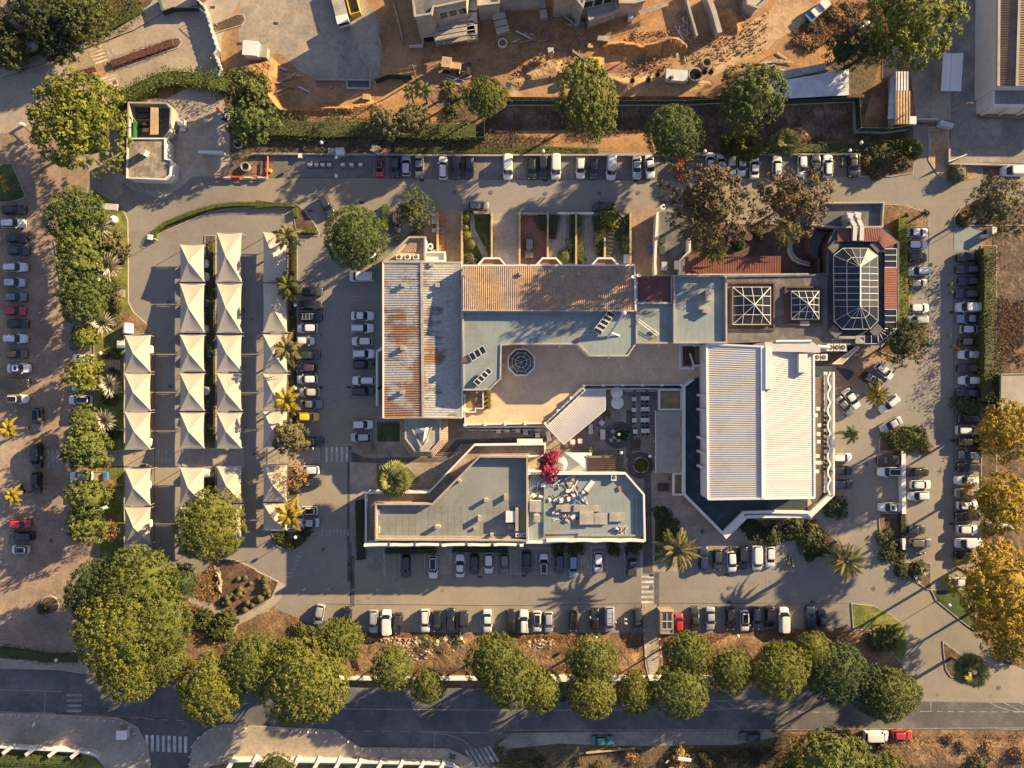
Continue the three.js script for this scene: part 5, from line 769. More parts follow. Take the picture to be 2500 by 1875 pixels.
// ------------------------------------------------------------------ dark bar with glass skylights
{
const h=4.6,poly=[...pts(12,1732,715),...pts(13,335,705,480,690,490,440,545,330,905,325,1050,440,1052,1145,905,1265,390,1258,0,1235),...pts(12,1736,1248)],t=building('skylight_bar', 'dark roofed bar with three white ribbed skylights',poly,h);flat(t,poly,h,M.darkDeck,M.darkRoof,0.25,0.35,M.darkRoof);
const sk=(x0,y0,x1,y1,n,label)=>{const a=v3(px(x0,y0)[0],h+0.9),b=v3(px(x1,y1)[0],h+0.9),o=thing('pyramid_skylight',label, 'skylight',(a[0]+b[0])/2,(a[2]+b[2])/2,null,h),F=new Geo();part(o, 'kerb_wall',geo(g=>{g.ribbon([[a[0],a[2]],[b[0],a[2]],[b[0],b[2]],[a[0],b[2]]],0.25,h,h+0.9,true);g.ribbon([[a[0]-0.9,a[2]-0.9],[b[0]+0.9,a[2]-0.9],[b[0]+0.9,b[2]+0.9],[a[0]-0.9,b[2]+0.9]],0.35,h,h+0.35,true);}),M.darkDeck);pyramid(o,a[0],a[2],b[0],b[2],h+0.9,h+2.6,n,F,M.pane);part(o, 'frame',F,M.frame);};
sk(1789,701,1881,792,4, 'large square pyramid skylight beside the flat roof');sk(1932,711,1999,779,4, 'small square pyramid skylight between two larger ones');
const Q=(x,y,k)=>v3(pts(13,x,y)[0],k),e=h+1.1,ap1=Q(747,635,h+3.4),ap2=Q(747,957,h+3.4),o=thing('hip_skylight', 'long octagonal hipped skylight over the dark bar', 'skylight',ap1[0],(ap1[2]+ap2[2])/2,null,h),F=new Geo();
const eave=[[530,635],[530,545],[605,485],[672,485],[745,485],[810,485],[887,545],[888,640],[890,958],[890,1072],[825,1140],[768,1140],[680,1140],[600,1140],[535,1075],[532,958]].map(q=>Q(q[0],q[1],e));
part(o, 'kerb_wall',geo(g=>g.prism(eave.map(q=>[q[0],q[2]]),h,e-0.02)),M.navyRoof);
glaze(o,eave[15],eave[0],ap1,ap2,6,2,F,M.pane);glaze(o,eave[7],eave[8],ap2,ap1,6,2,F,M.paneGrey);
for (let i=0;i<7;i++) glaze(o,eave[i],eave[i+1],ap1,ap1,1,2,F,i>2?M.paneGrey : M.pane,0.07);for (let i=8;i<15;i++) glaze(o,eave[i],eave[i+1],ap2,ap2,1,2,F,M.pane,0.07);F.beam([ap1[0],ap1[1]+0.1,ap1[2]],[ap2[0],ap2[1]+0.1,ap2[2]],0.22,0.16);part(o, 'frame',F,M.frame);
part(t, 'skylight_plinth',geo(g=>g.prism(W(pts(13,492,490,560,440,880,440,940,500,940,1110,880,1190,560,1195,492,1130),h+0.35),h+0.002,h+0.35)),M.navyRoof);

const slope=(a,b,c,d,m,n)=>part(t,n,ribbed(a,b,c,d,0.34,0.08, 'x',true),m);
slope(Q(560,325,h+0.3),Q(905,325,h+0.3),Q(890,430,h+1.0),Q(560,430,h+1.0),M.redTile, 'tile_skirt');slope(Q(905,325,h+0.3),Q(1048,440,h+0.3),Q(940,488,h+1.0),Q(890,430,h+1.0),M.redTile, 'tile_skirt');slope(Q(1045,975,h+0.3),Q(1045,640,h+0.3),Q(942,640,h+0.9),Q(942,975,h+0.9),M.redTile, 'tile_skirt');
const gs=thing('glazed_strip', 'dark glazed roof strip with white bars round the bar', 'glazing',...at(pts(13,995,800)[0],h),null,h),GF=new Geo();
glaze(gs,Q(1040,640,h+0.35),Q(1040,490,h+0.35),Q(945,490,h+0.8),Q(945,640,h+0.8),3,1,GF,M.pane);glaze(gs,Q(1040,1135,h+0.35),Q(1040,980,h+0.35),Q(945,980,h+0.8),Q(945,1135,h+0.8),3,1,GF,M.pane);glaze(gs,Q(895,1255,h+0.35),Q(1040,1140,h+0.35),Q(945,1137,h+0.8),Q(890,1190,h+0.8),4,1,GF,M.pane);glaze(gs,Q(780,1258,h+0.35),Q(893,1258,h+0.35),Q(888,1190,h+0.8),Q(782,1190,h+0.8),2,1,GF,M.pane);part(gs, 'bars',GF,M.frame);
ventBox(pts(13,745,1225)[0],h,1.6,1.4,0.5,0, 'square grey hatch by the glazed strip',null,M.concrete);ventBox(pts(13,297,1092)[0],h,1.7,0.8,0.3,0, 'flat tan box below the small skylight',null,M.tan);ventBox(pts(13,640,1207)[0],h+0.35,3.0,0.35,0.2,0, 'long white beam on the dark roof edge');
for (const [x,y,a] of [[540,470,-45],[880,465,45],[545,1160,45],[880,1150,-45]]){const c=at(pts(13,x,y)[0],h+0.8),g=solo('roof_gusset',geo(q=>q.obox(c[0],c[1],h+0.355,h+0.75,2.2,1.6,a)),M.darkRoof, 'grey corner block of the hipped skylight', 'roof block', 'corner blocks of the skylight');}

const pa=pts(13,345,300,395,125,920,122,908,318,545,322),ta=building('bar_annex', 'flat grey annex with a blue rimmed wall',pa,3.6);flat(ta,pa,3.6,M.darkDeck,M.darkRoof,0.9,0.3,M.concrete);
for (const [x0,y0,x1,y1,x2,y2] of [[655,230,700,310,695,425],[715,225,755,310,750,425]]){const a=v3(pts(13,x0,y0)[0],5.6),b=v3(pts(13,x1,y1)[0],5.9),c=v3(pts(13,x2,y2)[0],5.9),d=thing('air_duct', 'bent silver air duct over the red tiles', 'duct',a[0],a[2], 'silver ducts of the bar',3.6);part(d, 'duct',geo(g=>{g.beam(a,b,0.75,0.7);g.beam(b,c,0.75,0.72);}),M.steel);part(d, 'fan_housing',geo(g=>{g.obox(a[0],a[2],3.6,6.1,1.3,1.3,10);g.disc(a[0],a[2],6.102,6.25,0.5,14);}),M.steel);}
ventBox(pts(13,440,300)[0],3.6,0.3,0.3,1.2,0, 'thin flue post on the grey annex',null,M.steel);ventBox(pts(13,620,285)[0],3.6,1.0,1.3,0.4,0, 'small red slatted vent on the annex',null,M.redTile);

land('bar_patio',[...pts(12,1450,400,1520,280),...pts(13,330,300,335,500,415,570,415,690,0,700),...pts(12,1400,700,1400,600)],0.02,M.darkDeck, 'dark red brown patio of the bar');
const aw=pts(12,1402,560,2074,552),aw2=pts(13,102,550,102,690),al=pts(12,1402,695),tt=building('patio_awning', 'long maroon ribbed awning over the bar patio',[aw[0],aw2[0],aw2[1],al[0]],3, 'awning');part(tt, 'ribbed_sheet',ribbed(v3(aw[0],2.9),v3(aw2[0],2.9),v3(aw2[1],3.4),v3(al[0],3.4),0.33,0.07, 'x'),M.redTile);part(tt, 'frame',geo(g=>g.beam(v3(aw[0],2.85),v3(aw2[0],2.85),0.12,0.15)),M.darkMetal);for (let i=0;i<6;i++){const q=lerp3(v3(aw[0],2.8),v3(aw2[0],2.8),i/5);part(tt, 'post',geo(g=>g.bar([q[0],0,q[2]],q,0.06)),M.darkMetal);}
const cb=thing('curved_bench', 'curved pale bench wall on the bar patio', 'bench',...at(pts(13,200,480)[0]));part(cb, 'seat',geo(g=>g.ribbon(W(pts(13,195,425,185,470,190,515,220,560,270,590,340,605),0.6),0.55,0,0.6)),M.concrete);part(cb, 'backrest',geo(g=>g.ribbon(W(pts(13,178,425,168,470,172,520,205,575,262,608,340,625),0.9),0.15,0,0.95)),M.white);
simpleWall('patio_wall', 'brown patio wall stepping round the annex',pts(13,332,300,332,505,412,572,412,690),0.4,2.4,M.darkDeck);simpleWall('parapet_strip', 'pale beam along the maroon awning',[...pts(12,1410,700),...pts(13,330,695)],0.3,4.7,M.concrete);
for (const [x,y] of [[1800,385],[1915,390],[2035,385]]){const c=at(pts(12,x,y)[0],0.7),o=thing('round_table', 'round dark patio table under the brown trees', 'table',c[0],c[1], 'patio tables of the bar',0.03);mesh('table_top',geo(g=>g.disc(0,0,0.7,0.75,0.85,20)),M.darkDeck,o);mesh('pedestal',geo(g=>g.bar([0,0,0],[0,0.7,0],0.08)),M.darkMetal,o);}
}

// ------------------------------------------------------------------ white restaurant
{
const h=9.4,NW=px(1725.5,840)[0],SW=px(1728.5,1219)[0],NE=px(1986,862)[0],SE=px(1988,1215)[0],RN=px(1862,846)[0],RS=px(1864,1217)[0],poly=[NW,RN,NE,SE,RS,SW],t=building('restaurant', 'white restaurant under a large ribbed white roof',poly,h);
part(t, 'wall',geo(g=>g.prism(W(poly,h),-0.05,h-0.05,false)),M.white);
part(t, 'roof_slope',ribbed(v3(NW,h),v3(RN,h+1.35),v3(RS,h+1.35),v3(SW,h),0.42,0.05, 'z'),M.whiteRoof);part(t, 'roof_slope',ribbed(v3(RN,h+1.35),v3(NE,h),v3(SE,h),v3(RS,h+1.35),0.42,0.05, 'z'),M.whiteRoof);
part(t, 'ridge_gutter',geo(g=>g.beam(v3(RN,h+1.5),v3(RS,h+1.5),0.7,0.1)),M.frame);part(t, 'gable_wall',geo(g=>{for (const [a,b,c] of [[NW,RN,NE],[SW,RS,SE]]) g.tri(v3(a,h-0.05),v3(b,h+1.35),v3(c,h-0.05));}),M.white);
for (const [a,b,y0,y1] of [[NW,SW,0,0],[NE,SE,0,0],[NW,RN,0,1.35],[RN,NE,1.35,0],[SW,RS,0,1.35],[RS,SE,1.35,0]]) part(t, 'eave',geo(g=>g.beam(v3(a,h+y0+0.05),v3(b,h+y1+0.05),0.35,0.3)),M.frame);

const ring=[...pts(12,1468,1545),...pts(22,1395,70,1395,950,1715,1275,1880,1100,2074,1095),...pts(23,340,1100,520,950,520,0),...pts(13,520,1440,380,1440,380,1330),...pts(12,1580,1500)],rt=building('ring_terrace', 'dark teal terrace with white parapet round the restaurant',ring,3.7);part(rt, 'wall',geo(g=>g.prism(W(ring,3.7),-0.05,3.64,false)),M.white);part(rt, 'membrane',geo(g=>g.prism(W(ring,3.7),3.642,3.7)),M.teal);
const pl=W([...pts(12,1470,1545),...pts(22,1395,75,1395,950,1715,1275),...pts(22,1880,1100,2074,1095),...pts(23,340,1100,520,950,518,0)],4.7);part(rt, 'parapet',geo(g=>g.ribbon(pl,0.5,3.6,4.7)),M.white);
part(rt, 'east_deck',geo(g=>g.prism(W(pts(23,375,0,442,0,442,930,350,1090,320,1080,320,985,375,980),3.75),3.702,3.75)),M.tan);
part(rt, 'scallop_canopy',geo(g=>{const P=[];for (let i=0;i<=64;i++) P.push(pts(23,508-22*Math.abs(Math.sin(i/64*Math.PI*8)),-40+i*15.6)[0]);g.ribbon(W(P,4.9),0.3,4.72,4.9);g.ribbon(W(pts(23,534,-40,534,960),4.95),0.35,3.0,4.95);g.ribbon(W(pts(23,468,-40,468,940),4.4),0.7,4.2,4.4)}),M.white);
for (let i=0;i<22;i++) part(rt, 'rail_post',geo(g=>{const q=at(pts(23,446,10+i*42)[0],4.2);g.bar([q[0],3.75,q[1]],[q[0],4.75,q[1]],0.07,0.07,6);}),M.frame);part(rt, 'glass_rail',geo(g=>g.ribbon(W(pts(23,446,0,446,920),4.6),0.04,3.75,4.6)),M.paneGrey);
part(rt, 'corner_wedge',geo(g=>{g.prism(W(pts(22,1700,1262,1735,1315,1905,1148,1862,1105),4.75),4.0,4.72);g.prism(W(pts(23,318,1108,355,1140,540,962,510,940),4.75),4.0,4.72);g.prism(W([...pts(22,1905,1148,2074,1142),...pts(23,355,1142,340,1112),...pts(22,2074,1118,1890,1122)],4.3),3.9,4.3);}),M.white);
windows(rt,pts(22,1420,120)[0],pts(22,1420,900)[0],7,0.4,2.9,2.2,0);windows(t,pts(22,1560,60)[0],pts(22,1570,960)[0],8,5.2,8.4,2.6,6.5);
for (const y of [150,268,500,615,735]) part(t, 'buttress',geo(g=>{const q=at(pts(22,1555,y)[0],8);g.obox(q[0],q[1],3.7,8.9,0.8,0.45);}),M.white);

for (const [x,y] of [[405,258],[385,312],[415,392],[408,462],[410,525],[402,640],[400,695],[432,695],[398,765]]){const c=at(pts(23,x,y)[0],4.4),o=thing('deck_table', 'small pale table on the restaurant deck', 'table',c[0],c[1], 'tables on the restaurant deck',3.75);mesh('table_top',geo(g=>g.box(-0.35,0.7,-0.35,0.35,0.74,0.35)),M.white,o);mesh('pedestal',geo(g=>g.bar([0,0,0],[0,0.7,0],0.05)),M.darkMetal,o);}
for (const y of [298,335,372,405,460,508,545,578,635,682,715,745]){const c=at(pts(23,461,y)[0],4.3),o=thing('planter_pot', 'dark green plant pot behind the glass rail', 'plant pot',c[0],c[1], 'pots along the glass rail',3.72);mesh('pot',geo(g=>g.bar([0,0,0],[0,0.55,0],0.2,0.26,10)),M.green,o);const f=mesh('foliage',CR.shrub[1],L.dark,o);f.scale.setScalar(0.32);f.position.y=0.6;f.userData.kind = 'stuff';}

const du=thing('roof_duct', 'white box duct lying along the restaurant ridge', 'duct',...at(px(1880,920)[0],h),null,h);part(du, 'duct',geo(g=>{const a=at(px(1869,846)[0],11.2),b=at(px(1885,950)[0],11.2);g.box(a[0],h+1,a[1],b[0],11.2,b[1]);}),M.white);part(du, 'elbow',geo(g=>{const a=at(pts(13,250,1340)[0],10.8),b=at(pts(13,320,1490)[0],10.8);g.box(a[0],h+0.4,a[1],b[0],10.8,b[1]);}),M.white);
const d2=thing('plant_deck', 'pale insulated plant deck behind the restaurant ridge', 'plant',...at(px(1940,850)[0],6),null);part(d2, 'casing',geo(g=>{g.prism(W([...pts(12,2045,1245),...pts(13,360,1245,420,1290,420,1330,30,1320,0,1335),...pts(12,2045,1335)],10.8),4.6,11);}),M.whiteRoof);part(d2, 'pipe',geo(g=>{g.bar(v3(pts(13,400,1280)[0],5.6),v3(pts(13,500,1290)[0],5.6),0.35,0.35,10);g.bar(v3(pts(13,60,1240)[0],11),v3(pts(13,350,1238)[0],11),0.25,0.25,10);}),M.white);
for (const x of [505,555,605]) acUnit(pts(13,x,1288)[0],4.4,1.35,1.35,0, 'large white cooling unit in a row of three', 'cooling units by the restaurant');for (const [x,y] of [[395,1368],[450,1368]]) acUnit(pts(13,x,y)[0],7.0,1.5,1.2,0, 'white cooling unit beside the box elbow', 'cooling units on the ridge');
const uw=pts(13,435,1265,640,1265,640,1320,435,1320),ub=building('plant_platform', 'grey platform carrying the cooling units',uw,4.3, 'platform');flat(ub,uw,4.3,M.concrete,M.concrete);const sw=pts(13,525,1420,720,1280,740,1290,600,1420),sb=building('sloping_wall', 'tan sloping wall behind the restaurant ducts',sw,3.2, 'wall');part(sb, 'wall',geo(g=>g.prism(W(sw,3.2),-0.05,3.2)),M.tan);part(sb, 'coping',geo(g=>g.ribbon(W(sw,3.25),0.2,3.2,3.28,true)),M.white);
const gr=W(pts(13,545,1450,600,1455,665,1470,705,1495,645,1562),0.05);solo('floor_grille',geo(g=>g.prism(gr,0.012,0.05)),M.darkMetal, 'dark metal floor grille behind the restaurant', 'grille');

const a1=pts(22,1162,278)[0],a2=pts(22,1372,278)[0],a3=pts(22,1365,778)[0],a4=pts(22,1165,778)[0],aw=building('court_awning', 'beige ribbed awning along the restaurant front',[a1,a2,a3,a4],3.3, 'awning');part(aw, 'ribbed_sheet',ribbed(v3(a1,3.0),v3(a2,3.5),v3(a3,3.5),v3(a4,3.0),0.36,0.06, 'z'),M.beigeRoof);part(aw, 'gutter',geo(g=>g.beam(v3(a1,2.95),v3(a4,2.95),0.15,0.15)),M.frame);for (let i=0;i<5;i++){const q=lerp3(v3(a1,2.9),v3(a4,2.9),i/4);part(aw, 'post',geo(g=>g.bar([q[0],0,q[2]],q,0.06)),M.frame);}
part(aw, 'scalloped_trim',geo(g=>{const P=[];for (let i=0;i<=24;i++) P.push(pts(22,1372-16*Math.abs(Math.sin(i/24*Math.PI*3)),278+i*21)[0]);g.ribbon(W(P,3.7),0.25,3.4,3.75);}),M.tan);
for (const [p,lab] of [[pts(22,1195,105,1375,105,1375,265,1195,265), 'brown balcony with a curved white rim above the tables'],[pts(22,1312,785,1385,785,1385,955,1312,955), 'narrow brown balcony below the beige awning']]){const b=building('balcony',lab,p,3.4, 'balcony');part(b, 'floor',geo(g=>g.prism(W(p,3.0),2.8,3.0)),M.wood);part(b, 'rim',geo(g=>g.ribbon(W(p,3.8),0.3,2.8,3.8,true)),M.white);for (const q of W(p,2.8)) part(b, 'post',geo(g=>g.bar([q[0],0,q[1]],[q[0],2.8,q[1]],0.1)),M.white);}
}
// ------------------------------------------------------------------ south building
{
const h=6.2,outer=[...pts(21,890,1372,890,940,1400,936,1770,552),...pts(22,268,546,268,640,120,645,120,1345)],roof=[...pts(21,972,1318,972,1030,1430,1030,1812,645),...pts(22,122,648,122,1325)];
const t=building('south_building', 'long grey roofed building with a bent white parapet',outer,h);
const g1=W(outer,4.6);part(t, 'wall',geo(g=>g.prism(g1,-0.05,3.5,false)),M.white);part(t, 'gallery_floor',geo(g=>g.prism(g1,3.502,3.6)),M.paverPink);part(t, 'gallery_parapet',geo(g=>g.ribbon(g1,0.35,3.4,4.7,true)),M.white);
part(t, 'upper_wall',geo(g=>g.prism(W(roof,h),3.6,h-0.06,false)),M.paverPink);
const gm=ground([0.2,0.21,0.2],[0.18,0.175,0.155],24,{seed: 30,grain: 0.07,big: 0.1});part(t, 'roof',geo(g=>g.prism(W(roof,h),h-0.058,h)),gm);
part(t, 'roof_seams',geo(g=>{const a=at(pts(21,985,1050)[0],h),b=at(pts(22,115,1310)[0],h);for (let x=a[0]+1;x<b[0];x += 1.25){const zt=at(pts(21,985,1045)[0],h)[1];g.box(x,h+0.001,zt,x+0.03,h+0.02,b[1]);}for (let z=a[1]+1;z<b[1];z += 1.25) g.box(a[0],h+0.001,z,b[0],h+0.018,z+0.03);}),M.greyRoof);
part(t, 'parapet',geo(g=>g.ribbon(W(roof,h+1.1),0.32,h-0.1,h+1.3,true)),M.beigeRoof);part(t, 'inner_ledge',geo(g=>g.ribbon(W(pts(21,985,1300,2070,1305),h+0.4),0.5,h,h+0.4)),M.beigeRoof);
const wav=[];for (let i=0;i<=30;i++) wav.push(pts(21,892+i*42,1362-5*Math.abs(Math.sin(i/30*Math.PI*4)))[0]);part(t, 'south_parapet',geo(g=>g.ribbon(W(wav,h+1.2),0.4,3.4,h+0.4)),M.white);part(t, 'south_cornice',geo(g=>{for (let i=0;i<6;i++) g.ribbon(W(wav.slice(i*5,i*5+5),h+1.2),0.42,h+0.85,h+1.45);}),M.white);for (let i=0;i<=6;i++) part(t, 'pier',geo(g=>{const q=at(wav[Math.min(30,i*5)],h+1);g.obox(q[0],q[1],h+0.4,h+1.5,0.7,0.42);}),M.white);
windows(t,pts(21,1380,950)[0],pts(21,920,950)[0],6,0.3,2.6,1.8,0);windows(t,pts(21,1765,575)[0],pts(21,1420,930)[0],5,0.3,2.6,1.8,0);windows(t,pts(22,250,570)[0],pts(21,1800,560)[0],5,0.3,2.6,1.8,0);

const r2=pts(22,124,780,380,782,915,780,1062,948,1070,1318,530,1318,270,1335,124,1335),t2=building('south_east_building', 'flat roofed east half strewn with building junk',r2,5.8);flat(t2,r2,5.8,M.white,M.flatRoof,0.9,0.35,M.white);
part(t2, 'inner_kerb',geo(g=>{g.ribbon(W(pts(22,265,840,262,1290),6.2),0.3,5.8,6.2);g.ribbon(W(pts(22,270,1270,540,1262,540,1285,1010,1285,1010,960),6.1),0.35,5.8,6.1);}),M.flatRoof);part(t2, 'south_cornice',geo(g=>{const P=[];for (let i=0;i<=24;i++) P.push(pts(22,280+i*33,1332-6*Math.abs(Math.sin(i/24*Math.PI*4)))[0]);g.ribbon(W(P,7),0.45,5.2,7.0);}),M.white);
for (const [x,y,w,d,hh,m] of [[415,1065,2.6,1.2,0.5,M.flatRoof],[560,1065,2.8,1.2,0.5,M.flatRoof],[670,1065,2.4,1.1,0.45,M.greyRoof],[605,1140,2.6,2.5,0.6,M.concrete],[850,1135,2.8,1.6,0.4,M.concrete],[720,1150,2.4,2.0,0.4,M.greyRoof]]) ventBox(pts(22,x,y)[0],5.8,w,d,hh,0, 'low flat roof hatch in the junk strewn roof', 'roof hatches of the south building',m);
for (const [x,y,w,d,hh] of [[190,1048,2.1,2.0,1.2],[202,1148,1.1,1.3,0.9]]) ventBox(pts(22,x,y)[0],5.8,w,d,hh,0, 'white plant box on the junk strewn roof', 'white boxes on the junk strewn roof');acUnit(pts(22,825,815)[0],5.8,1.0,1.3,0, 'white fan unit at the roof edge above the pergola');
const wb=at(pts(22,628,885)[0],6.2);solo('white_board',geo(g=>g.obox(wb[0],wb[1],5.805,6.0,2.3,0.9,-52)),M.white, 'tilted white board lying on the cluttered roof', 'board');const ob=at(pts(22,872,905)[0],6.0);solo('timber_box',geo(g=>g.obox(ob[0],ob[1],5.805,6.1,0.5,0.9,-15)),M.deckWood, 'small orange timber box on the cluttered roof', 'box');
const r=rng(77),heap=(cx,cy,sx,sy,n,nm,label)=>{const c=at(pts(22,cx,cy)[0],6),o=thing(nm,label, 'scrap',c[0],c[1],null,5.8);for (let i=0;i<n;i++){const x=(r()-0.5)*sx,z=(r()-0.5)*sy,a=r()*180,k=r();mesh('scrap_piece',geo(g=>k<0.45?g.obox(x,z,0,0.05+r()*0.12,0.8+r()*1.8,0.07+r()*0.12,a) : g.obox(x,z,0,0.15+r()*0.45,0.3+r()*0.6,0.25+r()*0.5,a)),[M.white,M.concrete,M.frame,M.tan,M.darkMetal,M.blue,M.white][Math.floor(r()*7)],o);}};
heap(430,860,5,2.2,34, 'scrap_heap', 'heap of thin white frames on the cluttered roof');heap(520,960,4,2.4,34, 'scrap_heap', 'heap of mixed junk with blue bits on the roof');heap(385,1120,3,2.4,26, 'scrap_heap', 'heap of white boxes and chairs on the roof');heap(200,930,2.6,3,20, 'scrap_heap', 'heap of brown boards beside the white boxes');heap(360,985,2.6,1,10, 'scrap_heap', 'stack of long white panels on the roof');heap(860,1240,3.2,1,12, 'scrap_heap', 'heap of dark cable by the roof edge');heap(490,1135,1.8,0.7,8, 'scrap_heap', 'few white buckets on the roof');

for (const [tl,x,y,w,d,hh,a] of [[21,1645,838,0.9,0.4,0.7,45],[21,1865,1000,0.7,0.5,1.1,0],[21,1808,1150,0.4,1.0,1.1,0],[21,1470,1217,0.9,0.5,1.1,0],[21,1350,1050,0.9,0.35,0.5,0],[21,990,1095,0.45,0.9,0.5,0],[21,988,1242,0.5,1.1,0.6,0],[21,2020,975,0.4,1.0,0.8,0],[21,1912,1280,0.6,0.45,1.0,0],[21,1865,662,0.9,0.4,0.5,0],[21,1775,1226,0.5,0.35,0.4,0]]) ventBox(pts(tl,x,y)[0],h,w,d,hh,a, 'slim white roof vent on the gridded grey roof', 'vents on the gridded roof');
const bx=pts(21,2040,1100,2074,1100),big=at(pts(21,2062,1135)[0],h+1.6);const bt=thing('roof_house', 'pale rendered roof house with stepped walls', 'roof house',big[0],big[1],null,h);mesh('block',geo(g=>{g.box(-0.8,0,-1,0.9,1.6,0.9);g.box(0.92,0,-1.6,1.5,1.9,2.6);g.box(-0.6,0,1.5,0.6,0.9,2.4);}),M.beigeRoof,bt);mesh('cap',geo(g=>g.box(-0.9,1.602,-1.1,0.95,1.7,1.0)),M.white,bt);for (const [x,y] of [[50,1282],[100,1282]]) acUnit(pts(22,x,y)[0],h,1.0,0.7,0, 'white fan unit by the south parapet', 'fan units by the south parapet');

const tc=at(pts(22,540,705)[0],3.2),tt=thing('garden_tent', 'white square garden tent beside the pergola', 'tent',tc[0],tc[1]),tw=2.6,td=2.1;mesh('canopy',geo(g=>{const P=[[-tw,2.4,-td],[tw,2.4,-td],[tw,2.4,td],[-tw,2.4,td]],a=[0.3,3.6,0];for (let i=0;i<4;i++) g.tri(P[i],a,P[(i+1) % 4]);for (let i=0;i<4;i++){const p=P[i],q=P[(i+1) % 4];g.quad(p,q,[q[0],2.15,q[2]],[p[0],2.15,p[2]]);}}),M.white,tt);for (const a of [-1,1]) for (const b of [-1,1]) mesh('post',geo(g=>g.bar([a*tw*0.96,0,b*td*0.96],[a*tw*0.96,2.4,b*td*0.96],0.05)),M.frame,tt);
const parasol=(p,r,n,label,group,sk=0)=>{const c=at(p,2.6),o=thing('parasol',label, 'parasol',c[0],c[1],group,0.03);mesh('canopy',geo(g=>{for (let i=0;i<n;i++){const a=i/n*6.2832+sk,b=(i+1)/n*6.2832+sk;g.tri([Math.cos(a)*r,2.35,Math.sin(a)*r],[0,2.95,0],[Math.cos(b)*r,2.35,Math.sin(b)*r]);}}),M.white,o);mesh('pole',geo(g=>g.bar([0,0.05,0],[0,2.9,0],0.035)),M.pole,o);mesh('base',geo(g=>g.disc(0,0,0,0.08,0.35,14)),M.concrete,o);};
parasol(pts(22,415,707)[0],1.5,6, 'white six sided parasol by the pink bougainvillea',null,0.4);parasol(pts(22,850,128)[0],1.2,16, 'round white parasol below the terrace edge', 'round parasols in the court');parasol(pts(22,855,210)[0],1.25,16, 'round white parasol below the terrace edge', 'round parasols in the court');
const pg=building('pergola', 'dark timber pergola of long slats over the court',pts(22,612,632,905,632,905,765,612,765),3.1, 'pergola');for (let i=0;i<8;i++){const y=640+i*17;part(pg, 'slat',geo(g=>g.beam(v3(pts(22,612,y)[0],3.2),v3(pts(22,905,y)[0],3.2),0.16,0.22)),M.darkDeck);}for (const x of [614,762,902]) part(pg, 'beam',geo(g=>g.beam(v3(pts(22,x,630)[0],3.0),v3(pts(22,x,767)[0],3.0),0.14,0.16)),M.wood);for (const x of [614,902]) for (const y of [634,763]) part(pg, 'post',geo(g=>{const q=at(pts(22,x,y)[0],2.9);g.bar([q[0],0,q[1]],[q[0],2.9,q[1]],0.08);}),M.wood);part(pg, 'roof_blind',geo(g=>g.prism(W(pts(22,620,640,900,640,900,760,620,760),2.8),2.76,2.8)),M.beigeRoof);
shrub('crimson bougainvillea spilling over the roof corner',pts(22,312,655)[0],17,L.pink, 'crimson bougainvillea',{y: 5.6,h: 1.6,name: 'bougainvillea',cat: 'bougainvillea'});shrub('crimson bougainvillea with green leaves over the parapet',pts(22,302,765)[0],21,L.pink,null,{y: 5.6,h: 1.8,name: 'bougainvillea',cat: 'bougainvillea'});shrub('green leafy stems among the crimson bougainvillea',pts(22,268,700)[0],16,L.shrub,null,{y: 5.6,h: 1.2});
const fl=pts(21,2074,510,2074,545),wh=at(pts(22,145,525)[0],3.2);solo('white_awning',geo(g=>g.obox(wh[0],wh[1],3.0,3.15,5,1.1)),M.white, 'flat white awning over the court doorway', 'awning');
}
// court furniture
for (const [x,y] of [[988,180],[988,268],[990,352],[998,443]]) table(pts(22,x,y)[0],0.85,0.85,0, 'single white table in the shaded court', 'single white dining tables', 'ns',M.rubber, 'black chair drawn up to a white court table', 'black court chairs');
for (const [x,y] of [[1078,173],[1078,261],[1078,350],[1081,437]]) for (const s of [-18,18]) table(pts(22,x+s,y)[0],0.85,0.85,0, 'white table pushed against its twin in the court', 'paired white dining tables', 'ns',M.rubber, 'black chair at the paired white tables', 'black chairs of the paired tables');
for (const [x,y,w,d,a] of [[637,423,0.85,1.9,0],[735,468,0.95,2.0,0],[727,373,1.0,1.0,40],[492,527,0.95,0.95,0],[553,520,0.95,0.95,0],[297,480,0.9,1.9,-8]]) table(pts(22,x,y)[0],w,d,a,d>1.5?'long white table beside the ribbed canopy' : 'square white table with red chairs by the canopy',d>1.5?'long white tables' : 'white tables with red chairs',d>1.5?'we' : 'ns',M.red, 'red chair at a white court table', 'red court chairs');
for (const [x,y] of [[47,433],[110,453],[208,423],[207,473],[-40,430],[-110,437]]) table(pts(22,x,y)[0],0.95,0.95,0, 'white table in the passage under the terrace', 'white passage tables', 'we',M.rubber, 'black chair at a passage table', 'black passage chairs');
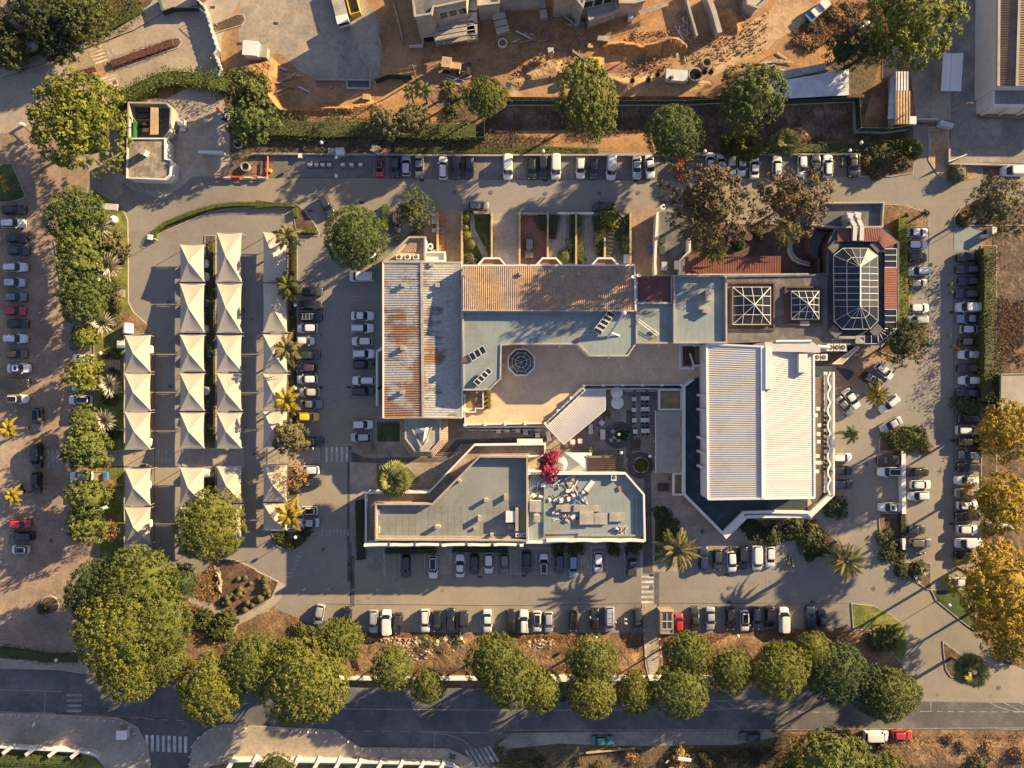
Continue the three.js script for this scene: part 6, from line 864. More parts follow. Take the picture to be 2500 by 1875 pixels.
{
const c=at(pts(22,885,470)[0]),o=thing('oval_planter', 'oval green planter ringed by pale flags in the court', 'planter',c[0],c[1]);mesh('rim',geo(g=>{const P=[];for (let i=0;i<24;i++){const a=i/24*6.283;P.push([Math.cos(a)*1.5,Math.sin(a)*1.2]);}g.ribbon(P,0.25,0,0.45,true);}),M.concrete,o);mesh('soil',geo(g=>g.disc(0,0,0.3,0.35,1.4,20,1.1)),M.soil,o);
for (const [dx,dz] of [[-0.4,0.1],[0.6,-0.2],[0.4,0.5],[-0.2,-0.5]]){const k=mesh(numbered('shrub'),CR.shrub[0].clone(),L.dark,scene);k.position.set(c[0]+dx,0.45,c[1]+dz);k.scale.set(0.7,0.5,0.7);tag(k, 'low dark shrub in the oval court planter', 'shrub', 'shrubs in the oval planter');k.userData.kind = 'stuff';}
lamp(pts(22,865,465)[0], 'white globe lamp in the oval court planter',null,3,0.3);
for (const [x,y,a] of [[818,443,35],[832,490,-20],[863,512,10],[803,515,20]]){const q=at(pts(22,x,y)[0],0.6);const s=thing('menu_stand', 'small white menu stand beside the oval planter', 'menu stand',q[0],q[1], 'menu stands in the court',0.03);s.rotation.y=a/57;mesh('board',geo(g=>{g.quad([-0.35,0.1,-0.3],[0.35,0.1,-0.3],[0.35,0.9,0.05],[-0.35,0.9,0.05]);g.quad([-0.35,0.1,0.35],[-0.35,0.9,0.06],[0.35,0.9,0.06],[0.35,0.1,0.35]);}),M.white,s);mesh('foot',geo(g=>g.box(-0.4,0,-0.35,0.4,0.1,0.4)),M.concrete,s);}
const c2=at(pts(22,1042,712)[0]),o2=thing('round_planter_wall', 'round raised planter packed with dark shrubs', 'planter',c2[0],c2[1]);mesh('rim',geo(g=>{const P=[];for (let i=0;i<24;i++){const a=i/24*6.283;P.push([Math.cos(a)*1.5,Math.sin(a)*1.5]);}g.ribbon(P,0.28,0,0.5,true);}),M.concrete,o2);mesh('soil',geo(g=>g.disc(0,0,0.3,0.38,1.4,20)),M.soil,o2);
for (const [dx,dz,r] of [[-0.4,-0.3,0.8],[0.5,-0.2,0.8],[0,0.5,0.9],[0.2,-0.8,0.6]]){const k=mesh(numbered('shrub'),CR.shrub[1].clone(),L.shrub,scene);k.position.set(c2[0]+dx,0.5,c2[1]+dz);k.scale.set(r,r*0.8,r);tag(k, 'dark leafy shrub in the round court planter', 'shrub', 'shrubs in the round planter');k.userData.kind = 'stuff';}
for (const [x,y,w,d,lab] of [[1010,553,1.5,2.1, 'dark slatted bench near the round planter'],[1225,897,2.2,1.6, 'dark slatted bench below the beige awning']]){const q=at(pts(22,x,y)[0],0.5),b=thing('bench',lab, 'bench',q[0],q[1],null,0.03);for (let i=0;i<6;i++) mesh('slat',geo(g=>g.box(-w/2,0.44,-d/2+i*d/6,w/2,0.49,-d/2+(i+0.8)*d/6)),M.darkDeck,b);for (const s of [-1,1]) mesh('leg',geo(g=>g.box(s*w*0.4-0.05,0,-d/2,s*w*0.4+0.05,0.44,d/2)),M.darkMetal,b);}
const p3=at(pts(22,1178,1062)[0],0.5),pt=thing('stone_planter', 'round pale stone pot at the court path', 'planter',p3[0],p3[1]);mesh('pot',geo(g=>{const P=[];for (let i=0;i<20;i++){const a=i/20*6.283;P.push([Math.cos(a)*0.62,Math.sin(a)*0.62]);}g.ribbon(P,0.18,0,0.6,true);}),M.concrete,pt);mesh('soil',geo(g=>g.disc(0,0,0.4,0.5,0.55,16)),M.soil,pt);
}
// ------------------------------------------------------------------ gatehouse
{
const p=pts(0,1038,1125,1335,1125,1375,1280,1385,1415,1350,1452,1030,1440),t=building('gatehouse', 'small white gatehouse with a peeling flat roof',p,3.4);flat(t,pts(0,1038,1125,1340,1125,1340,1290,1390,1300,1380,1420,1340,1455,1032,1442),3.4,M.white,M.gateRoof,0.25,0.25,M.white);ventBox(pts(0,1150,1222)[0],3.4,1.2,1.1,1.6,30, 'square white chimney on the gatehouse roof');
windows(t,pts(0,1395,1270)[0],pts(0,1395,1150)[0],1,1,2.4,1.6,0);windows(t,pts(0,1430,1430)[0],pts(0,1425,1310)[0],1,1,2.4,2,0);windows(t,pts(0,1100,1478)[0],pts(0,1380,1485)[0],3,1.2,2.0,1.1,0);
const y=building('walled_enclosure', 'open walled enclosure with green doors beside the gatehouse',pts(0,1040,825,1385,825,1385,1120,1040,1120),2.6, 'enclosure');part(y, 'wall',geo(g=>g.ribbon(W(pts(0,1040,1115,1040,830,1345,835,1385,880,1375,1060,1330,1115),2.8),0.3,-0.05,2.8)),M.beigeRoof);part(y, 'floor',geo(g=>g.prism(W(pts(0,1040,830,1345,835,1385,880,1375,1060,1330,1115,1040,1115)),0.0,0.03)),M.darkRoof);part(y, 'shelf',geo(g=>g.prism(W(pts(0,1220,865,1282,870,1282,1090,1216,1090),2.4),2.3,2.4)),M.tan);part(y, 'green_door',geo(g=>g.prism(W(pts(0,1080,970,1090,970,1088,1110,1074,1110),2.2),0.03,2.2)),plain(0.02,0.11,0.035,0.6));for (let i=0;i<4;i++) part(y, 'store_row',geo(g=>g.prism(W(pts(0,1115,870+i*56,1200,870+i*56,1200,900+i*56,1115,900+i*56),0.8),0.03,0.8)),M.darkDeck);part(y, 'cross_pipe',geo(g=>g.bar(v3(pts(0,1100,972)[0],2.2),v3(pts(0,1305,975)[0],2.2),0.12)),M.darkMetal);
const b=at(pts(0,1480,1015)[0],0.8),tr=thing('utility_cart', 'small white utility cart beside the gatehouse', 'cart',b[0],b[1]);mesh('cabin',geo(g=>{g.box(-0.6,0.4,-1.0,0.6,1.5,0.3);g.box(-0.55,0.4,0.3,0.55,0.8,1.1);}),M.white,tr);mesh('windscreen',geo(g=>g.box(-0.5,1.0,0.301,0.5,1.4,0.33)),M.glass,tr);for (const a of [-0.5,0.5]) for (const c of [-0.7,0.75]) mesh('wheel',geo(g=>g.bar([a-0.08,0.25,c],[a+0.08,0.25,c],0.25,0.25,10)),M.tyre,tr);motorcycle(pts(0,1410,1095)[0],120, 'leaning by the gatehouse corner');
simpleWall('low_wall', 'short white wall in front of the trench pipes',pts(0,1605,1228,1810,1235),0.5,1.1,M.white);
const pit=[[1925,1062,36],[1928,1165,38],[1988,1350,32]];for (const [x,y2,r] of pit){const c=at(pts(0,x,y2)[0],0.6),o=thing('concrete_ring', 'upright concrete pipe ring in the trench works', 'pipe ring',c[0],c[1], 'concrete rings in the trench');mesh('pipe',geo(g=>{const P=[];for (let i=0;i<20;i++){const a=i/20*6.283;P.push([Math.cos(a)*0.82,Math.sin(a)*0.82]);}g.ribbon(P,0.16,0,0.8,true);}),M.concrete,o);mesh('water',geo(g=>g.disc(0,0,0.05,0.05,0.76,18)),M.darkMetal,o);}
land('trench',pts(0,1865,900,1985,900,1990,1240,1870,1240),0.02,M.soil, 'dark open trench with concrete rings');land('trench',pts(0,1870,1260,2190,1260,2190,1430,1750,1420,1870,1380),0.02,M.field, 'red earth pit behind orange barriers');
const bar=(pl,lab)=>{const P=W(pl,0.8),c=centre(P),o=thing('barrier',lab, 'barrier',c[0],c[1], 'orange trench barriers');part(o, 'rail',geo(g=>{g.ribbon(P,0.08,0.7,0.95);g.ribbon(P,0.06,0.3,0.5);}),M.orangeP);for (const q of P) part(o, 'post',geo(g=>g.bar([q[0],0,q[1]],[q[0],1.0,q[1]],0.05)),M.white);};
bar([...pts(0,1650,1250,1700,1370,1735,1420,1900,1432,2074,1425),...pts(1,90,1440,95,1270)], 'orange mesh barrier round the red earth pit');for (const [x,y2] of [[1840,1440],[1905,1440],[2010,1440],[2120,1440]]){const c=at(pts(0,x,y2)[0],0.6);solo('plastic_barrier',geo(g=>{g.obox(c[0],c[1],0,0.35,1.5,0.4);g.obox(c[0],c[1],0.35,0.95,1.5,0.18);}),(x===1905)?M.red : M.white,x===1905?'red plastic barrier before the pit' : 'white plastic barrier before the pit', 'barrier',x===1905?null : 'white plastic barriers');}
const yb=at(pts(1,115,1382)[0],0.5);solo('warning_sign',geo(g=>g.obox(yb[0],yb[1],0.1,0.8,0.55,0.6,20)),M.yellow, 'yellow warning board at the edge of the pit', 'sign');
const wbx=at(pts(0,1818,930)[0],1.0),wv=thing('water_tank', 'white cube tank beside a red barrel in the yard', 'tank',wbx[0],wbx[1]);mesh('tank',geo(g=>g.obox(0,0,0,1.1,1.2,1.5,12)),M.white,wv);mesh('lid',geo(g=>g.disc(0,0,1.102,1.2,0.2,12)),M.darkMetal,wv);const rb=at(pts(0,1768,890)[0],0.6);solo('barrel',geo(g=>{g.bar([rb[0],0,rb[1]],[rb[0],0.9,rb[1]],0.32,0.32,14);}),M.red, 'red barrel beside the white cube tank', 'barrel');

for (const [x0,y0,x1,y1,lab] of [[170,1000,280,1110, 'dark barrier gate under the large round tree'],[205,1180,320,1240, 'red and white barrier gate by the brown car park']]){const a=v3(pts(0,x0,y0)[0],1.0),b=v3(pts(0,x1,y1)[0],1.0),o=thing('barrier_gate',lab, 'barrier gate',a[0],a[2]);part(o, 'cabinet',geo(g=>g.obox(a[0],a[2],0,1.1,0.5,0.5,40)),M.white);part(o, 'arm',geo(g=>g.beam(a,b,0.12,0.1)),lab[0]==='d'?M.darkMetal : M.red);part(o, 'rest_post',geo(g=>g.bar([b[0],0,b[2]],b,0.06)),M.white);}
}
// refuse inlets on the north lot
{
const base=thing('refuse_station', 'sunken row of seven grey refuse inlets', 'refuse station',...at(pts(1,640,1340)[0]));part(base, 'plate',geo(g=>{g.prism(W(pts(1,415,1305,630,1305,630,1370,415,1370)),0.0,0.05);g.prism(W(pts(1,675,1310,880,1310,880,1372,675,1372)),0.0,0.05);}),M.darkRoof);for (const x of [437,490,540,593,702,775,847]){const c=at(pts(1,x,1335)[0],0.8);part(base, 'inlet',geo(g=>{g.obox(c[0],c[1],0.05,0.9,0.75,0.65);}),M.steel);part(base, 'lid',geo(g=>g.obox(c[0],c[1]-0.05,0.902,1.0,0.8,0.4)),M.white);}
for (const [x,y,w,d,h,lab] of [[680,1225,1.6,1.3,1.4, 'white utility cabinet on the north wall'],[612,1222,1.3,1.0,0.9, 'grey utility cabinet on the north wall'],[358,1262,0.7,0.7,0.8, 'small white box by the refuse inlets'],[965,1208,1.6,1.4,0.3, 'tilted concrete slab on the slope'],[650,1425,0.5,0.6,0.8, 'small white post box on the road edge']]){const c=at(pts(1,x,y)[0],h);solo('utility_box',geo(g=>{g.obox(c[0],c[1],0,h,w,d,x===965?20 : 0);g.obox(c[0],c[1],h+0.002,h+0.08,w+0.1,d+0.1,x===965?20 : 0);}),x===965||x===612?M.concrete : M.white,lab, 'cabinet');}
}
simpleWall('north_wall', 'long low white wall behind the north parking row',[...pts(1,-30,1245,600,1248,1250,1256,2074,1258),...pts(2,0,1256,1300,1254),...pts(3,0,1250,745,1248,735,1430)],0.25,0.7,M.beigeRoof);
simpleWall('street_wall', 'long white wall between the pines and main street',[...pts(31,640,935,1000,940,2074,940),...pts(32,0,940,1630,935)],0.4,1.3,M.white);
{const P=pts(30,0,1490,640,1525,740,1540,800,1570),w1=simpleWall('pier_wall', 'white garden wall with slanted piers by the zebra crossing',[...px(-120,1820),...P],0.3,1.5,M.white);for (const [x,y] of [[60,1515],[245,1527],[430,1538],[612,1548]]){const a=v3(pts(30,x+30,y-25)[0],1.7),b=v3(pts(30,x-40,y+30)[0],1.7);part(w1, 'pier',geo(g=>g.beam([a[0],0.85,a[2]],[b[0],0.85,b[2]],0.7,1.7)),M.white);}
const w2=simpleWall('pier_wall', 'long white garden wall with slanted piers by the pavement',[...pts(30,1850,1605,2074,1600),...pts(31,0,1602,800,1612,1510,1628,1600,1645,1660,1690)],0.3,1.5,M.white);for (const [tl,x,y] of [[30,1865,1625],[30,2050,1615],[31,320,1620],[31,490,1625],[31,660,1630],[31,830,1632],[31,1000,1637],[31,1170,1640],[31,1340,1643],[31,1505,1645]]){const a=v3(pts(tl,x+18,y-25)[0],1.7),b=v3(pts(tl,x-18,y+40)[0],1.7);part(w2, 'pier',geo(g=>g.beam([a[0],0.85,a[2]],[b[0],0.85,b[2]],0.75,1.7)),M.white);}}
{const c=at(pts(30,990,1388)[0],1.2),o=thing('street_cabinet', 'white street cabinet on the pale pavement', 'cabinet',c[0],c[1]);mesh('casing',geo(g=>g.box(-0.95,0.1,-0.8,0.95,1.4,0.8)),M.white,o);mesh('roof',geo(g=>g.box(-1.05,1.402,-0.9,1.05,1.5,0.9)),M.frame,o);mesh('door',geo(g=>g.box(-0.7,0.2,-0.83,0.7,1.3,-0.802)),M.concrete,o);}
{const w=pts(23,1100,600,1092,760,1098,1000,1105,1110)[0];simpleWall('divider_wall', 'thick curved white wall between the east car parks',pts(23,1098,605,1096,700,1098,900,1102,1110),0.75,1.2,M.white);simpleWall('divider_wall', 'short white wall beside the two motorcycles',pts(23,1100,1310,1104,1400),0.6,1.0,M.white);}
// glass kiosk over the verge steps
{const p=pts(32,1202,392,1305,392,1305,570,1202,570),t=building('glass_kiosk', 'small pink framed kiosk with a grey glass roof',p,2.8, 'kiosk'),a=v3(p[0],2.8),b=v3(p[2],2.8),F=new Geo();part(t, 'wall',geo(g=>g.ribbon(W(p,2.8),0.18,-0.05,2.7,true)),M.paverPink);part(t, 'roof_slab',geo(g=>g.prism(W(p,2.8),2.702,2.8)),M.greyRoof);glaze(t,[a[0]+0.25,2.86,b[2]-0.9],[b[0]-0.25,2.86,b[2]-0.9],[b[0]-0.25,2.95,a[2]+0.3],[a[0]+0.25,2.95,a[2]+0.3],2,2,F,M.paneGrey,0.08);part(t, 'frame',F,M.frame);part(t, 'rim',geo(g=>g.ribbon(W(p,2.9),0.16,2.8,2.98,true)),M.paverPink);
for (let i=0;i<4;i++) for (const x of [1068,1190]){const c=at(pts(32,x+i*5,545+i*70)[0],0.6);solo('path_light',geo(g=>{g.bar([c[0],0.03,c[1]],[c[0],0.6,c[1]],0.08);g.ball(c[0],0.65,c[1],0.15);}),M.white, 'small white path light on the sloping path', 'light', 'path lights');}
const st=thing('verge_steps', 'pale concrete steps at the foot of the sloping path', 'steps',...at(pts(32,1140,780)[0]));for (let i=0;i<10;i++) part(st, 'step',geo(g=>g.prism(W(pts(32,1085+i*3,740+i*17,1195-i*2,740+i*17,1193-i*2,754+i*17,1087+i*3,754+i*17)),0.05,0.12)),M.concrete);}
// garden steps on the tree strip
for (const [tl,x0,y0,x1,y1,n,lab] of [[10,860,822,1020,885,8, 'timber edged steps across the grassy strip'],[10,840,1390,980,1470,6, 'dark timber steps under the small tree']]){const c=at(pts(tl,(x0+x1)/2,(y0+y1)/2)[0]),st=thing('garden_steps',lab, 'steps',c[0],c[1]);for (let i=0;i<n;i++){const a=x0+(x1-x0)*i/n,b=x0+(x1-x0)*(i+0.86)/n;part(st, 'step',geo(g=>g.prism(W(pts(tl,a,y0,b,y0,b,y1,a,y1)),0.1,0.17+i*0.01)),M.paleStone);}}
// ------------------------------------------------------------------ buildings beyond the site
{
const p=pts(3,1860,-300,2700,-300,2700,705,1860,700),t=building('warehouse', 'large warehouse with a brown ribbed roof and white wall',p,7),h=7,rd=px(2497,0)[0];const A=v3(pts(3,1870,-300)[0],h),B=v3(pts(3,2040,-300)[0],h+0.8),C=v3(pts(3,2010,700)[0],h+0.8),D=v3(pts(3,1862,700)[0],h),E=v3(pts(3,2700,-300)[0],h),F=v3(pts(3,2700,700)[0],h);
part(t, 'wall',geo(g=>g.prism([[A[0],A[2]],[E[0],E[2]],[F[0],F[2]],[D[0],D[2]]],-0.05,h-0.05,false)),M.white);part(t, 'roof_slope',ribbed(A,B,C,D,0.45,0.1, 'z'),M.brownRoof);part(t, 'roof_slope',ribbed(B,E,F,C,0.45,0.1, 'z'),M.brownRoof);part(t, 'gutter',geo(g=>{g.beam(A,D,0.5,0.4);g.beam([B[0],B[1]+0.15,B[2]],[C[0],C[1]+0.15,C[2]],0.5,0.15);}),M.beigeRoof);
const a=pts(3,1820,715,2700,715,2700,860,1820,855),t2=building('warehouse_porch', 'flat grey porch roof in front of the warehouse',a,5);flat(t2,a,5,M.white,M.greyRoof,0.4,0.3,M.white);for (const x of [1790,1935,2080,2220]){const q=v3(pts(3,x+25,875)[0],4.4),r=v3(pts(3,x-25,905)[0],2);part(t2, 'buttress',geo(g=>g.beam([q[0],4,q[2]],[r[0],0.4,r[2]],0.5,0.5)),M.white);}simpleWall('yard_plinth', 'low brown wall in front of the warehouse porch',pts(3,1700,930,2500,960),0.5,0.6,M.brownRoof);
const c=pts(3,1420,430,1582,430,1565,738,1402,736),t3=building('white_canopy', 'plain white rectangular canopy in the dusty yard',c,3.2, 'canopy');part(t3, 'roof_panel',geo(g=>g.prism(W(c,3.2),3.1,3.2)),M.white);for (const q of W(c,3.1)) part(t3, 'post',geo(g=>g.bar([q[0]*0.995,0,q[1]*0.995],[q[0]*0.995,3.1,q[1]*0.995],0.07)),M.steel);part(t3, 'seam',geo(g=>{const a2=v3(pts(3,1488,430)[0],3.2),b2=v3(pts(3,1475,737)[0],3.2);g.beam([a2[0],3.215,a2[2]],[b2[0],3.215,b2[2]],0.05,0.03);}),M.beigeRoof);
const d=[pts(3,1038,580,1135,580,1135,735,1036,735),pts(3,1035,738,1150,738,1150,1005,1035,1005)];const sh=building('long_shed', 'long shed with faded tan ribbed roofs',d[1],3);d.forEach((q,i)=>{part(sh, 'wall',geo(g=>g.prism(W(q,3),-0.05,2.9,false)),M.concrete);part(sh, 'ribbed_roof',ribbed(v3(q[0],3),v3(q[1],3),v3(q[2],3.02),v3(q[3],3.02),0.6,0.08, 'x'),i?M.track : M.tin);});part(sh, 'lean_to',ribbed(v3(pts(3,990,640)[0],2.3),v3(pts(3,1034,600)[0],2.6),v3(pts(3,1034,960)[0],2.6),v3(pts(3,968,965)[0],2.3),0.6,0.06, 'z'),M.tin);
const wb=pts(3,1150,942,1202,942,1202,1005,1150,1005),bb=building('white_hut', 'small white hut with a blue side by the gate',wb,2.6);flat(bb,wb,2.6,M.blue,M.white,0);
const tr=[...pts(2,1830,655,2074,640),...pts(3,90,655,655,560,655,770,130,800),...pts(2,1840,780)],ts=building('tin_shed', 'long shed with a pale blue grey tin roof',tr,3.2);part(ts, 'wall',geo(g=>g.prism(W(tr,3.2),-0.05,3.1,false)),M.green);part(ts, 'tin_roof',geo(g=>g.prism(W(tr,3.2),3.102,3.2)),M.tin);const gg=pts(3,30,590,490,505,500,560,100,650,60,640),t5=building('weathered_shed', 'weathered grey ribbed roof beside the tin shed',gg,2.8);part(t5, 'wall',geo(g=>g.prism(W(gg,2.8),-0.05,2.7,false)),M.concrete);part(t5, 'ribbed_roof',ribbed(v3(gg[0],2.8),v3(gg[1],2.8),v3(gg[2],2.8),v3(gg[3],2.8),0.5,0.07, 'z'),M.concrete);
const fe=[...pts(1,2030,815,2074,820),...pts(2,0,815,400,818,1400,815,1690,800,1850,815),...pts(3,0,820,740,790,755,1035,1000,1040,1180,1015)],f1=thing('site_fence', 'long dark green fence along the building site', 'fence',...at(px(1700,246)[0]));part(f1, 'mesh_panel',geo(g=>g.ribbon(W(fe,3.4),0.06,1.5,3.5)),M.green);part(f1, 'base_wall',geo(g=>g.ribbon(W(fe,3.4),0.2,-0.05,1.5)),M.concrete);W(fe,3.4).forEach(q=>part(f1, 'post',geo(g=>g.bar([q[0],0,q[1]],[q[0],3.6,q[1]],0.05)),M.steel));
simpleWall('green_fence', 'short dark green fence beside the palms',pts(1,960,640,1070,600,1255,605),0.08,2.2,M.green, 'fence');simpleWall('green_fence', 'short dark green fence below the round pine',pts(1,1620,1115,1850,1110,1850,970),0.08,1.8,M.green, 'fence');
const be=[...pts(13,1890,1505,2200,1500),...pts(23,2200,270,1885,255)],t6=building('beige_depot', 'flat beige roofed depot behind the long hedge',be,4);flat(t6,be,4,M.green,M.beigeRoof,0.15,0.2,M.beigeRoof);const g2=pts(23,1820,1190,2000,1210,1990,1240,1815,1220);solo('green_shelter',geo(g=>g.prism(W(g2,2.2),0,2.2)),M.tin, 'small pale green roof under the yellow tree', 'shelter');
const sb=at(pts(13,1830,345)[0],1.6);solo('info_board',geo(g=>{g.obox(sb[0],sb[1],0,1.8,0.9,1.6,5);}),M.white, 'white notice box beside the painted bay', 'notice board');const sb2=at(pts(13,1760,385)[0],0.8);solo('utility_box',geo(g=>g.obox(sb2[0],sb2[1],0,0.9,1.5,0.6,-5)),M.white, 'low white box at the painted bay', 'cabinet');
for (const [x0,y0,x1,y1,lab] of [[1205,965,1380,965, 'grey sliding gate at the yard entrance'],[1460,1310,1610,1250, 'rusty gate leaf beside the dusty yard']]){const o=simpleWall('yard_gate',lab,pts(3,x0,y0,x1,y1),0.1,1.8,M.steel, 'gate');}simpleWall('yard_wall', 'low wall along the south side of the dusty yard',pts(3,1470,1200,1470,1325,2200,1340),0.3,0.9,M.concrete);
const gb=at(pts(3,1440,1010)[0],1.2);solo('banner_stand',geo(g=>{g.obox(gb[0],gb[1],0.2,1.6,2.6,0.9,15);}),M.tin, 'blue and white banner stand at the yard gate', 'banner');

const hp=[...px(-60,-60,40,-60,62,40,0,65,-60,70)],th=building('garden_house', 'corner of a pink roofed house in dark garden',hp,4);flat(th,hp,4,M.white,M.paverPink,0.4,0.3,M.white);for (const [q,lab] of [[pts(0,0,390,80,370,95,440,0,475), 'pale green shed roof in the dark garden'],[pts(0,125,340,290,295,290,370,140,410), 'slatted green greenhouse in the dark garden']]){const o=building('garden_shed',lab,q,2.4, 'shed');flat(o,q,2.4,M.concrete,M.tin,0);}
}

// ------------------------------------------------------------------ building site
{
const block=(name,label,p,h,rm,wm=M.concrete)=>{const t=building(name,label,p,h);flat(t,p,h,wm,rm,0.5,0.35,M.beigeRoof);return t;};
const A=block('unfinished_house', 'unfinished white house with scaffolding on its south side',pts(1,1225,-350,1730,-350,1700,10,1470,60,1440,60,1420,120,1290,140),10.5,M.darkRoof);windows(A,pts(1,1290,140)[0],pts(1,1420,120)[0],1,0.4,2.6,2.2,10.5, 'window',-0.05);windows(A,pts(1,1470,60)[0],pts(1,1700,10)[0],3,6.4,8.6,1.6,10.5, 'window',-0.05);
block('unfinished_wing', 'low pale wing of the unfinished house',pts(1,1485,110,1710,55,1715,150,1495,215),3.6,M.concrete);
block('unfinished_house', 'unfinished house with a pool recess beside the trench',pts(1,1790,-300,2300,-300,2300,-40,1960,-20,1970,30,1800,50),5.5,M.concrete);
const B=block('unfinished_house', 'unfinished grey house with a slanted balcony',pts(2,340,-300,880,-300,830,-60,590,-10,570,60,500,-30,350,-20),7.5,M.concrete);windows(B,pts(2,590,-10)[0],pts(2,830,-60)[0],3,4.2,6.4,1.8,7.5, 'window',-0.05);
block('balcony_slab', 'pale slanted balcony roof of the unfinished house',pts(2,605,60,835,0,850,90,625,165),3.2,M.concrete);block('unfinished_house', 'plain block house behind the orange mounds',pts(2,860,-300,1150,-300,1070,10,990,30,870,30),5,M.concrete);block('unfinished_house', 'corner of a house above the pale track',pts(2,1900,-200,2074,-200,2074,-20,1980,70,1900,40),3.4,M.concrete);
const scaf=(p,w,d,h,ang,label)=>{const c=at(p,0),t=thing('scaffold',label, 'scaffold',c[0],c[1],null);t.rotation.y=-ang*Math.PI/180;const nx=Math.max(1,Math.round(w/1.6)),nl=Math.round(h/2);for (let i=0;i<=nx;i++) for (const z of [-d/2,d/2]) mesh('pole',geo(g=>g.bar([-w/2+w*i/nx,0,z],[-w/2+w*i/nx,h+0.9,z],0.035,0.035,6)),M.steel,t);for (let l=1;l<=nl;l++){for (const z of [-d/2,d/2]) mesh('rail',geo(g=>{g.bar([-w/2,l*2,z],[w/2,l*2,z],0.03,0.03,6);g.bar([-w/2,l*2+0.8,z],[w/2,l*2+0.8,z],0.025,0.025,6);}),M.steel,t);for (let k=0;k<3;k++) mesh('plank',geo(g=>g.box(-w/2,l*2+0.02,-d/2+k*d/3+0.03,w/2,l*2+0.06,-d/2+(k+0.85)*d/3)),M.concrete,t);}};
scaf(pts(1,1620,330)[0],8,2.6,4,-10, 'grey scaffold in front of the unfinished house');scaf(pts(1,1760,230)[0],2,7,4,0, 'tall scaffold at the side of the unfinished house');scaf(pts(1,1985,230)[0],2.6,4.2,2,-15, 'low scaffold beside the white pool pipe');scaf(pts(2,720,175)[0],6,1.2,2,-18, 'small scaffold below the slanted balcony');scaf(pts(2,1130,110)[0],6,0.8,2,-18, 'narrow scaffold along the plain block house');scaf(pts(2,240,80)[0],1.4,6,2,-8, 'dark scaffold stack beside the trench');
simpleWall('site_wall', 'concrete wall running into the orange mound',pts(2,1400,-80,1440,80,1500,290),0.35,1.6,M.concrete);simpleWall('site_wall', 'thick concrete ramp wall by the pale track',pts(2,1580,-60,1640,100,1685,265),0.9,2.6,M.concrete);simpleWall('site_wall', 'low earth kerb beside the site road',pts(1,1090,-60,1140,120,1195,355),0.3,0.5,M.track);simpleWall('trench_fence', 'white railing round the red trench',pts(1,1240,370,1350,365,1345,300,1330,210),0.08,1.0,M.white, 'railing');simpleWall('mesh_fence', 'thin pale mesh fence along the gravel yard',pts(1,975,240,1020,390),0.08,1.6,M.concrete, 'fence');

const mound=(name,poly,hh,mat,label,seed)=>{const P=W(poly),x0=Math.min(...P.map(q=>q[0])),x1=Math.max(...P.map(q=>q[0])),z0=Math.min(...P.map(q=>q[1])),z1=Math.max(...P.map(q=>q[1])),st=0.32,nx=Math.ceil((x1-x0)/st),nz=Math.ceil((z1-z0)/st),G=new Geo(),dist=(x,z)=>{let inside=false,d=1e9;for (let i=0,j=P.length-1;i<P.length;j=i++){const a=P[i],b=P[j];if ((a[1]>z)!==(b[1]>z)&&x<(b[0]-a[0])*(z-a[1])/(b[1]-a[1])+a[0]) inside=!inside;const dx=b[0]-a[0],dz=b[1]-a[1],t=Math.max(0,Math.min(1,((x-a[0])*dx+(z-a[1])*dz)/(dx*dx+dz*dz+1e-9)));d=Math.min(d,Math.hypot(x-a[0]-dx*t,z-a[1]-dz*t));}return inside?d : -d;};
const Y=[];for (let j=0;j<=nz;j++) for (let i=0;i<=nx;i++){const x=x0+i*st,z=z0+j*st,d=dist(x,z);const k=sst(0,2.2,d);Y.push(k<=0?-0.3 : -0.05+hh*k*(0.45+0.75*smp(N1,x*14+seed,z*14)+0.35*(smp(N2,x*12,z*12+seed)-0.5))+(smp(N3,x*60,z*60)-0.5)*(mat===M.orange?0.16 : 0.05)*k);}
for (let j=0;j<nz;j++) for (let i=0;i<nx;i++){const k=j*(nx+1)+i,a=[x0+i*st,Y[k],z0+j*st],b=[a[0]+st,Y[k+1],a[2]],c=[b[0],Y[k+nx+2],a[2]+st],d=[a[0],Y[k+nx+1],c[2]];if (Math.max(a[1],b[1],c[1],d[1])<0) continue;G.quad(a,d,c,b);}
const o=mesh(numbered(name),G,mat,scene);tag(o,label, 'mound',null, 'structure');};
mound('earth_mound',pts(2,690,370,760,330,900,315,1040,350,1120,330,1260,290,1350,280,1450,360,1440,430,1250,470,1060,460,900,460,700,440),2.6,M.orange, 'ridge of fresh orange earth beside the trench',40);mound('earth_mound',[...pts(0,1830,640,2000,500),...pts(1,0,470,130,450,220,530,200,640,150,760,230,850,420,850,560,820,760,830,900,790,1060,820,990,910,760,950,420,960,150,940,60,800,20,690),...pts(0,1960,660)],1.5,M.orange, 'long curved bank of orange earth',90);mound('earth_mound',pts(2,-60,650,280,470,480,480,400,620,150,740,-60,760),1.0,M.track, 'low sandy bank below the excavator',130);mound('earth_mound',pts(2,740,600,1200,610,1600,640,1650,700,1300,790,860,790),0.9,M.track, 'rutted sandy bank along the green fence',170);mound('earth_mound',pts(2,1650,110,1760,50,1900,130,1870,260,1830,320,1700,220),1.6,M.orange, 'small orange mound by the ramp wall',200);mound('earth_mound',pts(3,210,1090,350,1050,360,1130,230,1160),0.7,M.track, 'small sandy heap behind the hedge',220);
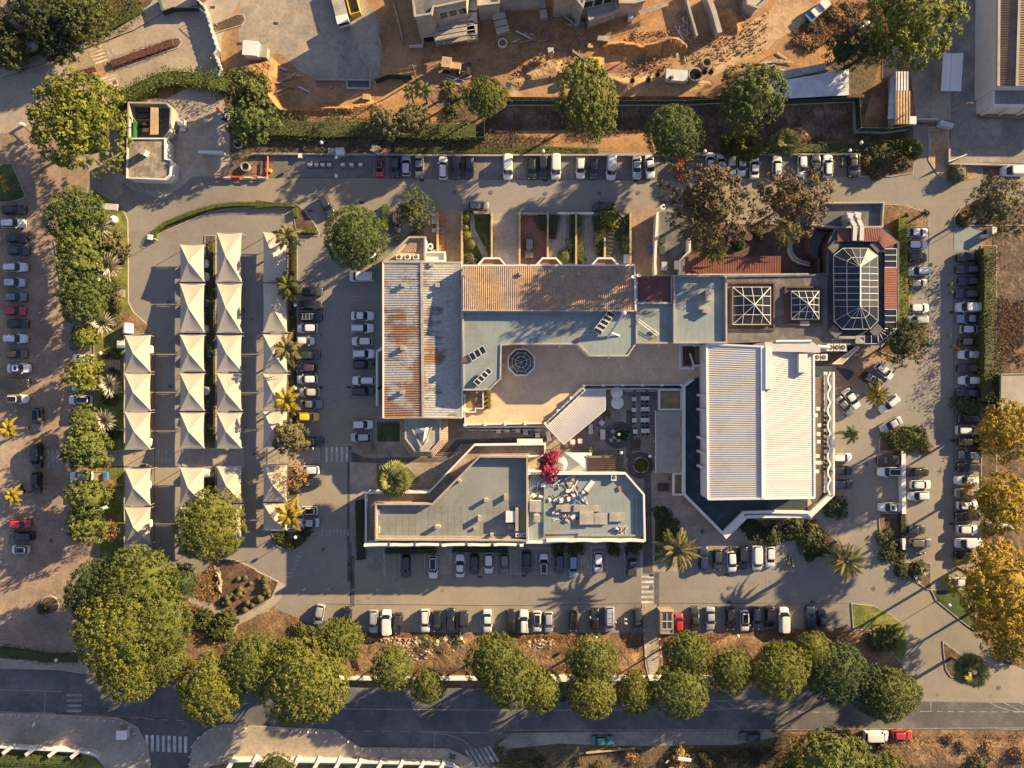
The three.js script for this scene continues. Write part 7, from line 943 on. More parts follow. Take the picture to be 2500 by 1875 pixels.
mound('verge_bank',[...pts(31,350,570,880,575,2074,585),...pts(32,1040,580,1050,820,900,920,0,920),...pts(31,2074,920,800,920,700,700,420,690)],0.7,M.verge, 'uneven bank of the dry south verge',260);mound('verge_bank',[...pts(32,1200,590,2074,560),...pts(33,600,540,1000,600,1000,900,0,900),...pts(32,1200,900)],0.7,M.verge, 'uneven bank of the dry verge behind the kiosk',300);mound('verge_bank',[...pts(33,1150,1400,2074,1400,2400,1700,1000,1700,880,1520)],0.6,M.verge, 'uneven dry field bank beside the street',350);
land('excavation',pts(2,720,520,1330,530,1240,585,720,590),0.03,M.brick, 'open red trench beside the excavator');land('excavation',pts(2,250,60,340,60,350,350,260,340),0.02,M.brick, 'narrow red trench beside the houses');land('excavation',pts(1,485,645,695,650,695,710,485,710),0.03,M.brick, 'shallow framed pit in the gravel yard');land('excavation',pts(1,745,652,920,652,920,710,745,710),0.03,M.darkRoof, 'dark framed pit in the gravel yard');
simpleWall('pit_rim', 'grey timber rim round the two pits',pts(1,482,642,925,648,922,714,740,714,735,648),0.25,0.5,M.concrete, 'rim');

{const c=at(pts(2,630,520)[0],1.5),t=thing('excavator', 'yellow and grey tracked excavator with its arm reaching out', 'excavator',c[0],c[1],null,0.05);for (const z of [-1,1]) mesh('track',geo(g=>{g.box(-1.9,0,z*1.1-0.3,1.7,0.75,z*1.1+0.3);}),M.darkMetal,t);mesh('house',geo(g=>{g.box(-0.6,0.9,-1.2,2.2,2.0,1.2);}),M.yellow,t);mesh('cab',geo(g=>g.prism([[-1.3,-0.1],[0.0,-0.1],[0.0,1.2],[-1.3,1.2]],0.9,2.7)),M.beigeRoof,t);mesh('cab_window',geo(g=>g.box(-1.34,1.5,0.0,-1.302,2.5,1.1)),M.glass,t);mesh('counterweight',geo(g=>g.box(2.2,0.95,-1.1,2.8,1.9,1.1)),M.tan,t);mesh('boom',geo(g=>{g.beam([-0.6,1.7,-0.4],[-3.8,3.8,-1.6],0.45,0.55);g.beam([-3.8,3.8,-1.6],[-7.2,2.6,-2.3],0.35,0.4);g.bar([-1.4,1.6,-0.7],[-3.4,3.2,-1.5],0.1);}),M.darkMetal,t);mesh('bucket',geo(g=>g.prism([[-8.4,-2.9],[-7.2,-2.9],[-7.1,-1.8],[-8.2,-1.7]],1.2,2.3)),M.concrete,t);}
{const c=at(pts(1,1590,530)[0],1.5),t=thing('backhoe_loader', 'tan wheeled backhoe loader on the brown track', 'loader',c[0],c[1],null,0.05);t.rotation.y=-0.12;mesh('cab',geo(g=>{g.box(-1.9,1.0,-0.9,-0.2,2.6,0.9);}),M.tan,t);mesh('cab_roof',geo(g=>g.box(-2.0,2.602,-1.0,-0.1,2.72,1.0)),M.tan,t);mesh('bonnet',geo(g=>g.box(-0.2,0.7,-0.6,1.7,1.6,0.6)),M.tan,t);mesh('bucket',geo(g=>g.box(2.9,0.2,-1.2,3.6,1.1,1.2)),M.darkMetal,t);mesh('loader_arm',geo(g=>{for (const z of [-0.8,0.8]) g.beam([0.2,1.5,z],[3.0,0.8,z],0.16,0.22);}),M.darkMetal,t);mesh('rear_arm',geo(g=>{g.beam([-1.9,1.0,0.2],[-2.7,2.4,0.4],0.3,0.3);g.beam([-2.7,2.4,0.4],[-3.0,0.8,0.7],0.25,0.25);}),M.tan,t);for (const [x,r] of [[-1.2,0.65],[1.3,0.45]]) for (const z of [-1,1]) mesh('wheel',geo(g=>g.bar([x,r,z*0.95-0.2],[x,r,z*0.95+0.2],r,r,12)),M.tyre,t);}
{const c=at(pts(1,670,40)[0],2),t=thing('lorry', 'grey flatbed lorry at the top of the gravel yard', 'lorry',c[0],c[1]);t.rotation.y=0.25;mesh('bed',geo(g=>{g.box(-1.2,1.0,-4.5,1.2,1.6,2.2);}),M.concrete,t);mesh('cab',geo(g=>g.box(-1.15,0.6,2.3,1.15,2.5,3.9)),M.white,t);mesh('windscreen',geo(g=>g.box(-1,1.6,3.902,1,2.4,3.93)),M.glass,t);for (const x of [-1,1]) for (const z of [-3.2,-2,3]) mesh('wheel',geo(g=>g.bar([x-0.15,0.5,z],[x+0.15,0.5,z],0.5,0.5,12)),M.tyre,t);const k=at(pts(1,785,30)[0],1.2),s=thing('skip', 'open yellow skip full of rubble beside the lorry', 'skip',k[0],k[1]);s.rotation.y=0.25;mesh('bin',geo(g=>{g.ribbon([[-1.0,-2.2],[1.0,-2.2],[1.0,2.0],[-1.0,2.0]],0.14,0,1.5,true);g.box(-1,0,-2.2,1,0.1,2);}),M.yellow,s);mesh('rubble',geo(g=>g.box(-0.9,0.1,-2.1,0.9,0.9,1.9)),M.soil,s);}
for (const [tl,x,y,w,d,h,m,lab] of [[0,2030,390,2.9,2.7,2.4,M.white, 'white site cabin beside the orange bank'],[1,55,420,1.6,2.0,1.6,M.beigeRoof, 'pale container next to the white site cabin'],[2,1335,610,4.1,2.0,2.2,M.tin, 'white roofed site hut beside the concrete rings'],[2,740,312,2.2,0.8,1.0,M.concrete, 'grey trough beside the orange ridge'],[2,962,128,0.9,1.6,1.1,M.tin, 'pale blue tank beside the plain house'],[1,895,785,1.4,0.9,0.8,M.tan, 'small tan box on the curved bank'],[2,635,370,0.9,0.7,0.5,M.tan, 'small tan crate by the trench']]){const c=at(pts(tl,x,y)[0],h);const o=thing('site_box',lab, 'container',c[0],c[1]);o.rotation.y=-0.08;mesh('casing',geo(g=>g.box(-w/2,0,-d/2,w/2,h,d/2)),m,o);mesh('lid',geo(g=>g.box(-w/2-0.08,h+0.002,-d/2-0.08,w/2+0.08,h+0.1,d/2+0.08)),m,o);}
for (const [tl,x,y,r,h,lab] of [[2,1582,503,0.85,1.6, 'tall narrow concrete well ring on the sandy track'],[2,1485,600,1.25,2.0, 'wide concrete well ring beside the site hut'],[1,1998,345,0.85,0.6, 'white plastic pipe ring by the scaffold'],[1,1808,492,0.55,0.3, 'small ring lying on the brown track']]){const c=at(pts(tl,x,y)[0],h),o=mesh(numbered('well_ring'),geo(g=>{const P=[];for (let i=0;i<22;i++){const a=i/22*6.283;P.push([Math.cos(a)*r,Math.sin(a)*r]);}g.ribbon(P,r*0.2,0,h,true);}),lab[0]==='w'&&lab[1]==='h'?M.white : M.concrete,scene);o.position.set(c[0],0.02,c[1]);tag(o,lab, 'pipe ring');}
const tk=at(pts(3,405,80)[0],1.5),tt=thing('flatbed_truck', 'small blue and white truck on the pale track', 'truck',tk[0],tk[1],null,0.02);tt.rotation.y=0.72;mesh('cab',geo(g=>g.box(0.9,0.4,-0.9,2.5,1.9,0.9)),M.white,tt);mesh('windscreen',geo(g=>g.box(2.502,1.1,-0.8,2.54,1.8,0.8)),M.glass,tt);mesh('bed',geo(g=>g.box(-2.4,0.7,-0.95,0.8,1.2,0.95)),M.blue,tt);mesh('load',geo(g=>g.box(-1.2,1.202,-0.8,0.6,1.5,0.8)),M.white,tt);for (const x of [-1.5,1.6]) for (const z of [-0.85,0.85]) mesh('wheel',geo(g=>g.bar([x,0.38,z-0.12],[x,0.38,z+0.12],0.38,0.38,12)),M.tyre,tt);
const pole=(tl,x0,y0,x1,y1,h,label,grp)=>{const b=at(pts(tl,x0,y0)[0],h),o=thing('utility_pole',label, 'pole',b[0],b[1],grp);mesh('pole',geo(g=>g.bar([0,-0.05,0],[0,h,0],0.14,0.1,8)),M.wood,o);mesh('cross_arm',geo(g=>g.beam([-0.7,h-0.3,0],[0.7,h-0.3,0],0.1,0.1)),M.wood,o);};pole(1,1265,525,0,0,7, 'leaning utility pole at the green fence');pole(3,1110,925,0,0,6, 'short utility pole beside the long shed');pole(3,1640,830,0,0,6, 'wooden utility pole at the dusty yard');

const r=rng(5);for (const [tl,x,y,n,sx,sz,lab] of [[2,110,310,8,4,2, 'stack of boards beside the brown track'],[2,1390,330,18,2.5,8, 'scatter of planks on the orange ridge'],[2,1850,60,14,4,5, 'scatter of steel frames by the corner house'],[2,530,210,8,3,2, 'bundle of pipes below the unfinished house'],[1,1650,650,8,4,1.4, 'pile of rubble boards by the loader'],[1,300,660,10,6,5, 'scatter of rods on the orange bank'],[3,80,510,10,5,3, 'pallets and timber beside the weathered shed'],[2,480,130,6,1.4,2, 'dark stack beside the unfinished house']]){const c=at(pts(tl,x,y)[0]),o=thing('timber_pile',lab, 'timber',c[0],c[1],null,0.05);for (let i=0;i<n;i++){const X=(r()-0.5)*sx,Z=(r()-0.5)*sz,a=(r()-0.5)*70+(sz>sx?70 : 0),h=0.04+r()*0.25;mesh('plank',geo(g=>g.obox(X,Z,h-0.03,h+0.08,1.5+r()*2,0.14+r()*0.2,a)),[M.wood,M.concrete,M.tan,M.steel][Math.floor(r()*4)],o);}}
for (const [x,y] of [[975,660],[1105,650],[1180,610],[1505,610],[1560,590],[1610,590]]){const c=at(pts(2,x,y)[0],1.5),o=thing('young_cypress', 'thin dark young cypress on the sandy bank', 'tree',c[0],c[1], 'young cypresses on the sandy bank',0.3);const f=mesh('crown',CR.shrub[2],L.dark,o);f.scale.set(0.42,2.2,0.42);f.position.y=1.1;f.userData.kind = 'stuff';mesh('trunk',geo(g=>g.bar([0,-0.3,0],[0,1.2,0],0.05)),bark,o);}
}

// ------------------------------------------------------------------ shade sails
const sg = 'shade sails over the parked cars';
for (const [x0,x1,rows,lab] of [
[304,368,[[817,910],[911,1004],[1005,1099],[1142,1235],[1237,1331],[1333,1426]], 'cream sail beside the tree strip'],
[439,499,[[596,689],[691,813],[816,908],[910,1004],[1006,1096],[1140,1235],[1237,1330]], 'cream sail between lane and planted bed'],
[529,590,[[567,690],[691,814],[817,909],[910,1004],[1006,1096],[1137,1229],[1231,1322]], 'cream sail between planted bed and palms'],
[642,701,[[565,689],[691,813],[815,909],[911,1002],[1003,1093],[1134,1226],[1228,1296]], 'cream sail beside the palms']]){const up=rows.filter(r=>r[1]<1120).length;rows.forEach(([a,b],i)=>sail(x0,a,x1,b, `${lab}, ${ORD[i < up ? up - 1 - i : i - up]} from the walkway, ${i < up ? 'hedge' : 'pine'} side`,sg));}

// ------------------------------------------------------------------ trees
const pg = 'umbrella pines along the south street';
[[215,1275,62,8, 'pineDark'],[290,1268,92,9, 'pine'],[262,1360,96,10, 'pineYellow'],[335,1345,70,9.5, 'pine'],[278,1440,70,9, 'pineYellow'],[360,1425,52,8, 'pine'],[385,1255,40,7, 'pineDark'],[458,1485,74,9, 'pineYellow'],[545,1432,62,8.5, 'pine'],[618,1440,60,8.5, 'pine'],[662,1475,90,9.5, 'pineYellow'],[735,1378,50,7, 'pine'],[847,1440,42,6.5, 'pine'],[925,1478,38,6.5, 'pine'],[1072,1430,60,8.5, 'pine'],[1105,1465,66,9, 'pine'],[1165,1490,44,8, 'pineYellow'],[1280,1428,54,8.5, 'pine'],[1275,1495,54,9, 'pineYellow'],[1372,1492,45,8, 'pineYellow'],[1487,1410,50,8, 'pine'],[1470,1490,56,9, 'pine'],[1580,1447,48,8, 'pine'],[1690,1445,64,9, 'pineYellow'],[1755,1402,36,8, 'pineYellow'],[1808,1450,66,8, 'pineDark'],[1885,1485,52,8, 'pineDark'],[1925,1500,60,9, 'pine']].sort((a,b)=>b[0]-a[0]).forEach(([x,y,r,hc,m],i)=>tree('umbrella_pine', `${{ pine: 'green', pineYellow: 'yellow green', pineDark: 'dark green' }[m]} umbrella pine, ${ORD[i]} from the exit road along the main street`,dp(x,y)[0],r*1.13,hc, 'pine',L[m],pg));
for (const [x,y,r,hc,kind,m,lab,sx,sz,vy] of [
[168,258,100,8, 'broad', 'bright', 'huge bright green round tree at the approach road'],[450,1135,72,8, 'pine', 'pineYellow', 'yellow green round tree over the shade sails'],[770,512,66,7.5, 'pine', 'ficus', 'large round pine beside the rusty hall car park'],[893,455,41,6, 'loose', 'shrub', 'loose dark tree at the first garden'],
[1050,212,45,8, 'pine', 'pine', 'small round pine at the end of the north hedge'],[1265,215,66,11, 'broad', 'pine', 'tall lobed pine rising over the site fence',0.93,1.12],[1457,289,62,10, 'pine', 'ficus', 'dark round pine above the red car'],[1627,212,64,11, 'broad', 'ficus', 'bright edged pine beside the tin shed'],[1972,40,92,11, 'broad', 'bright', 'huge pine at the top of the dusty yard'],[1820,112,42,6.5, 'loose', 'dark', 'dark oak beside the tin shed'],[1882,100,46,6.5, 'loose', 'olive', 'pale olive tree over the paved court'],
[1520,440,88,17, 'loose', 'brown', 'big brown leaved tree above the bar patio',1,1,1.75],[1705,438,76,16, 'loose', 'brown', 'brown leaved tree beside the bar annex',1,1,1.6],[2150,442,58,6, 'loose', 'olive', 'pale feathery olive tree over the stony bed'],
[2165,930,54,9, 'broad', 'autumn', 'golden autumn tree behind the east hedge',1,1.05],[2160,1088,64,11, 'broad', 'autumn', 'larger golden autumn tree over the parked cars'],[2150,1262,80,11.5, 'broad', 'autumn', 'great golden tree at the end of the parking row'],[2180,1335,72,8, 'broad', 'autumn', 'golden tree over the exit lawn'],
[165,468,62,6, 'broad', 'ficus', 'large dark tree at the top of the grassy strip'],[180,548,46,5.5, 'small', 'hedge', 'medium tree between two silver yuccas'],[183,640,50,5.5, 'broad', 'ficus', 'round tree beside the timber edged steps'],[182,726,23,3.5, 'small', 'bright', 'little bright tree over a black car'],[185,806,34,4, 'small', 'bright', 'bright green tree over a white car'],[183,906,27,4, 'small', 'hedge', 'small tree beside the pale yucca'],[190,970,44,4.5, 'small', 'hedge', 'wide green tree by the crosswalk'],[193,1070,37,4.5, 'small', 'hedge', 'green tree below the tow truck'],[188,1130,36,4.5, 'small', 'hedge', 'green tree beside the dry brown bush'],
[180,25,58,6, 'broad', 'shrub', 'tall tree in the dark garden'],[95,20,60,6, 'broad', 'dark', 'dark spreading tree in the garden bank'],[20,110,40,4, 'small', 'dark', 'dark tree at the garden corner'],[130,95,45,4, 'broad', 'dark', 'dark low tree above the approach pavement'],[-20,60,40,5, 'broad', 'shrub', 'half hidden tree at the pink roof'],
[545,203,42,5, 'small', 'shrub', 'bushy tree at the end of the curved bank'],[542,262,48,5, 'small', 'ficus', 'bushy tree over the concrete rings'],[835,268,32,5, 'small', 'olive', 'pale olive tree standing in the north hedge'],[893,258,30,5, 'small', 'olive', 'pale shrubby tree below the two palms'],[628,945,33,4.5, 'small', 'olive', 'pale olive tree over the last upper sail'],[1948,735,50,3.5, 'loose', 'dark', 'wide dark shrubby tree at the bar corner'],[1797,1660,92,7, 'pine', 'pine', 'wide umbrella pine across the main street'],[1720,1690,55,6, 'pine', 'pine', 'lower umbrella pine across the main street'],[1910,1690,60,6, 'pine', 'pine', 'second umbrella pine across the main street'],[598,1665,38,4, 'pine', 'pineDark', 'small round tree behind the pier wall'],[2008,640,1,1, 'small', 'dark', '']]) if (lab) tree('tree',lab,dp(x,y)[0],r*1.13,hc,kind,L[m],null,sx,sz,vy);
tree('bare_tree', 'half bare brown tree over the lower sail',dp(640,1025)[0],40,4.5, 'bare',L.dry);tree('bare_tree', 'round dry brown bush on the grassy strip',dp(237,1146)[0],25,2, 'bare',L.dry);tree('bare_tree', 'small reddish dry bush behind the tow truck',pts(20,865,880)[0],20,2, 'bare',L.dry);

// palms
const P1 = 'feathery palms beside the sails';
for (const [tl,x,y,m] of [[11,255,385, 'palmPale'],[11,262,790, 'palmLeaf'],[11,250,1300, 'palmPale'],[21,245,190, 'palmYellow'],[21,265,1120, 'palmYellow']]) palm({palmPale: 'pale feathery palm leaning over a shade sail',palmLeaf: 'dark feathery palm beside a shade sail',palmYellow: 'yellow feathery palm at a shade sail corner'}[m],pts(tl,x,y)[0],44,6, 'feather',13,L[m],P1,{trunk: 0.17});
for (const [tl,x,y] of [[20,70,425],[20,100,965],[0,-10,1480]]) palm('yellow palm on the pink paved plaza',pts(tl,x,y)[0],30,6, 'feather',13,L.palmYellow, 'palms on the paved plaza',{trunk: 0.15});
palm('fan palm on the angled court lawn',pts(21,1115,830)[0],38,6, 'fan',60,L.palmFan,null,{trunk: 0.28});palm('fan palm on the pointed exit island',pts(33,1625,850)[0],36,5.5, 'fan',56,L.palmFan,null,{trunk: 0.28});palm('fan palm beside the hedge of the north row',pts(3,130,1165)[0],30,5, 'fan',50,L.palmFan,null,{trunk: 0.22});palm('low fan palm in the yellow shrub bed',pts(3,1150,1215)[0],24,2.5, 'fan',30,L.palmLeaf,null,{trunk: 0.2});palm('wide low fan palm behind the white cars',pts(2,1890,1185)[0],36,3.5, 'fan',40,L.palmLeaf,null,{trunk: 0.2});palm('low fan palm beside the dark pine',pts(2,1760,1190)[0],26,3, 'fan',30,L.palmLeaf,null,{trunk: 0.2});
palm('great date palm at the corner of the south building',pts(22,1345,1400)[0],60,7, 'date',34,L.palmPale,null,{trunk: 0.35});palm('great date palm beside the exit road',pts(23,630,1490)[0],56,7, 'date',32,L.palmPale,null,{trunk: 0.35});palm('golden tipped date palm behind the restaurant',pts(23,880,150)[0],35,5, 'date',34,[L.palmYellow,L.palmLeaf,L.palmPale],null,{trunk: 0.3});palm('drooping palm beside the restaurant parking',pts(23,672,470)[0],28,6, 'feather',13,L.palmLeaf,null,{trunk: 0.18});palm('dark palm on the rounded shrub island',pts(23,1160,530)[0],36,5, 'feather',20,L.palmLeaf,null,{trunk: 0.2});
palm('pale palm at the green site fence',pts(1,1250,745)[0],26,6, 'feather',16,L.palmPale, 'palms at the site fence');palm('pale palm at the green site fence',pts(1,1360,735)[0],30,6, 'feather',16,L.palmPale, 'palms at the site fence');palm('small palm beside the round north pine',pts(1,1670,725)[0],18,4, 'feather',14,L.palmPale);palm('bushy palm between the fence and pine',pts(1,1545,710)[0],26,4, 'feather',18,L.palmLeaf);palm('spiky date palm over the maroon awning',pts(12,1640,510)[0],38,5, 'date',34,L.palmLeaf);palm('pale date palm beside the curved bench',pts(13,150,360)[0],42,5, 'date',30,L.palmPale);palm('small palm on the orange bed corner',pts(13,1280,200)[0],14,2, 'feather',12,L.palmLeaf);palm('small sapling palm on the orange bed',pts(13,1130,215)[0],10,1.5, 'feather',10,L.palmLeaf);palm('small palm at the courtyard canopy corner',pts(22,765,295)[0],16,2.2, 'feather',12,L.palmLeaf);palm('small palm beside the pergola',pts(22,630,605)[0],13,2.0, 'feather',12,L.palmLeaf);palm('small palm by the white roofed site hut',pts(2,1290,630)[0],10,2.6, 'feather',10,L.palmLeaf);
for (const [tl,x,y,r] of [[10,825,312,30],[10,890,630,32],[10,840,1090,29],[10,900,1595,26],[20,858,352,27]]) palm('silver spiky yucca on the grassy strip',pts(tl,x,y)[0],r*1.1,1.5, 'yucca',130,L.silver, 'silver yuccas',{name: 'yucca',cat: 'yucca',trunk: 0.18});
for (const [tl,x,y,r] of [[33,1265,55,14],[33,1215,125,14]]) palm('pale spiky yucca in the divider bed',pts(tl,x,y)[0],r,1.2, 'yucca',60,L.silver, 'yuccas in the divider bed',{name: 'yucca',cat: 'yucca',trunk: 0.15});

// hedges
hedge('long clipped hedge curving round the sail car park',[...pts(10,1240,415,1265,345,1330,290,1450,240,1600,185,1760,140,1900,128,2074,128),...pts(11,0,128,160,132,310,136)],0.95,0.9,L.hedge,{rough: 0.06,leaf: 0.16,dens: 45,y: 0.13});
hedge('short clipped hedge on the palm island',pts(11,315,165,320,230),1.0,0.9,L.hedge,{rough: 0.06,leaf: 0.16});hedge('clipped golden hedge below the island palm',pts(11,320,335,490,345),1.2,0.9,L.hedge,{leaf: 0.16});
hedge('clipped hedge beside the brown car',pts(11,1048,130,1050,340),1.5,1.3,L.hedge,{rough: 0.06,leaf: 0.16});hedge('long dark clipped hedge beside the south building',pts(21,843,1000,848,1250,850,1480),2.0,1.1,L.dark,{rough: 0.08,leaf: 0.18});
hedge('dense bushy hedge along the north slope',[...pts(0,1950,950,2040,1060),...pts(1,60,1030,250,1030,560,1050,760,1040,920,1050,1150,1040,1400,1060,1780,1060)],4.2,2.2,L.shrub,{rough: 1.0,leaf: 0.36,dens: 12});
hedge('leafy hedge round the gatehouse yard',pts(0,920,800,1020,770,1290,640,1400,620,1600,640,1760,660,1850,690),3.6,2.4,L.hedge,{rough: 1.0,leaf: 0.36,dens: 13});
hedge('tall hedge behind the east parking row',[...pts(13,1780,480,1790,700,1785,900,1780,1100,1790,1300,1785,1500,1790,1659),...pts(23,1790,200)],2.2,4.0,L.shrub,{rough: 1.1,leaf: 0.32,dens: 13});hedge('lower hedge behind the autumn trees',pts(23,1765,380,1755,640),1.8,2.6,L.hedge,{rough: 0.8,leaf: 0.28,dens: 14});
hedge('bright hedge along the east side of the bar',pts(13,1095,240,1095,420,1098,640,1100,800,1100,950,1098,1050),2.4,2.6,L.bright,{rough: 0.7,leaf: 0.28,dens: 14});
hedge('low weedy hedge above the north wall',[...pts(1,1120,1215,1500,1220,2074,1220),...pts(2,0,1220,700,1225)],1.4,0.6,L.shrub,{rough: 0.3,leaf: 0.26,dens: 16});hedge('weedy clump beside the utility cabinets',pts(1,380,1205,560,1225),1.6,0.7,L.shrub,{rough: 0.3,leaf: 0.26,dens: 16});hedge('orange tinted hedge above the north parking row',[...pts(2,1700,1220,2074,1215),...pts(3,0,1205),...pts(3,230,1200,430,1200,740,1190)],2.2,1.2,L.shrub,{rough: 0.4,leaf: 0.28,dens: 14});
hedge('reddish planting on the long approach median',pts(0,900,520,1120,445,1400,345),1.9,0.7,L.redPlant,{rough: 0.2,leaf: 0.2,dens: 24,y: 0.13});hedge('reddish planting on the short approach median',pts(0,590,615,780,570),1.8,0.7,L.redPlant,{rough: 0.2,leaf: 0.2,dens: 24,y: 0.13});hedge('dark plants in the bed between the sails',px(514,590,514,800,514,1080),1.2,0.7,L.shrub,{rough: 0.4,leaf: 0.28,dens: 12});hedge('dark plants in the short sail bed',px(514,1145,514,1290),1.2,0.7,L.shrub,{rough: 0.4,leaf: 0.28,dens: 12});hedge('low dark plants in the palm bed',px(715,600,715,850,715,1080),1.0,0.5,L.dark,{rough: 0.3,leaf: 0.26,dens: 12});
hedge('dark hedge under the first parking bays',pts(21,1045,1415,1460,1410),1.2,1.0,L.dark,{leaf: 0.2});hedge('dark hedge under the middle parking bays',pts(21,1590,1405,2040,1400),1.0,0.9,L.dark,{leaf: 0.2});hedge('clipped strip inside the pier wall',[...px(-60,1850),...pts(30,0,1590,640,1600)],2.0,1.0,L.hedge,{leaf: 0.22});hedge('plants along the street planting strip',pts(30,0,715,200,735,340,770,620,775),2.2,0.9,L.shrub,{rough: 0.4,leaf: 0.3,dens: 12});
hedge('slope planting below the garden trees',px(-40,150,90,110,190,80,260,55,340,10),4.5,1.1,L.shrub,{rough: 0.6,leaf: 0.34,dens: 10});hedge('dry slope planting above the approach pavement',px(60,70,230,30,330,-20),6,1.2,L.brown,{rough: 0.6,leaf: 0.34,dens: 9});hedge('narrow hedge in the divider bed',pts(23,1092,1110,1095,1300),1.2,1.1,L.dark,{leaf: 0.22});
hedge('hedge between the pale garden drives',pts(12,240,210,262,330),2.2,1.3,L.dark,{leaf: 0.22,rough: 0.3});hedge('hedge along the brick drive wall',pts(12,345,215,330,330,312,400),2.4,1.3,L.dark,{leaf: 0.22,rough: 0.3});hedge('narrow hedge by the middle garden wall',pts(12,495,210,490,400,500,600),1.6,1.2,L.dark,{leaf: 0.22,rough: 0.3});hedge('narrow hedge by the second cobbled drive',pts(12,548,230,545,450,560,590),1.3,1.1,L.shrub,{leaf: 0.22,rough: 0.3});hedge('dense hedge beside the stepping stones',pts(12,690,220,715,360,735,540),2.6,1.4,L.dark,{leaf: 0.22,rough: 0.4});hedge('hedge along the last garden wall',pts(12,925,230,935,400,940,540),2.0,1.3,L.dark,{leaf: 0.22,rough: 0.4});hedge('leafy border of the topiary garden',pts(11,1865,215,1880,350,1890,480),1.9,1.2,L.shrub,{leaf: 0.22,rough: 0.4});
// shrubs
for (const [tl,x,y,r,m,lab] of [[11,1695,240,12, 'bright', 'golden cone of topiary in the first garden'],[11,1715,195,8, 'bright', 'golden cone of topiary in the first garden'],[11,1690,325,9, 'palmYellow', 'yellow ball of topiary beside the path'],[11,1702,378,13, 'bright', 'large green ball of topiary beside the path']]) shrub(lab,pts(tl,x,y)[0],r,L[m], 'topiary in the first garden',{kind: 'ball',name: 'topiary',h: r*S*1.1,y: 0.02});
shrub('pale round bush in the topiary garden',pts(11,1742,452)[0],12,L.olive,null,{kind: 'ball',y: 0.02});shrub('spiky pale bush in the topiary garden',pts(11,1740,570)[0],13,L.olive,null,{y: 0.02});shrub('bright tree like bush over the garden gate',pts(12,785,225)[0],21,L.bright,null,{y: 0.02,h: 2.2});shrub('round clipped bush by the porch',pts(12,430,555)[0],18,L.shrub,null,{kind: 'ball',h: 1.0,y: 0.02});shrub('dark bush by the porch corner',pts(12,560,585)[0],13,L.dark,null,{y: 0.02});shrub('loose green bush beside the angled annex',pts(11,1290,385)[0],15,L.olive,null,{});shrub('small round bush beside the annex path',pts(11,1138,412)[0],6,L.bright,null,{kind: 'ball'});shrub('tall thin bush beside the deck',pts(11,1330,300)[0],12,L.olive,null,{h: 2.4});
const rs=rng(321);
function scatterShrubs(label,group,poly,n,r0,r1,mats,y=0.12,tall=0.8){const P=poly,x0=Math.min(...P.map(q=>q[0])),x1=Math.max(...P.map(q=>q[0])),y0=Math.min(...P.map(q=>q[1])),y1=Math.max(...P.map(q=>q[1]));let k=0,guard=0;while (k<n&&guard++<4000){const x=x0+rs()*(x1-x0),yy=y0+rs()*(y1-y0);let ins=false;for (let i=0,j=P.length-1;i<P.length;j=i++){const a=P[i],b=P[j];if ((a[1]>yy)!==(b[1]>yy)&&x<(b[0]-a[0])*(yy-a[1])/(b[1]-a[1])+a[0]) ins=!ins;}if (!ins) continue;const r=r0+rs()*(r1-r0);shrub(label,[x,yy],r,mats[Math.floor(rs()*mats.length)],group,{y,h: r*S*tall*(0.8+rs()*0.5),kind: group==='cactus garden'?'ball' : 'shrub'});k++;}}
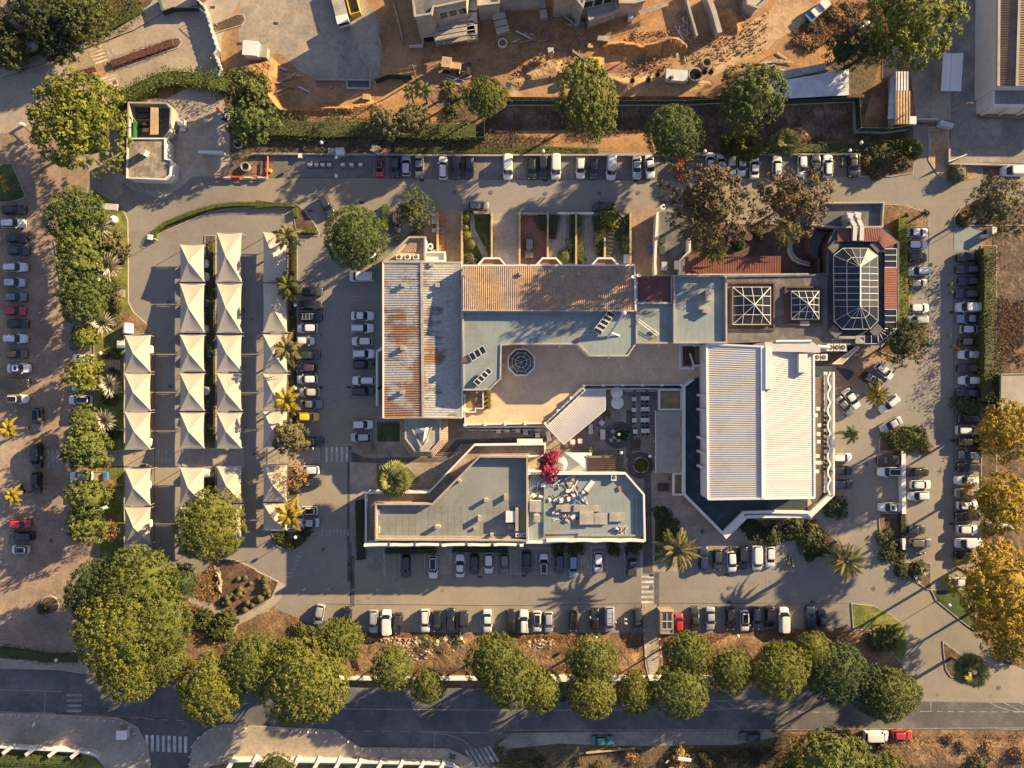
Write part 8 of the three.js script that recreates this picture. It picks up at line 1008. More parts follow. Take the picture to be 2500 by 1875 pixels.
scatterShrubs('bushy shrub in the bed under the restaurant corner', 'restaurant corner shrubs',[...pts(22,1900,1170,2074,1165),...pts(23,330,1170,540,1380,320,1470,290,1340,0,1320),...pts(22,1900,1310)],26,10,20,[L.dark,L.shrub,L.dark,L.olive]);scatterShrubs('dark shrub in the bed by the great date palm', 'date palm bed shrubs',pts(22,1160,1070,1210,1090,1360,1240,1350,1350,1165,1440),12,9,17,[L.dark,L.shrub]);scatterShrubs('yellowish shrub in the bed at the row end', 'row end shrubs',pts(3,770,1160,1150,1160,1180,1250,1150,1390,990,1415,765,1415),30,11,20,[L.shrub,L.bright,L.brown,L.olive,L.shrub]);scatterShrubs('shrub on the rounded palm island', 'palm island shrubs',pts(23,920,590,960,450,1080,415,1200,420,1270,480,1290,590),22,9,16,[L.dark,L.shrub,L.brown]);scatterShrubs('round grey green cactus in the triangular garden', 'cactus garden',[...pts(30,1880,120,2050,120,2050,380,1850,400,1800,330)],24,4,8,[L.cactus,L.olive],0.16,0.9);scatterShrubs('round grey green cactus in the triangular garden', 'cactus garden',pts(31,0,90,150,150,110,270,0,340),12,4,9,[L.cactus,L.olive],0.16,0.9);scatterShrubs('dark shrub in the divider bed', 'divider bed shrubs',[...pts(23,930,1280,1080,1250,1110,1500,1290,1530,1300,1640,1080,1640,960,1440)],16,8,15,[L.dark,L.shrub]);scatterShrubs('shrub on the grassy tree strip', 'tree strip shrubs',px(240,590,285,590,285,1080,250,1080),30,7,13,[L.shrub,L.olive,L.brown,L.dark],0.14);scatterShrubs('shrub in the dark corner bed', 'corner bed shrubs',pts(21,150,1260,420,1255,300,1390,180,1360),8,7,12,[L.dark,L.shrub]);scatterShrubs('shrub under the olive by the stony bed', 'stony bed shrubs',pts(13,1540,200,1680,120,1800,110,1840,280,1540,285),14,7,12,[L.brown,L.dark]);scatterShrubs('scrub on the slope behind the north hedge', 'north slope scrub',[...pts(1,1440,700,1640,700,1660,950,1440,950)],8,8,14,[L.shrub,L.olive],0.02);scatterShrubs('low bush beside the curling garden path', 'path bushes',pts(30,1530,340,1850,450,1820,590,1540,500),14,11,20,[L.shrub,L.dark,L.hedge],0.06);scatterShrubs('low shrub on the south verge', 'south verge shrubs',[...pts(31,330,520,530,540,480,640,300,600),...pts(31,300,560)],10,9,15,[L.hedge,L.olive],0.06);scatterShrubs('grey green bush among the verge stones', 'verge stone bushes',pts(31,1180,600,1740,600,1740,720,1180,740),9,7,13,[L.cactus,L.olive],0.1);scatterShrubs('scrub beside the lay-by', 'lay-by scrub',[...pts(32,0,1560,2074,1490),...pts(32,2074,1659,0,1659)],16,9,18,[L.brown,L.dark,L.dry],0.02);scatterShrubs('dry bush on the orange field', 'orange field bushes',pts(33,860,1440,2074,1400,2074,1640,1150,1640),9,9,18,[L.brown,L.dry,L.dry,L.olive],0.1);scatterShrubs('scrub in the wild lot behind the tin shed', 'wild lot scrub',pts(3,200,300,560,40,800,40,700,220,480,330,300,430),18,8,15,[L.brown,L.dry],0.02);scatterShrubs('potted or planted bush in the bar garden', 'bar garden bushes',[...pts(12,1470,300,2040,300,2040,470,1500,470)],14,9,15,[L.dark],0.02);scatterShrubs('garden bush in the dark bank', 'garden bank bushes',px(10,10,230,10,230,60,10,120),14,11,20,[L.dark,L.shrub,L.brown],0.05);
shrub('round bush in the pale corner bed',pts(3,1540,1410)[0],21,L.olive,null,{kind: 'ball',h: 1.4});shrub('dark rounded bush at the restaurant corner wedge',pts(23,555,1050)[0],27,L.dark,null,{h: 1.6});shrub('brown green bush at the corner of the lawn island',pts(33,935,640)[0],32,L.shrub,null,{h: 2.0});shrub('dark bush beyond the exit road',pts(33,1980,740)[0],26,L.dark,null,{h: 1.4});shrub('wide grey green bush between two yuccas',pts(10,920,470)[0],30,L.olive,null,{h: 1.6,y: 0.14});shrub('red leaved plant at the restaurant rail',pts(23,485,775)[0],13,L.pink,null,{y: 3.7,h: 1.0});shrub('bushy plant among the parked black cars',pts(23,1620,235)[0],26,L.shrub,null,{h: 1.5});for (const [x,y,r] of [[380,1390,16],[510,1390,18],[820,1395,14],[990,1385,17]]) shrub('dark rounded bush above the parking bays',pts(22,x,y)[0],r,L.dark, 'bushes above the parking bays',{h: 1.2});
shrub('spiky dark bush with soil in the turning circle',pts(30,330,370)[0],12,L.dark,null,{y: 0.2});for (const [x,y,r] of [[490,205,40],[520,150,26]]) shrub('dark palm like bush at the pine edge',dp(x-300,y+1100)[0],r,L.dark, 'bushes at the pine edge',{h: 1.5});
// stones and tufts of the verges
{
const inst=(name,poly,n,geo0,mat,s0,s1,label,y=0.1,flat=0.7,cols)=>{const r=rng(n*7+3),P=W(poly),x0=Math.min(...P.map(q=>q[0])),x1=Math.max(...P.map(q=>q[0])),z0=Math.min(...P.map(q=>q[1])),z1=Math.max(...P.map(q=>q[1])),im=new THREE.InstancedMesh(geo0,mat,n),m=new THREE.Matrix4(),q=new THREE.Quaternion(),e=new THREE.Euler();let k=0,guard=0;while (k<n&&guard++<n*30){const x=x0+r()*(x1-x0),z=z0+r()*(z1-z0);let ins=false;for (let i=0,j=P.length-1;i<P.length;j=i++){const a=P[i],b=P[j];if ((a[1]>z)!==(b[1]>z)&&x<(b[0]-a[0])*(z-a[1])/(b[1]-a[1])+a[0]) ins=!ins;}if (!ins||smp(N4,x*9,z*9)<0.38) continue;const s=s0+r()*r()*(s1-s0);q.setFromEuler(e.set(r()*0.6,r()*6.28,r()*0.6));m.compose(new THREE.Vector3(x,y+r()*0.4,z),q,new THREE.Vector3(s*(0.7+r()*0.6),s*flat*(0.6+r()*0.7),s*(0.7+r()*0.6)));im.setMatrixAt(k,m);const c=tone(r,0.6,0.25);im.setColorAt(k,new THREE.Color().setRGB(c[0],c[1],c[2]));k++;}im.count=k;im.name=numbered(name);im.castShadow=im.receiveShadow=true;scene.add(im);tag(im,label,name.replace(/_/g, ' '),null, 'stuff');};
const rock=(()=>{const g=new THREE.IcosahedronGeometry(1,1),p=g.attributes.position;for (let i=0;i<p.count;i++){const x=p.getX(i),y=p.getY(i),z=p.getZ(i),k=0.75+0.5*smp(N2,x*90+200,y*90+z*60+200);p.setXYZ(i,x*k,y*k,z*k);}g.computeVertexNormals();return g;})(),tuft=geo(g=>{const r=rng(9);for (let i=0;i<12;i++){const a=r()*6.28,l=0.5+r()*0.5,w=0.09;g.tri([Math.cos(a+1.57)*w,0,Math.sin(a+1.57)*w],[Math.cos(a-1.57)*w,0,Math.sin(a-1.57)*w],[Math.cos(a)*l,0.5+r()*0.5,Math.sin(a)*l]);}}).build(),tm=(r,g,b)=>new THREE.MeshStandardMaterial({color: new THREE.Color().setRGB(r,g,b),roughness: 0.9,side: THREE.DoubleSide});
inst('rubble',pts(31,870,600,1700,610,1720,690,1300,790,800,790,620,740,860,660),900,rock,M.paleStone,0.12,0.5, 'pale broken stones on the south verge');inst('rubble',pts(32,110,620,340,620,330,740,170,750),160,rock,M.paleStone,0.12,0.45, 'pale stones beside the lobed pine');inst('rubble',pts(30,1740,20,1790,60,1800,240,1770,230),90,rock,M.paleStone,0.12,0.4, 'stones edging the cactus garden');inst('dry_grass',[...pts(31,350,570,2074,570),...pts(32,1040,570,1060,930,0,930),...pts(31,2074,930,660,930)],5200,tuft,tm(0.3,0.17,0.07),0.15,0.5, 'dry orange grass on the south verge',0.12,0.8);inst('dry_grass',[...pts(32,1200,580,2074,550),...pts(33,680,540,1050,780),...pts(32,1200,930)],2200,tuft,tm(0.3,0.17,0.07),0.15,0.5, 'dry grass behind the kiosk',0.12,0.8);inst('dry_grass',[...pts(33,140,1390,2074,1380),...px(2600,1950,2000,1950)],3600,tuft,tm(0.3,0.18,0.08),0.15,0.6, 'dry grass of the orange field',0.05,0.8);inst('dark_grass',[...pts(32,0,1500,2074,1480),...pts(33,300,1500,300,1700),...pts(32,0,1700),...pts(31,1980,1690,1950,1480)],3200,tuft,tm(0.1,0.085,0.035),0.15,0.6, 'dark grass of the far verge',0.02,0.8);inst('dry_grass',px(2435,540,2500,540,2500,900,2435,910),2500,tuft,tm(0.2,0.12,0.065),0.2,0.7, 'dry weeds of the turned field',0.02,0.7);inst('dry_grass',[...pts(1,1900,860,2074,860),...pts(2,0,850,1080,850,1080,1060,0,1210),...pts(1,1300,1210,1300,1130,1860,1130)],4200,tuft,tm(0.14,0.09,0.05),0.15,0.5, 'dry weeds of the ploughed strip',0.02,0.7);inst('dry_grass',pts(3,0,840,740,830,760,1050,1150,1040,1100,1110,0,1160),2600,tuft,tm(0.16,0.105,0.055),0.15,0.5, 'dry weeds below the tin shed',0.02,0.7);inst('rubble',[...pts(2,0,200,1300,250,1300,600,0,700)],1400,rock,M.siteDirt,0.06,0.3, 'clods of earth on the building site',0.02);inst('rubble',pts(2,1300,100,2074,60,2074,400,1400,600),700,rock,M.track,0.06,0.28, 'clods and gravel along the pale track',0.02);inst('dry_grass',pts(3,200,250,560,20,820,20,700,240,480,350,280,450),1800,tuft,tm(0.19,0.11,0.055),0.2,0.6, 'dry weeds of the wild lot',0.02,0.7);inst('dry_grass',[...pts(30,1530,300,1850,430,1800,720,1530,640)],900,tuft,tm(0.3,0.17,0.08),0.15,0.5, 'dry grass beside the curling path',0.08,0.7);inst('dry_grass',[...pts(30,1560,130,1760,-20,1790,200,1740,320,1540,250)],700,tuft,tm(0.33,0.2,0.08),0.15,0.5, 'dry grass above the cactus garden',0.06,0.7);
}

// ------------------------------------------------------------------ parked cars, row by row: tile, x, y, heading, kind, colour, extras
const E=0,So=90,We=180,No=270;
function row(place,group,list,anchor){list.map(q=>[pts(q[0],q[1],q[2])[0],...q.slice(3)]).sort((a,b)=>anchor&&anchor[1]==='y'?a[0][1]-b[0][1] : anchor?a[0][0]-b[0][0] : 0).forEach(([p,hd,kind,col,f],i)=>car(p,hd,kind,col,anchor?`@${ORD[i]} from ${anchor[0]}` : place,group,f));}
row('parked against the low north wall', 'cars along the north wall',[[1,1000,1355,So, 'small', 'r', 'R'],[1,1127,1352,So, 'hatch', 'k'],[1,1215,1340,No, 'hatch', 's', ''],[1,1320,1348,So, 'saloon', 'g'],[1,1515,1356,No, 'estate', 'w'],[1,1622,1356,So, 'suv', 'k'],[1,1728,1356,So, 'hatch', 'k'],[1,2040,1352,So, 'van', 'w'],[2,160,1365,So, 'hatch', 'k'],[2,252,1355,So, 'estate', 'k'],[2,355,1350,So, 'van', 'w'],[2,555,1360,So, 'hatch', 'w'],[2,663,1365,So, 'hatch', 'd'],[2,805,1355,93, 'van', 'w'],[2,1012,1355,So, 'saloon', 's'],[2,1118,1350,85, 'saloon', 'w'],[2,1362,1370,So, 'hatch', 'r'],[2,1608,1315,No, 'hatch', 'w'],[2,1695,1330,No, 'hatch', 'w'],[2,1775,1335,So, 'suv', 'w'],[2,1862,1340,So, 'hatch', 'w'],[2,1965,1352,No, 'saloon', 'w'],[3,75,1345,No, 'estate', 'w'],[3,280,1345,So, 'hatch', 'w'],[3,390,1340,No, 'estate', 'd'],[3,485,1342,No, 'suv', 'w'],[3,690,1340,So, 'saloon', 'k']],['the refuse inlets along the north wall', 'x']);
row('on the drive past the dusty yard', 'cars by the yard',[[3,1990,1388,We, 'van', 'w'],[3,745,210,-35, 'saloon', 'd']]);
row('standing at the kerb of the north road', 'cars at the north kerb',[[11,1805,140,E, 'hatch', 'g'],[12,740,145,We, 'hatch', 'k']]);
row('driving round the hedge island',null,[[11,572,138,65, 'suv', 'd', '']]);row('in the first garden drive',null,[[11,1135,272,So, 'hatch', 'o']]);row('under a cover on the brick drive',null,[[12,140,480,So, 'hatch', 'g']]);
row('parked beside the palm bed', 'cars beside the palm bed',[[11,455,835,E, 'hatch', 'd'],[11,440,945,E, 'saloon', 'k'],[11,445,1040,E, 'suv', 'k', 'K'],[11,413,1132,We, 'hatch', 'w'],[11,400,1235,E, 'small', 'w'],[11,435,1352,E, 'hatch', 'v'],[11,405,1455,We, 'hatch', 'u'],[11,412,1547,We, 'hatch', 'w'],[21,428,125,We, 'hatch', 'c'],[21,445,222,E, 'saloon', 'g'],[21,425,325,E, 'hatch', 'y'],[21,460,525,E, 'hatch', 'k'],[21,425,757,We, 'hatch', 'w'],[21,430,857,E, 'saloon', 'k'],[21,412,1085,We, 'hatch', 'w', 'R'],[21,420,1182,We, 'saloon', 's']],['the hedge island beside the palm bed', 'y']);
row('parked below the rusty hall', 'cars below the rusty hall',[[11,855,715,We, 'van', 'w'],[11,862,1032,E, 'saloon', 'w'],[11,860,1132,E, 'estate', 'w'],[11,857,1238,We, 'hatch', 'w'],[11,870,1340,E, 'suv', 'w'],[11,870,1427,E, 'hatch', 'k'],[11,870,1557,We, 'estate', 'w'],[21,872,117,E, 'estate', 'k'],[21,862,387,E, 'hatch', 'w'],[21,845,490,We, 'hatch', 's'],[11,880,530,E, 'hatch', 'w']],['the round pine below the rusty hall', 'y']);
row('parked along the plaza edge', 'cars along the plaza edge',[[10,110,172,E, 'estate', 'k'],[10,105,280,E, 'estate', 'w'],[10,132,402,E, 'hatch', 'k'],[10,148,502,E, 'hatch', 'd'],[10,122,637,E, 'estate', 'w'],[10,115,762,E, 'hatch', 's'],[10,125,880,E, 'hatch', 'g'],[10,118,992,E, 'hatch', 'r'],[10,140,1095,E, 'hatch', 'k'],[10,122,1217,E, 'estate', 'w'],[10,130,1340,E, 'hatch', 'o'],[10,150,1457,E, 'saloon', 'w', 'S'],[10,132,1578,E, 'van', 'k'],[20,137,180,E, 'hatch', 'w', 'R'],[20,160,1190,E, 'hatch', 'r'],[20,175,1292,We, 'estate', 'k'],[20,160,1400,We, 'small', 'w', 'R']],['the barrier gates along the plaza edge', 'y']);
row('stopped on the brown paving', 'cars stopped on the brown paving',[[20,300,342,So, 'estate', 'g', 'R'],[20,295,640,So, 'van', 'k'],[20,290,857,So, 'hatch', 'k']]);
row('parked under the small strip trees', 'cars under the strip trees',[[10,640,1127,We, 'hatch', 'k'],[10,645,1272,E, 'hatch', 'd'],[10,665,1380,We, 'hatch', 'w', ''],[10,668,1607,We, 'estate', 'w', 'R'],[20,645,187,We, 'estate', 'w', 'R'],[20,620,290,We, 'hatch', 'o'],[20,650,430,We, 'hatch', 'k'],[20,655,805,We, 'estate', 'w'],[20,655,930,We, 'hatch', 'd'],[20,650,1050,We, 'hatch', 'd'],[20,655,1165,We, 'hatch', 'w'],[20,620,1275,We, 'saloon', 'v'],[10,655,1010,We, 'hatch', 'k']],['the timber steps under the strip trees', 'y']);
row('parked nose out under the middle sails', 'cars under the middle sails',[[10,1602,610,E, 'hatch', 'w'],[10,1606,715,E, 'hatch', 'w'],[10,1602,1140,E, 'hatch', 'w'],[10,1625,1337,E, 'hatch', 'k'],[10,1605,1640,E, 'hatch', 'w'],[20,1605,220,E, 'hatch', 'd'],[10,1600,930,E, 'hatch', 'd'],[20,1612,780,E, 'hatch', 'w']],['the curved hedge under the middle sails', 'y']);
row('parked under the sails by the tree strip', 'cars under the strip sails',[[10,1150,1305,E, 'hatch', 'w'],[20,1140,530,E, 'hatch', 'w'],[20,1135,770,E, 'hatch', 'd'],[20,1130,875,E, 'hatch', 'w'],[20,1140,1190,E, 'hatch', 'w'],[21,180,965,E, 'hatch', 'd'],[21,195,1190,E, 'hatch', 'k']]);
row('in the long row along the east hedge', 'cars along the east hedge',[[13,1640,555,We, 'pickup', 'k'],[13,1625,655,We, 'estate', 'd'],[13,1632,752,We, 'hatch', 'k'],[13,1612,852,We, 'suv', 'd'],[13,1627,962,We, 'van', 'w'],[13,1630,1055,We, 'saloon', 'b'],[13,1642,1142,E, 'hatch', 's'],[13,1635,1242,E, 'hatch', 'o'],[13,1630,1347,We, 'hatch', 'w', 'K'],[13,1635,1457,We, 'estate', 'k'],[13,1635,1555,We, 'hatch', 'w'],[23,1625,130,We, 'estate', 'n'],[23,1630,340,We, 'hatch', 'k'],[23,1622,432,E, 'estate', 'w'],[23,1630,530,E, 'hatch', 'k'],[23,1635,635,We, 'hatch', 'g'],[23,1627,732,We, 'suv', 'k'],[23,1610,837,We, 'estate', 'w'],[23,1615,942,We, 'van', 't'],[23,1622,1042,E, 'hatch', 'w'],[23,1615,1132,We, 'estate', 'k'],[23,1620,1237,E, 'hatch', 'w'],[23,1620,1347,We, 'van', 'w'],[23,1600,1450,We, 'hatch', 'k'],[33,1535,155,We, 'hatch', 'w']],['the painted bay along the east hedge', 'y']);
row('parked along the bright hedge of the bar', 'cars along the bar hedge',[[13,1210,357,E, 'saloon', 'w'],[13,1210,457,E, 'hatch', 'w'],[13,1210,560,E, 'hatch', 'k'],[13,1222,670,We, 'estate', 'w'],[13,1212,770,E, 'hatch', 'g'],[13,1225,970,E, 'hatch', 'w'],[13,1207,1067,We, 'estate', 's']],['the orange bed along the bar hedge', 'y']);
row('slanted behind the restaurant', 'slanted cars behind the restaurant',[[13,945,1482,40, 'hatch', 'w'],[13,845,1555,30, 'suv', 'k', 'K'],[23,680,180,55, 'saloon', 'w'],[23,620,240,50, 'saloon', 'g'],[23,985,222,142, 'estate', 'w'],[23,1000,388,153, 'saloon', 's']]);
row('nosed out from the restaurant wall', 'cars at the restaurant wall',[[23,600,655,E, 'hatch', 'w'],[23,595,760,E, 'estate', 'k'],[23,598,870,E, 'estate', 'n']]);
row('parked at the thick divider wall', 'cars at the divider wall',[[23,990,675,We, 'pickup', 'k'],[23,985,770,We, 'suv', 'w', 'R'],[23,990,1057,We, 'saloon', 'w', 'S'],[23,1218,772,E, 'saloon', 'k'],[23,1240,875,E, 'hatch', 'w'],[23,1225,965,We, 'hatch', 'w'],[23,1198,1240,E, 'hatch', 'd'],[23,1240,1347,E, 'estate', 'g']]);
row('in the bays below the south building', 'cars in the south bays',[[21,1215,1538,So, 'estate', 'k'],[21,1435,1545,So, 'estate', 'w', 'R'],[21,1653,1532,No, 'saloon', 'w'],[21,1770,1520,So, 'hatch', 'k'],[21,1885,1512,So, 'hatch', 'w'],[21,2015,1515,So, 'hatch', 'g'],[22,118,1502,So, 'suv', 'k'],[22,258,1520,No, 'hatch', 'w', 'R'],[22,385,1515,So, 'hatch', 'n'],[22,495,1535,So, 'estate', 'b'],[22,698,1502,So, 'hatch', 'w'],[22,973,1515,No, 'pickup', 'n']],['the long hedge in the south bays', 'x']);
row('in the bays beside the great date palm', 'cars beside the great date palm',[[22,1553,1470,No, 'estate', 'n'],[22,1665,1485,So, 'hatch', 'd'],[22,1782,1500,87, 'hatch', 'w'],[22,1872,1472,So, 'estate', 'k'],[22,1985,1470,So, 'van', 'w'],[23,20,1462,So, 'hatch', 'w']],['the great date palm', 'x']);
row('in the row above the dry verge', 'cars above the dry verge',[[31,510,420,102, 'hatch', 's', ''],[31,738,440,No, 'hatch', 'k'],[31,952,475,So, 'estate', 's'],[31,1057,480,No, 'van', 'w'],[31,1153,490,So, 'hatch', 'd'],[31,1370,470,So, 'estate', 'w'],[31,1467,475,So, 'hatch', 'k'],[31,1577,462,No, 'estate', 'k'],[31,1680,480,So, 'suv', 'd'],[31,1875,472,So, 'saloon', 'w'],[31,2066,470,No, 'estate', 'k'],[32,97,475,No, 'estate', 'w'],[32,205,475,So, 'hatch', 'w', 'R'],[32,298,480,So, 'hatch', 's'],[32,497,470,So, 'hatch', 'k'],[32,672,455,No, 'hatch', 'k'],[32,790,455,So, 'van', 's', 'K'],[32,1020,452,So, 'hatch', 'd'],[32,1355,480,No, 'small', 'r'],[32,1485,447,No, 'saloon', 'd'],[32,1608,450,So, 'saloon', 's'],[32,1770,450,So, 'estate', 'k'],[32,1887,470,So, 'hatch', 'w', 'R'],[32,1977,447,So, 'estate', 'n'],[33,15,445,So, 'estate', 'k'],[33,130,460,No, 'van', 'w'],[33,345,440,No, 'suv', 'n'],[33,440,450,No, 'small', 'd']],['the cactus garden above the dry verge', 'x']);
row('on the verge of the main street', 'cars on the main street verge',[[32,735,1438,E, 'saloon', 'e'],[32,1930,1408,We, 'hatch', 'd'],[33,880,1400,E, 'van', 'w'],[33,1090,1392,E, 'hatch', 'r']]);row('half hidden under the street pines',null,[[32,400,1135,E, 'hatch', 'n']]);
{const m=motorcycle(pts(22,1768,1415)[0],80, 'behind a white hatchback by the date palm');m.userData.label = 'red scooter behind a white hatchback by the date palm';m.children.forEach(c=>{if (c.name==='fuel_tank'||c.name==='frame') c.material=M.red;});}
{const c=at(pts(20,800,805)[0],1),t=thing('tow_trailer', 'yellow and blue tow trailer behind the white car', 'trailer',c[0],c[1]);mesh('platform',geo(g=>g.box(-1.3,0.5,-0.85,0.9,0.62,0.85)),M.tan,t);mesh('side_rail',geo(g=>{for (const z of [-0.85,0.8]) g.box(-1.3,0.622,z,1.3,0.75,z+0.06);}),M.yellow,t);mesh('winch_box',geo(g=>g.box(0.9,0.4,-0.8,1.7,1.1,0.8)),M.blue,t);for (const z of [-0.8,0.8]) mesh('wheel',geo(g=>g.bar([0,0.3,z-0.1],[0,0.3,z+0.1],0.3,0.3,12)),M.tyre,t);}
for (const [tl,x,y,h,pl,g] of [[3,597,1315,90, 'at the end of the north row',null],[23,165,1490,100, 'in the kerbed bay by the date palm', 'motorcycles in the kerbed bay'],[23,195,1510,80, 'in the kerbed bay by the date palm', 'motorcycles in the kerbed bay'],[23,1215,1430,0, 'below the divider wall', 'motorcycles by the divider wall'],[23,1255,1425,0, 'below the divider wall', 'motorcycles by the divider wall'],[22,1872,1250,60, 'by the restaurant shrubs',null],[20,180,905,60, 'beside the yellow plaza palm',null],[20,1180,712,0, 'at the lower sail corner',null]]) motorcycle(pts(tl,x,y)[0],h,pl,g);

// ------------------------------------------------------------------ people
const hv=[0.4,0.55,0.06],bl=[0.03,0.04,0.07],wh=[0.6,0.6,0.58],dk=[0.03,0.03,0.035],bg=[0.3,0.22,0.14];
for (const [tl,x,y,h,w,a,b,lab] of [[13,1482,775,180,1,hv,dk, 'person in a yellow vest walking by the east row'],[13,1492,842,180,1,hv,bl, 'person in a yellow vest and dark blue trousers walking'],[13,1478,1190,90,1,hv,dk, 'person in a yellow vest walking below the others'],[13,1498,1282,0,1,[0.2,0.25,0.12],dk, 'person in a dull green top beside a white car'],[13,1540,1305,180,1,[0.6,0.16,0.03],bl, 'person in an orange vest beside a white car'],[32,840,478,180,0,wh,dk, 'person in a white top beside the silver van'],[32,918,452,90,1,wh,bg, 'person in a white shirt and tan trousers'],[32,920,488,270,1,wh,wh, 'person dressed all in white walking to the row'],[32,632,440,0,0,wh,bl, 'person in a white top beside the black hatchback'],[20,340,655,180,0,wh,bl, 'person in a pale shirt at the black van door'],[20,330,345,180,0,[0.3,0.1,0.06],dk, 'person in a rust top beside the grey estate car'],[20,140,900,270,1,bl,dk, 'person in dark blue beside the yellow palm'],[1,608,705,60,1,[0.15,0.5,0.06],dk, 'worker in a green vest at the framed pit'],[1,1648,592,180,0,[0.15,0.5,0.06],bl, 'worker in a green vest beside the loader'],[2,910,480,90,0,[0.5,0.42,0.2],bg, 'worker in a pale yellow vest by the orange ridge'],[2,1148,482,90,1,hv,dk, 'worker in a yellow vest at the trench'],[2,1275,552,180,1,hv,bg, 'worker in a yellow vest by the site hut'],[0,1712,478,90,0,hv,wh, 'worker in a yellow vest by the site gate'],[21,465,580,180,1,wh,wh, 'person in white on the concrete walkway'],[20,2055,625,0,1,bl,dk, 'person in dark blue on the walkway by the sails'],[22,1280,825,180,0,bl,dk, 'person seated out below the beige awning'],[10,1970,990,90,1,dk,bl, 'person in dark clothes beside the middle sails']]) person(pts(tl,x,y)[0],h,w,a,b,lab);

// ------------------------------------------------------------------ lamps, bollards, signs
const lg = 'white globe lamps of the car park';
for (const [tl,x,y,pl] of [[10,800,738, 'on the grassy strip'],[10,815,1335, 'on the grassy strip'],[11,318,945, 'in the palm bed'],[11,318,1620, 'in the palm bed'],[21,318,1300, 'in the dark corner bed'],[2,253,1225, 'behind the north wall'],[2,1562,1225, 'behind the north wall'],[3,663,1220, 'behind the north wall'],[3,755,1155, 'behind the north wall'],[13,1668,268, 'in the stony bed'],[30,455,785, 'on the street pavement'],[31,1663,610, 'on the south verge'],[32,680,605, 'on the south verge'],[32,1830,590, 'on the south verge'],[33,705,550, 'behind the lawn island'],[33,1468,340, 'on the exit lawn'],[1,530,1155, 'behind the refuse inlets'],[1,650,1275, 'beside the refuse inlets'],[22,1118,642, 'in the dining court'],[22,885,615, 'in the dining court']]) lamp(pts(tl,x,y)[0], 'white globe lamp '+pl,lg + ' '+pl,3.6);
{const d=at(pts(10,910,250)[0],1.4),o=thing('gas_tank', 'round white tank on the grassy strip', 'tank',d[0],d[1],null,0.14);mesh('shell',new THREE.SphereGeometry(0.82,24,16).translate(0,0.75,0),M.white,o);mesh('cap',geo(g=>g.bar([0,1.5,0],[0,1.66,0],0.2,0.2,12)),M.redTile,o);mesh('foot',geo(g=>g.bar([0,-0.05,0],[0,0.15,0],0.5,0.5,14)),M.concrete,o);}
{const a=v3(pts(12,1225,150)[0],6),b=v3(pts(12,1172,195)[0],4.6),o=thing('street_lamp', 'white street lamp with a curved arm at the side drive', 'lamp',b[0],b[2]);part(o, 'pole',geo(g=>{g.bar([b[0],0,b[2]],b,0.09,0.07);}),M.pole);part(o, 'arm',geo(g=>{let p=b;for (let i=1;i<=6;i++){const t=i/6,q=[b[0]+(a[0]-b[0])*t,b[1]+(a[1]-b[1])*Math.sin(t*1.57),b[2]+(a[2]-b[2])*t];g.bar(p,q,0.05);p=q;}}),M.pole);part(o, 'ring_head',geo(g=>{const P=[];for (let i=0;i<20;i++){const k=i/20*6.283;P.push([a[0]+Math.cos(k)*0.42,a[2]+Math.sin(k)*0.42]);}g.ribbon(P,0.22,5.9,6.05,true);}),M.globe);}
{const a=v3(pts(20,765,1085)[0],4),b=v3(pts(20,850,1058)[0],6),o=thing('street_lamp', 'white street lamp arching over the strip trees', 'lamp',a[0],a[2]);part(o, 'pole',geo(g=>g.bar([a[0],0,a[2]],[a[0],5.6,a[2]],0.08,0.06)),M.pole);part(o, 'arm',geo(g=>g.bar([a[0],5.6,a[2]],b,0.05)),M.pole);part(o, 'head',geo(g=>g.obox(b[0],b[2],5.9,6.1,0.9,0.5,-18)),M.globe);}
const bolls=(tl,v)=>{for (let i=0;i<v.length;i += 2) bollard(pts(tl,v[i],v[i+1])[0], 'low round white bollard along the south pavement', 'bollards on the south pavement');};
bolls(30,[18,1222,92,1226,163,1230,230,1233,300,1237,437,1243,718,1260,788,1265,852,1270,923,1274,990,1290,1047,1325,1095,1374,1135,1452,1163,1542,1185,1605,1607,1412,1662,1373,1720,1346,1790,1333,1857,1335,1920,1338,1987,1343,1555,1483,1540,1563,1537,1622]);bolls(31,[292,1358,360,1362,423,1365,488,1367,552,1370,642,1373,695,1405,748,1443,803,1478,860,1506,927,1506,995,1507,1063,1508,1133,1509,1202,1510,1270,1513,1337,1514,1403,1515,1478,1517,1540,1522,1595,1533]);
function sign(p,w,d,h,ang,m,label,arm){const c=at(p,h),o=thing('sign',label, 'sign',c[0],c[1]);o.rotation.y=-ang*Math.PI/180;mesh('post',geo(g=>g.bar([0,0,0],[0,h-0.02,0],0.05)),M.pole,o);mesh('panel',geo(g=>g.box(-w/2,h-0.35,-d/2,w/2,h,d/2)),m,o);return o;}
sign(pts(10,1213,393)[0],0.9,1.0,3.4,10,M.white, 'square white sign box at the hedge corner');sign(pts(32,1400,1592)[0],2.6,0.5,2.6,8,M.white, 'long white advertising board beyond the lay-by');sign(pts(0,505,603)[0],0.62,0.5,2.4,0,M.blue, 'round blue road sign on the approach median');sign(pts(31,1590,1570)[0],1.1,0.9,0.5,20,M.darkRoof, 'dark ground plate at the pavement corner');sign(pts(30,270,1308)[0],0.35,0.9,2.2,25,M.white, 'white street sign on the pale pavement');
{const w=pts(32,1215,1540,1295,1659),a=v3(w[0],0.3),b=v3(w[1],3);const o=thing('leaning_post', 'pale timber post leaning beyond the lay-by', 'post',b[0],b[2]);part(o, 'post',geo(g=>g.bar([b[0],0,b[2]],[a[0],4,a[2]],0.12)),M.tan);part(o, 'crossbar',geo(g=>g.bar([b[0]-0.5,2.8,b[2]],[b[0]+0.5,2.8,b[2]],0.06)),M.tan);}
